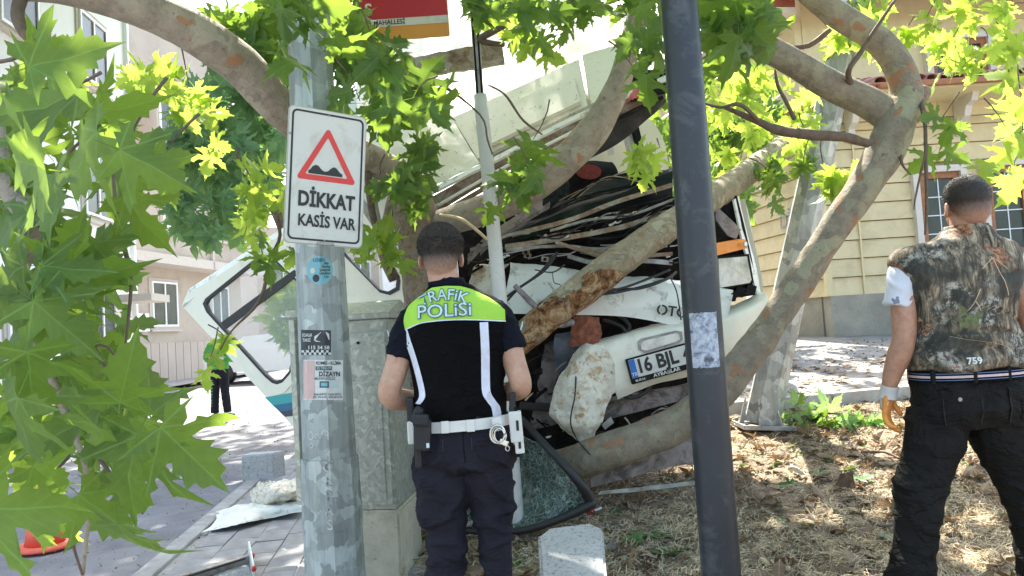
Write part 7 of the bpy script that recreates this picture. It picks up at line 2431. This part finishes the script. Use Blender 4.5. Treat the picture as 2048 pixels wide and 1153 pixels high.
hm = hair_mat('dark_brown_hair', (.50, .30, .21), (.020, .013, .009), 1.568, 1.655, .08)
def front_clip(obj, T, yface, zlow, thr_ear=None):
    """cut the hair away from the face and the lower neck"""
    bm = bmesh.new(); bm.from_mesh(obj.data)
    Ti = T.inverted()
    dead = []
    for v in bm.verts:
        q = Ti @ v.co
        lim = lerpt([(-.09, -.055), (-.05, -.035), (-.02, -.012), (.02, .012), (.045, .05), (.10, .075)], q.z)
        if q.y > lim or q.z < zlow - .010 * math.cos(q.x * 40): dead.append(v)
    bmesh.ops.delete(bm, geom=dead, context='VERTS')
    bm.to_mesh(obj.data); bm.free()
hr = rem2('hair', hair_shell(T1, .013, seed=2) + [([T1 @ v for v in ellipsoid((0.004, .035, .105), (.058, .062, .028))[0]], ellipsoid((0, 0, 0), (1, 1, 1))[1])], .0042, hm, p1, MB, 2, lambda c, n: .0016 * noise.noise(Vector((c.x * 90, c.y * 90, c.z * 30))))
front_clip(hr, T1, 0, -.062)
hair_strands(hr, T1, p1, MB, hm, 9000, .007, .013, 1)

shirt_rings = smooth_rings([(1.0, .01, 0, .150, .100), (1.2, .005, 0, .168, .112), (1.35, .005, 0, .19, .118), (1.43, .005, 0, .178, .098), (1.48, -.01, -.004, .115, .08), (1.53, -.018, -.006, .074, .07), (1.552, -.022, -.006, .068, .066)])
slL = [(-.13, .0, 1.42, .060), (-.160, -.005, 1.395, .062), (-.196, -.012, 1.33, .058), (-.218, -.02, 1.265, .056)]
slR = [(.13, .0, 1.42, .062), (.168, -.005, 1.395, .064), (.198, -.012, 1.33, .060), (.216, -.02, 1.268, .057)]
sh = rem2('shirt', [shell(shirt_rings), seg(slL), seg(slR), seg([(-.021, -.012, 1.50, .078), (-.028, -.010, 1.552, .067)])], .007, M['navy_shirt'], p1, MB, 3, wrinkle(.006, 12, 16, 3))
# sleeve badges
# vest
vest_rings = smooth_rings([(1.005, .01, 0, .163, .116), (1.06, .008, 0, .170, .122), (1.15, .004, 0, .176, .126), (1.25, .003, 0, .188, .130), (1.34, .004, 0, .205, .132), (1.40, .004, 0, .210, .130), (1.445, .002, 0, .192, .120), (1.48, -.003, -.002, .155, .108), (1.51, -.010, -.004, .105, .094), (1.532, -.016, -.006, .078, .080)], 50)
vs_ = rem2('vest', [shell(vest_rings, 48, 2.3)], .0075, M['black_cloth'], p1, MB, 3, wrinkle(.009, 6, 8, 5, .9))
dr = Drape(vs_, MB)
ylow = lambda x: 1.386 + .012 * math.cos((x + .02) * 9) - .016 * sstep(-.1, -.2, x)
yhigh = lambda x: lerpt([(-.205, 1.42), (-.185, 1.447), (-.155, 1.475), (-.10, 1.508), (-.07, 1.522), (-.016, 1.525), (.04, 1.52), (.08, 1.507), (.14, 1.475), (.175, 1.447), (.20, 1.42)], x)
yk = dr.grid('neon_yoke', -.204, .198, ylow, yhigh, 110, 34, .0045, M['neon'], p1, MB)
dr.grid('yoke_piping', -.205, .199, lambda x: ylow(x) - .004, ylow, 60, 1, .0052, M['reflect'], yk, MB)
dr.ribbon('reflective_stripe', [(-.187, 1.378), (-.162, 1.29), (-.142, 1.21), (-.128, 1.135), (-.132, 1.11), (-.150, 1.09)], .0125, .0035, M['reflect'], p1, MB)
dr.ribbon('reflective_stripe', [(.118, 1.38), (.117, 1.28), (.112, 1.18), (.112, 1.12), (.128, 1.085), (.142, 1.06), (.146, 1.02)], .0155, .0035, M['reflect'], p1, MB)
dr.text('back_lettering', 'TRAFiK', -.028, 1.490, .060, .192, .0100, M['print_edge'], yk, MB, .05, arc=.21)
dr.text('back_lettering', 'TRAFiK', -.028, 1.490, .0585, .188, .0112, M['print_fill'], yk, MB, .006, arc=.21)
dr.text('back_lettering', 'POLiSi', -.026, 1.430, .070, .204, .0100, M['print_edge'], yk, MB, .05)
dr.text('back_lettering', 'POLiSi', -.026, 1.430, .0685, .200, .0112, M['print_fill'], yk, MB, .006)
for sx_ in (-.208, .207):
    o = mesh2('sleeve_badge', *[ellipsoid((sx_ + (.045 if sx_ > 0 else -.040), -.0, 1.345), (.005, .026, .032), Matrix.Rotation(R(22 if sx_ > 0 else -22), 3, 'Y'))[k] for k in (0, 1)], M['print_fill'], p1, MB, True)
# trousers
hip = shell(smooth_rings([(1.03, .012, 0, .158, .108), (.98, .012, 0, .172, .116), (.92, .014, -.005, .184, .124), (.86, .016, -.005, .186, .122), (.83, .02, 0, .16, .105)], 24), 36, 2.3)
lgL = [(-.080, .0, .88, .100), (-.076, -.004, .80, .098), (-.064, .0, .70, .088), (-.052, .002, .60, .076), (-.056, -.002, .50, .070), (-.062, -.004, .40, .066), (-.066, -.002, .25, .064), (-.070, .0, .09, .070)]
lgR = [(.112, .0, .88, .098), (.118, -.004, .80, .096), (.130, .0, .70, .084), (.146, .002, .60, .074), (.162, -.002, .50, .066), (.174, -.004, .40, .060), (.182, -.002, .25, .060), (.188, .0, .09, .068)]
lgL = [(x - .05 * (1.0 - z), y, z, r) for x, y, z, r in lgL]; lgR = [(x - .008 - .085 * (1.0 - z), y, z, r * .95) for x, y, z, r in lgR]
cargoL = ellipsoid((-.145, .01, .70), (.030, .07, .10)); cargoR = ellipsoid((.168, .01, .70), (.022, .07, .10))
tr_ = rem2('trousers', [hip, seg(lgL, 20), seg(lgR, 20), cargoL, cargoR], .0075, M['navy_cloth'], p1, MB, 3, wrinkle(.017, 7, 10, 9, 1.3))
dt = Drape(tr_, MB)
# pocket flaps and seam
dt.grid('pocket_flap', -.150, -.058, lambda x: .925 - .012 * sstep(-.15, -.06, x), lambda x: .962 - .004 * x, 12, 4, .004, M['navy_cloth'], tr_, MB)
dt.grid('pocket_flap', .048, .150, lambda x: .928, lambda x: .957 + .005 * x, 12, 4, .004, M['navy_cloth'], tr_, MB)
dt.ribbon('seam', [(.016, 1.0), (.017, .93), (.020, .87)], .0015, .002, M['black_cloth'], tr_, MB, 12)
mesh2('pocket_clip', *tube_geo([(Vector((.205, -.03, .905)), .006), (Vector((.222, -.04, .89)), .012), (Vector((.214, -.03, .868)), .008)], 8, 8)[:2], M['holster'], tr_, MB, True)
stitch = fabric('navy_stitching', (.045, .043, .055))
for x0, x1 in ((-.150, -.058), (.048, .150)):
    dt.ribbon('stitching', [(x0, .922), ((x0 + x1) / 2, .922), (x1, .918)], .0016, .0065, stitch, tr_, MB, 14)
    dt.ribbon('stitching', [(x1 if x0 < 0 else x0, .96), (x1 if x0 < 0 else x0, .918)], .0016, .0065, stitch, tr_, MB, 8)
# shoes
for cx in (-.12, .12):
    mesh2('shoe', *ellipsoid((cx, .05, .045), (.048, .14, .048)), M['shoe'], p1, MB, True)
# belt with keepers
def band(name, z0, z1, rx, ry, cx, mat, parent, Mb, th=.005, tilt=0.0, n=60):
    V, Fc = [], []
    for i in range(n):
        a = 2 * math.pi * i / n
        c, s = math.cos(a), math.sin(a)
        x0 = cx + rx * math.copysign(abs(c) ** (2 / 2.3), c); y0 = ry * math.copysign(abs(s) ** (2 / 2.3), s)
        for (k, z) in ((1, z0), (1, z1)):
            V.append(Vector((x0, y0, z + tilt * (x0 - cx))))
        V.append(Vector((x0 - c * th, y0 - s * th, z1 + tilt * (x0 - cx)))); V.append(Vector((x0 - c * th, y0 - s * th, z0 + tilt * (x0 - cx))))
    for i in range(n):
        j = (i + 1) % n
        for k in range(4): Fc.append((i * 4 + k, j * 4 + k, j * 4 + (k + 1) % 4, i * 4 + (k + 1) % 4))
    return mesh2(name, V, Fc, mat, parent, Mb, False)
bt = band('belt', .985, 1.025, .182, .131, .012, M['white_belt'], p1, MB, tilt=.03)
for x in (-.046, .048):
    mesh2('keeper', *[(lambda bmv: bmv)(0) for _ in ()], ) if False else None
    bm = bmesh.new(); box_bm(bm, (x, -.133, 1.005), .030, .012, .044, bevel=.003)
    o = bm_obj('belt_keeper', bm, M['white_belt'], None); par(o, bt); o.matrix_basis = MB
def pbox(name, c, s, mat, parent, rot=None, bevel=.004, Mb=MB):
    bm = bmesh.new(); box_bm(bm, c, s[0], s[1], s[2], rot, bevel)
    o = bm_obj(name, bm, mat, None); par(o, parent); o.matrix_basis = Mb
    return o
# left pouch and baton holder
po = pbox('pouch', (-.128, -.145, .985), (.062, .05, .115), M['holster'], p1, Matrix.Rotation(R(3), 3, 'Y'), .010)
pbox('pouch_flap', (-.128, -.168, 1.040), (.058, .035, .045), M['holster'], po, Matrix.Rotation(R(6), 3, 'Y'), .010)
pbox('pouch_label', (-.108, -.171, .948), (.011, .002, .017), M['print_fill'], po, None, .0005)
pbox('pouch_strap', (-.145, -.135, 1.055), (.035, .04, .06), M['holster'], po, Matrix.Rotation(R(25), 3, 'Y'), .008)
pbox('baton_end', (-.150, -.12, .895), (.026, .026, .07), M['holster'], po, Matrix.Rotation(R(2), 3, 'Y'), .008)
pbox('side_holster', (-.178, -.05, .985), (.030, .07, .085), M['white_belt'], p1, None, .008)
pbox('radio', (-.180, -.045, 1.065), (.028, .04, .10), M['holster'], p1, None, .008)
# right white holster, radio antenna and handcuffs
ho = pbox('holster', (.213, -.075, .985), (.048, .035, .115), M['white_belt'], p1, Matrix.Rotation(R(-2), 3, 'Y'), .006)
pbox('holster_neck', (.222, -.075, .915), (.034, .028, .060), M['white_belt'], ho, Matrix.Rotation(R(-2), 3, 'Y'), .005)
pbox('holster_slot', (.219, -.0935, .990), (.010, .002, .038), M['holster'], ho, None, .0005)
pbox('holster_slot', (.223, -.090, .918), (.010, .002, .028), M['holster'], ho, None, .0005)
pbox('radio_handle', (.205, -.07, 1.075), (.024, .030, .075), M['holster'], p1, Matrix.Rotation(R(6), 3, 'Y'), .009)
pbox('radio_body', (.212, -.07, 1.035), (.022, .028, .05), M['under'], p1, Matrix.Rotation(R(-6), 3, 'Y'), .006)
hc = pbox('cuff_strap', (.146, -.137, 1.005), (.034, .012, .05), M['white_belt'], p1, Matrix.Rotation(R(-8), 3, 'Y'), .003)
def torus(name, c, r, rr, mat, parent, sq=1.0, tilt=0.0, Mb=MB, a0=0, a1=360):
    pts = []
    n = 26
    for k in range(n + 1):
        a = R(a0 + (a1 - a0) * k / n)
        v = Matrix.Rotation(tilt, 3, 'Y') @ Vector((r * math.cos(a), 0, r * sq * math.sin(a)))
        pts.append((Vector(c) + v, rr))
    V, Fc, _ = tube_geo(pts, 8, n)
    return mesh2(name, V, Fc, mat, parent, Mb, True)
torus('handcuff', (.145, -.160, .972), .026, .0042, M['chrome'], hc, 1.25, R(8))
torus('handcuff', (.150, -.150, .966), .024, .0042, M['chrome'], hc, 1.3, R(-12))
torus('handcuff', (.152, -.168, .968), .018, .003, M['chrome'], hc, 1.35, R(0))
pbox('cuff_lock', (.166, -.160, .940), (.034, .010, .020), M['chrome'], hc, Matrix.Rotation(R(25), 3, 'Y'), .003)
torus('cuff_chain', (.178, -.160, .918), .007, .0018, M['chrome'], hc, 1.3)
# spectacles arm behind the ear
o = mesh2('spectacles', *tube_geo([(T1 @ Vector((.083, -.004, .018)), .0016), (T1 @ Vector((.076, .05, .022)), .0016), (T1 @ Vector((.055, .098, .02)), .0016)], 6, 8)[:2], M['black'], p1, MB, True)

# ------------------------------------------------------------------ the man in the hunting vest
H2 = 1.72
top2_ = P(1935, 352, 3.05)
ct2 = P(1924, 640, 3.05)
o2 = Vector((ct2.x, ct2.y, top2_.z - H2))
p2 = root('person', o2, 'person seen from behind in a woodland-print vest with an orange work glove', 'person')
MC = Matrix.Translation(o2)
hx = top2_.x - o2.x
head, T2 = head_geo(Vector((hx, .0, 1.598)), 1.0, Matrix.Rotation(R(-2), 3, 'X'))
neck = [seg([(hx - .012, -.012, 1.41, .074), (hx - .006, -.01, 1.48, .066), (hx, -.004, 1.56, .064)])]
torso = smooth_rings([(.93, -.005, 0, .17, .11), (1.1, -.005, 0, .17, .115), (1.3, -.005, 0, .19, .12), (1.40, -.005, 0, .18, .10), (1.46, -.005, -.005, .09, .07)])
arL = [(-.195, .0, 1.38, .056), (-.222, -.01, 1.28, .052), (-.238, -.02, 1.17, .047), (-.246, -.02, 1.09, .044), (-.262, -.005, 1.03, .045), (-.284, .015, .96, .036), (-.296, .035, .895, .027)]
arR = [(.19, .0, 1.38, .056), (.225, -.01, 1.28, .052), (.247, -.015, 1.17, .047), (.258, -.015, 1.09, .044), (.265, .02, 1.03, .044), (.262, .10, .97, .036), (.24, .17, .93, .027)]
rem2('body', head + ear_geo(T2, 1) + ear_geo(T2, -1) + neck + [shell(torso), seg(arL), seg(arR)] + hand_geo((.24, .17, .93), (-.2, .7, -.5), (-1, 0, 0), .6), .0055, M['skin2'], p2, MC, 3)
hm2 = hair_mat('short_black_hair', (.42, .225, .145), (.020, .014, .010), 1.535, 1.62, .08)
hr2 = rem2('hair', hair_shell(T2, .004, seed=5), .0045, hm2, p2, MC, 2, lambda c, n: .0008 * noise.noise(c * 150))
front_clip(hr2, T2, 0, -.05)
hair_strands(hr2, T2, p2, MC, hm2, 9000, .002, .004, 2)
gl = rem2('glove', hand_geo((-.298, .038, .89), (-.10, .10, -1), (.55, .75, .1), .55, 1.10, palm_n=(-.8, .6, 0)), .0032, M['glove'], p2, MC, 2)
mesh2('glove_cuff', *tube_geo([(Vector((-.292, .030, .912)), .034), (Vector((-.296, .036, .885)), .033), (Vector((-.300, .040, .862)), .036)], 20, 8)[:2], M['glove_cuff'], gl, MC, True)
mesh2('glove_back', *ellipsoid((-.318, .034, .845), (.012, .028, .034), Matrix.Rotation(R(14), 3, 'Y')), M['glove_cuff'], gl, MC, True)
# printed T-shirt sleeves
sl2L = [(-.15, .0, 1.385, .060), (-.205, -.004, 1.36, .060), (-.236, -.01, 1.30, .056), (-.256, -.012, 1.222, .054)]
sl2R = [(.15, .0, 1.385, .060), (.205, -.004, 1.36, .060), (.240, -.01, 1.30, .058), (.262, -.012, 1.20, .056)]
rem2('shirt', [shell(smooth_rings([(1.05, -.005, 0, .16, .10), (1.38, -.005, 0, .17, .10), (1.44, -.005, 0, .09, .08)], 12)), seg(sl2L), seg(sl2R)], .008, M['floral'], p2, MC, 3, wrinkle(.008, 10, 14, 2))
v2r = smooth_rings([(.968, -.004, 0, .206, .150), (1.0, -.004, 0, .214, .156), (1.07, -.005, 0, .205, .148), (1.17, -.005, 0, .196, .142), (1.28, -.004, 0, .215, .144), (1.36, -.004, 0, .240, .138), (1.405, -.004, 0, .250, .125), (1.44, -.004, 0, .222, .110), (1.46, hx * .4 - .004, -.004, .150, .098), (1.48, hx * .6, -.008, .100, .088), (1.51, hx * .7, -.010, .080, .078)], 56)
def puff(co, n):
    # quilted seams arching across the back
    zz = co.z - .05 * math.cos(co.x * 9)
    s_ = 0
    for z0 in (1.02, 1.09, 1.16): s_ -= .010 * math.exp(-((zz - z0 + .02) / .006) ** 2)
    return s_ + .010 * (1 - 2 * abs(noise.noise(Vector((co.x * 6 + co.z * 3, co.y * 6, co.z * 11))))) + .006 * noise.noise(co * 9)
v2 = rem2('camouflage_vest', [shell(v2r, 48, 2.5)], .0075, M['camo'], p2, MC, 3, puff)
mesh2('collar', *[shell(smooth_rings([(1.455, hx * .55, -.008, .104, .092), (1.485, hx * .65, -.010, .090, .086), (1.525, hx * .75, -.010, .080, .080)], 12), 40)[k] for k in (0, 1)], M['camo'], v2, MC, True)
d2 = Drape(v2, MC)
d2.text('printed_number', '759', -.058, 1.003, .034, .052, .004, M['paper'], v2, MC, .03)
d2.ribbon('hem', [(-.20, .974), (-.1, .970), (0, .969), (.1, .971), (.20, .975)], .0, .002, M['camo'], v2, MC, 4) if False else None
# twigs printed on the vest
for pts in (((.055, 1.39), (.085, 1.30), (.10, 1.24)), ((.055, 1.385), (.01, 1.345)), ((.06, 1.385), (.11, 1.34)), ((-.01, 1.27), (-.035, 1.22), (-.06, 1.19)), ((-.03, 1.225), (-.01, 1.19)), ((-.13, 1.10), (-.08, 1.085), (.0, 1.07), (.07, 1.05), (.09, 1.02))):
    d2.ribbon('printed_twig', list(pts), .0016, .0022, M['cutwood'], v2, MC, 14)
hip2 = shell(smooth_rings([(.985, -.002, 0, .190, .128), (.93, -.002, 0, .205, .135), (.86, .0, -.008, .212, .142), (.79, .005, -.005, .210, .135), (.74, .008, 0, .17, .11)], 24), 36, 2.4)
l2L = [(-.100, .0, .80, .118), (-.115, .0, .72, .114), (-.145, .01, .60, .100), (-.172, .01, .50, .088), (-.188, .0, .44, .086), (-.200, .0, .34, .080), (-.212, .0, .24, .082), (-.222, -.005, .15, .095), (-.222, 0, .09, .088), (-.215, .005, .05, .090)]
l2R = [(.105, .0, .80, .118), (.125, .0, .72, .114), (.165, .01, .60, .098), (.205, .01, .50, .086), (.228, .0, .42, .084), (.245, .0, .32, .080), (.258, .0, .22, .080), (.268, -.005, .13, .088), (.27, 0, .05, .090)]
l2L = [(x - .075 * (1.1 - z), y, z, r) for x, y, z, r in l2L]; l2R = [(x - .05 * (1.1 - z), y, z, r) for x, y, z, r in l2R]
def jeans(co, n):
    a = wrinkle(.010, 7, 7, 4, 1.3)(co, n)
    # stacked folds at knee and hem
    for z0, k in ((.545, .012), (.50, .009), (.16, .014), (.11, .012)):
        a += k * math.exp(-((co.z - z0 - .15 * (co.x + .2) * (1 if co.x < 0 else -1)) / .016) ** 2) * (1 if n.x * (1 if co.x > 0 else -1) > -.3 else .3)
    return a
t2_ = rem2('trousers', [hip2, seg(l2L, 20), seg(l2R, 20), ellipsoid((-.262, .0, .52), (.045, .07, .05)), ellipsoid((-.205, 0, .62), (.07, .08, .05))], .008, M['black_denim'], p2, MC, 3, jeans)
d3 = Drape(t2_, MC)
for x0, x1 in ((-.165, -.040), (.065, .185)):
    d3.grid('back_pocket', x0, x1, lambda x: .765, lambda x: .885 - .01 * math.cos(x * 20), 14, 12, .004, M['black_denim'], t2_, MC)
    d3.grid('pocket_flap', x0 - .004, x1 + .004, lambda x: .868 - .02 * math.exp(-((x - x0 - .06) / .03) ** 2), lambda x: .900, 14, 4, .008, M['black_denim'], t2_, MC)
    d3.ribbon('pocket_pleat', [((x0 + x1) / 2, .86), ((x0 + x1) / 2, .77)], .009, .007, M['black_denim'], t2_, MC, 10)
stitch2 = fabric('denim_stitching', (.035, .032, .029))
for x0, x1 in ((-.165, -.040), (.065, .185)):
    for pts in ([(x0, .865), (x0, .765)], [(x1, .865), (x1, .765)], [(x0, .765), ((x0 + x1) / 2, .763), (x1, .765)], [(x0 - .004, .870), ((x0 + x1) / 2, .850), (x1 + .004, .870)]):
        d3.ribbon('stitching', pts, .0016, .0105, stitch2, t2_, MC, 14)
d3.ribbon('seam', [(.005, .97), (.006, .86), (.008, .76)], .0018, .002, M['black_denim'], t2_, MC, 14)
mesh2('pocket_button', *ellipsoid(d3.pt(-.115, .862, .010), (.008, .003, .008)), M['rusty'], t2_, MC, True)
b2 = band('belt', .925, .968, .214, .152, -.002, M['black_cloth'], p2, MC, tilt=-.0)
band('belt_stripe', .941, .950, .2155, .1535, -.002, plain('belt_pink', (.55, .42, .40), .8, var=.15, scale=60, bump=.2), b2, MC)
band('belt_stripe', .956, .959, .2155, .1535, -.002, plain('belt_blue', (.10, .13, .25), .8), b2, MC)
band('belt_stripe', .932, .935, .2155, .1535, -.002, plain('belt_blue_2', (.10, .13, .25), .8), b2, MC)
for x in (-.055, .075, .185, -.185):
    pbox('belt_loop', (x, -.150 + abs(x) ** 2 * 1.6, .948), (.014, .014, .056), M['black_denim'], t2_, None, .002, MC)
for cx in (-.30, .225):
    mesh2('shoe', *ellipsoid((cx, .05, .02), (.050, .14, .045)), M['shoe'], p2, MC, True)
mesh2('arm_tattoo', *[(lambda V, F_: (V, F_))(*ellipsoid((-.272, -.022, .965), (.004, .004, .02)))[k] for k in (0, 1)], M['ink'], p2, MC, True) if False else None

# ------------------------------------------------------------------ officer far down the street
o3 = PG(443, 838)
o3 = Vector((o3.x, o3.y, G(o3.x, o3.y)))
p3 = root('person', o3, 'distant person in green high-visibility jacket and dark trousers with chevrons on the road', 'person')
MD = Matrix.Translation(o3) @ Matrix.Rotation(R(-20), 4, 'Z')
head, T3 = head_geo(Vector((0, .05, 1.60)), 1.0, Matrix.Rotation(R(-15), 3, 'X'))
neck = [seg([(0, .0, 1.42, .07), (0, .02, 1.5, .06), (0, .04, 1.57, .06)])]
a3L = [(-.18, .0, 1.40, .06), (-.24, -.02, 1.26, .05), (-.27, -.01, 1.12, .045), (-.22, .15, 1.08, .035), (-.14, .26, 1.12, .03)]
a3R = [(.18, .0, 1.40, .06), (.24, -.02, 1.26, .05), (.27, -.01, 1.12, .045), (.22, .15, 1.08, .035), (.14, .26, 1.12, .03)]
rem2('body', head + ear_geo(T3, 1) + ear_geo(T3, -1) + neck + [shell(smooth_rings([(.95, 0, 0, .15, .1), (1.3, 0, 0, .17, .11), (1.42, 0, 0, .15, .09)], 10)), seg(a3L), seg(a3R)] + hand_geo((-.14, .26, 1.12), (.5, .8, .1), (0, 0, 1), .6) + hand_geo((.14, .26, 1.12), (-.5, .8, .1), (0, 0, 1), .6), .012, M['skin'], p3, MD, 2)
jk = rem2('jacket', [shell(smooth_rings([(.92, 0, 0, .19, .14), (1.05, 0, 0, .19, .14), (1.3, 0, 0, .21, .14), (1.42, 0, 0, .19, .115), (1.47, 0, 0, .1, .08)], 24), 32), seg([(-.15, 0, 1.40, .08), (-.24, -.02, 1.26, .068), (-.272, -.01, 1.12, .062), (-.22, .13, 1.08, .05)]), seg([(.15, 0, 1.40, .08), (.24, -.02, 1.26, .068), (.272, -.01, 1.12, .062), (.22, .13, 1.08, .05)])], .012, fabric('hivis_green', (.09, .33, .08), bstr=.1, var=.06), p3, MD, 2, wrinkle(.008))
Drape(jk, MD).grid('reflective_band', -.17, .17, lambda x: 1.10, lambda x: 1.15, 12, 2, .006, M['reflect'], jk, MD)
mesh2('cap', *ellipsoid((0, .045, 1.675), (.092, .108, .075)), M['neon'], p3, MD, True)
t3 = rem2('trousers', [shell(smooth_rings([(1.0, 0, 0, .16, .11), (.9, 0, 0, .18, .12), (.82, 0, 0, .17, .11)], 10)), seg([(-.09, 0, .84, .10), (-.12, 0, .5, .078), (-.15, 0, .1, .075)]), seg([(.09, 0, .84, .10), (.11, 0, .5, .078), (.14, .02, .1, .075)])], .011, M['navy_cloth'], p3, MD, 2, wrinkle(.010))
d4 = Drape(t3, MD)
chev = plain('chevron_green', (.08, .62, .16), .5, bump=0)
for k in range(9):
    z = .22 + k * .055
    x = -.17 + k * .006
    for s_ in (-1, 1):
        d4.ribbon('chevron', [(x, z), (x + s_ * .028, z + .03)], .010, .006, chev, t3, MD, 4)
for cx in (-.15, .15): mesh2('shoe', *ellipsoid((cx, .05, .045), (.055, .15, .05)), M['shoe'], p3, MD, True)
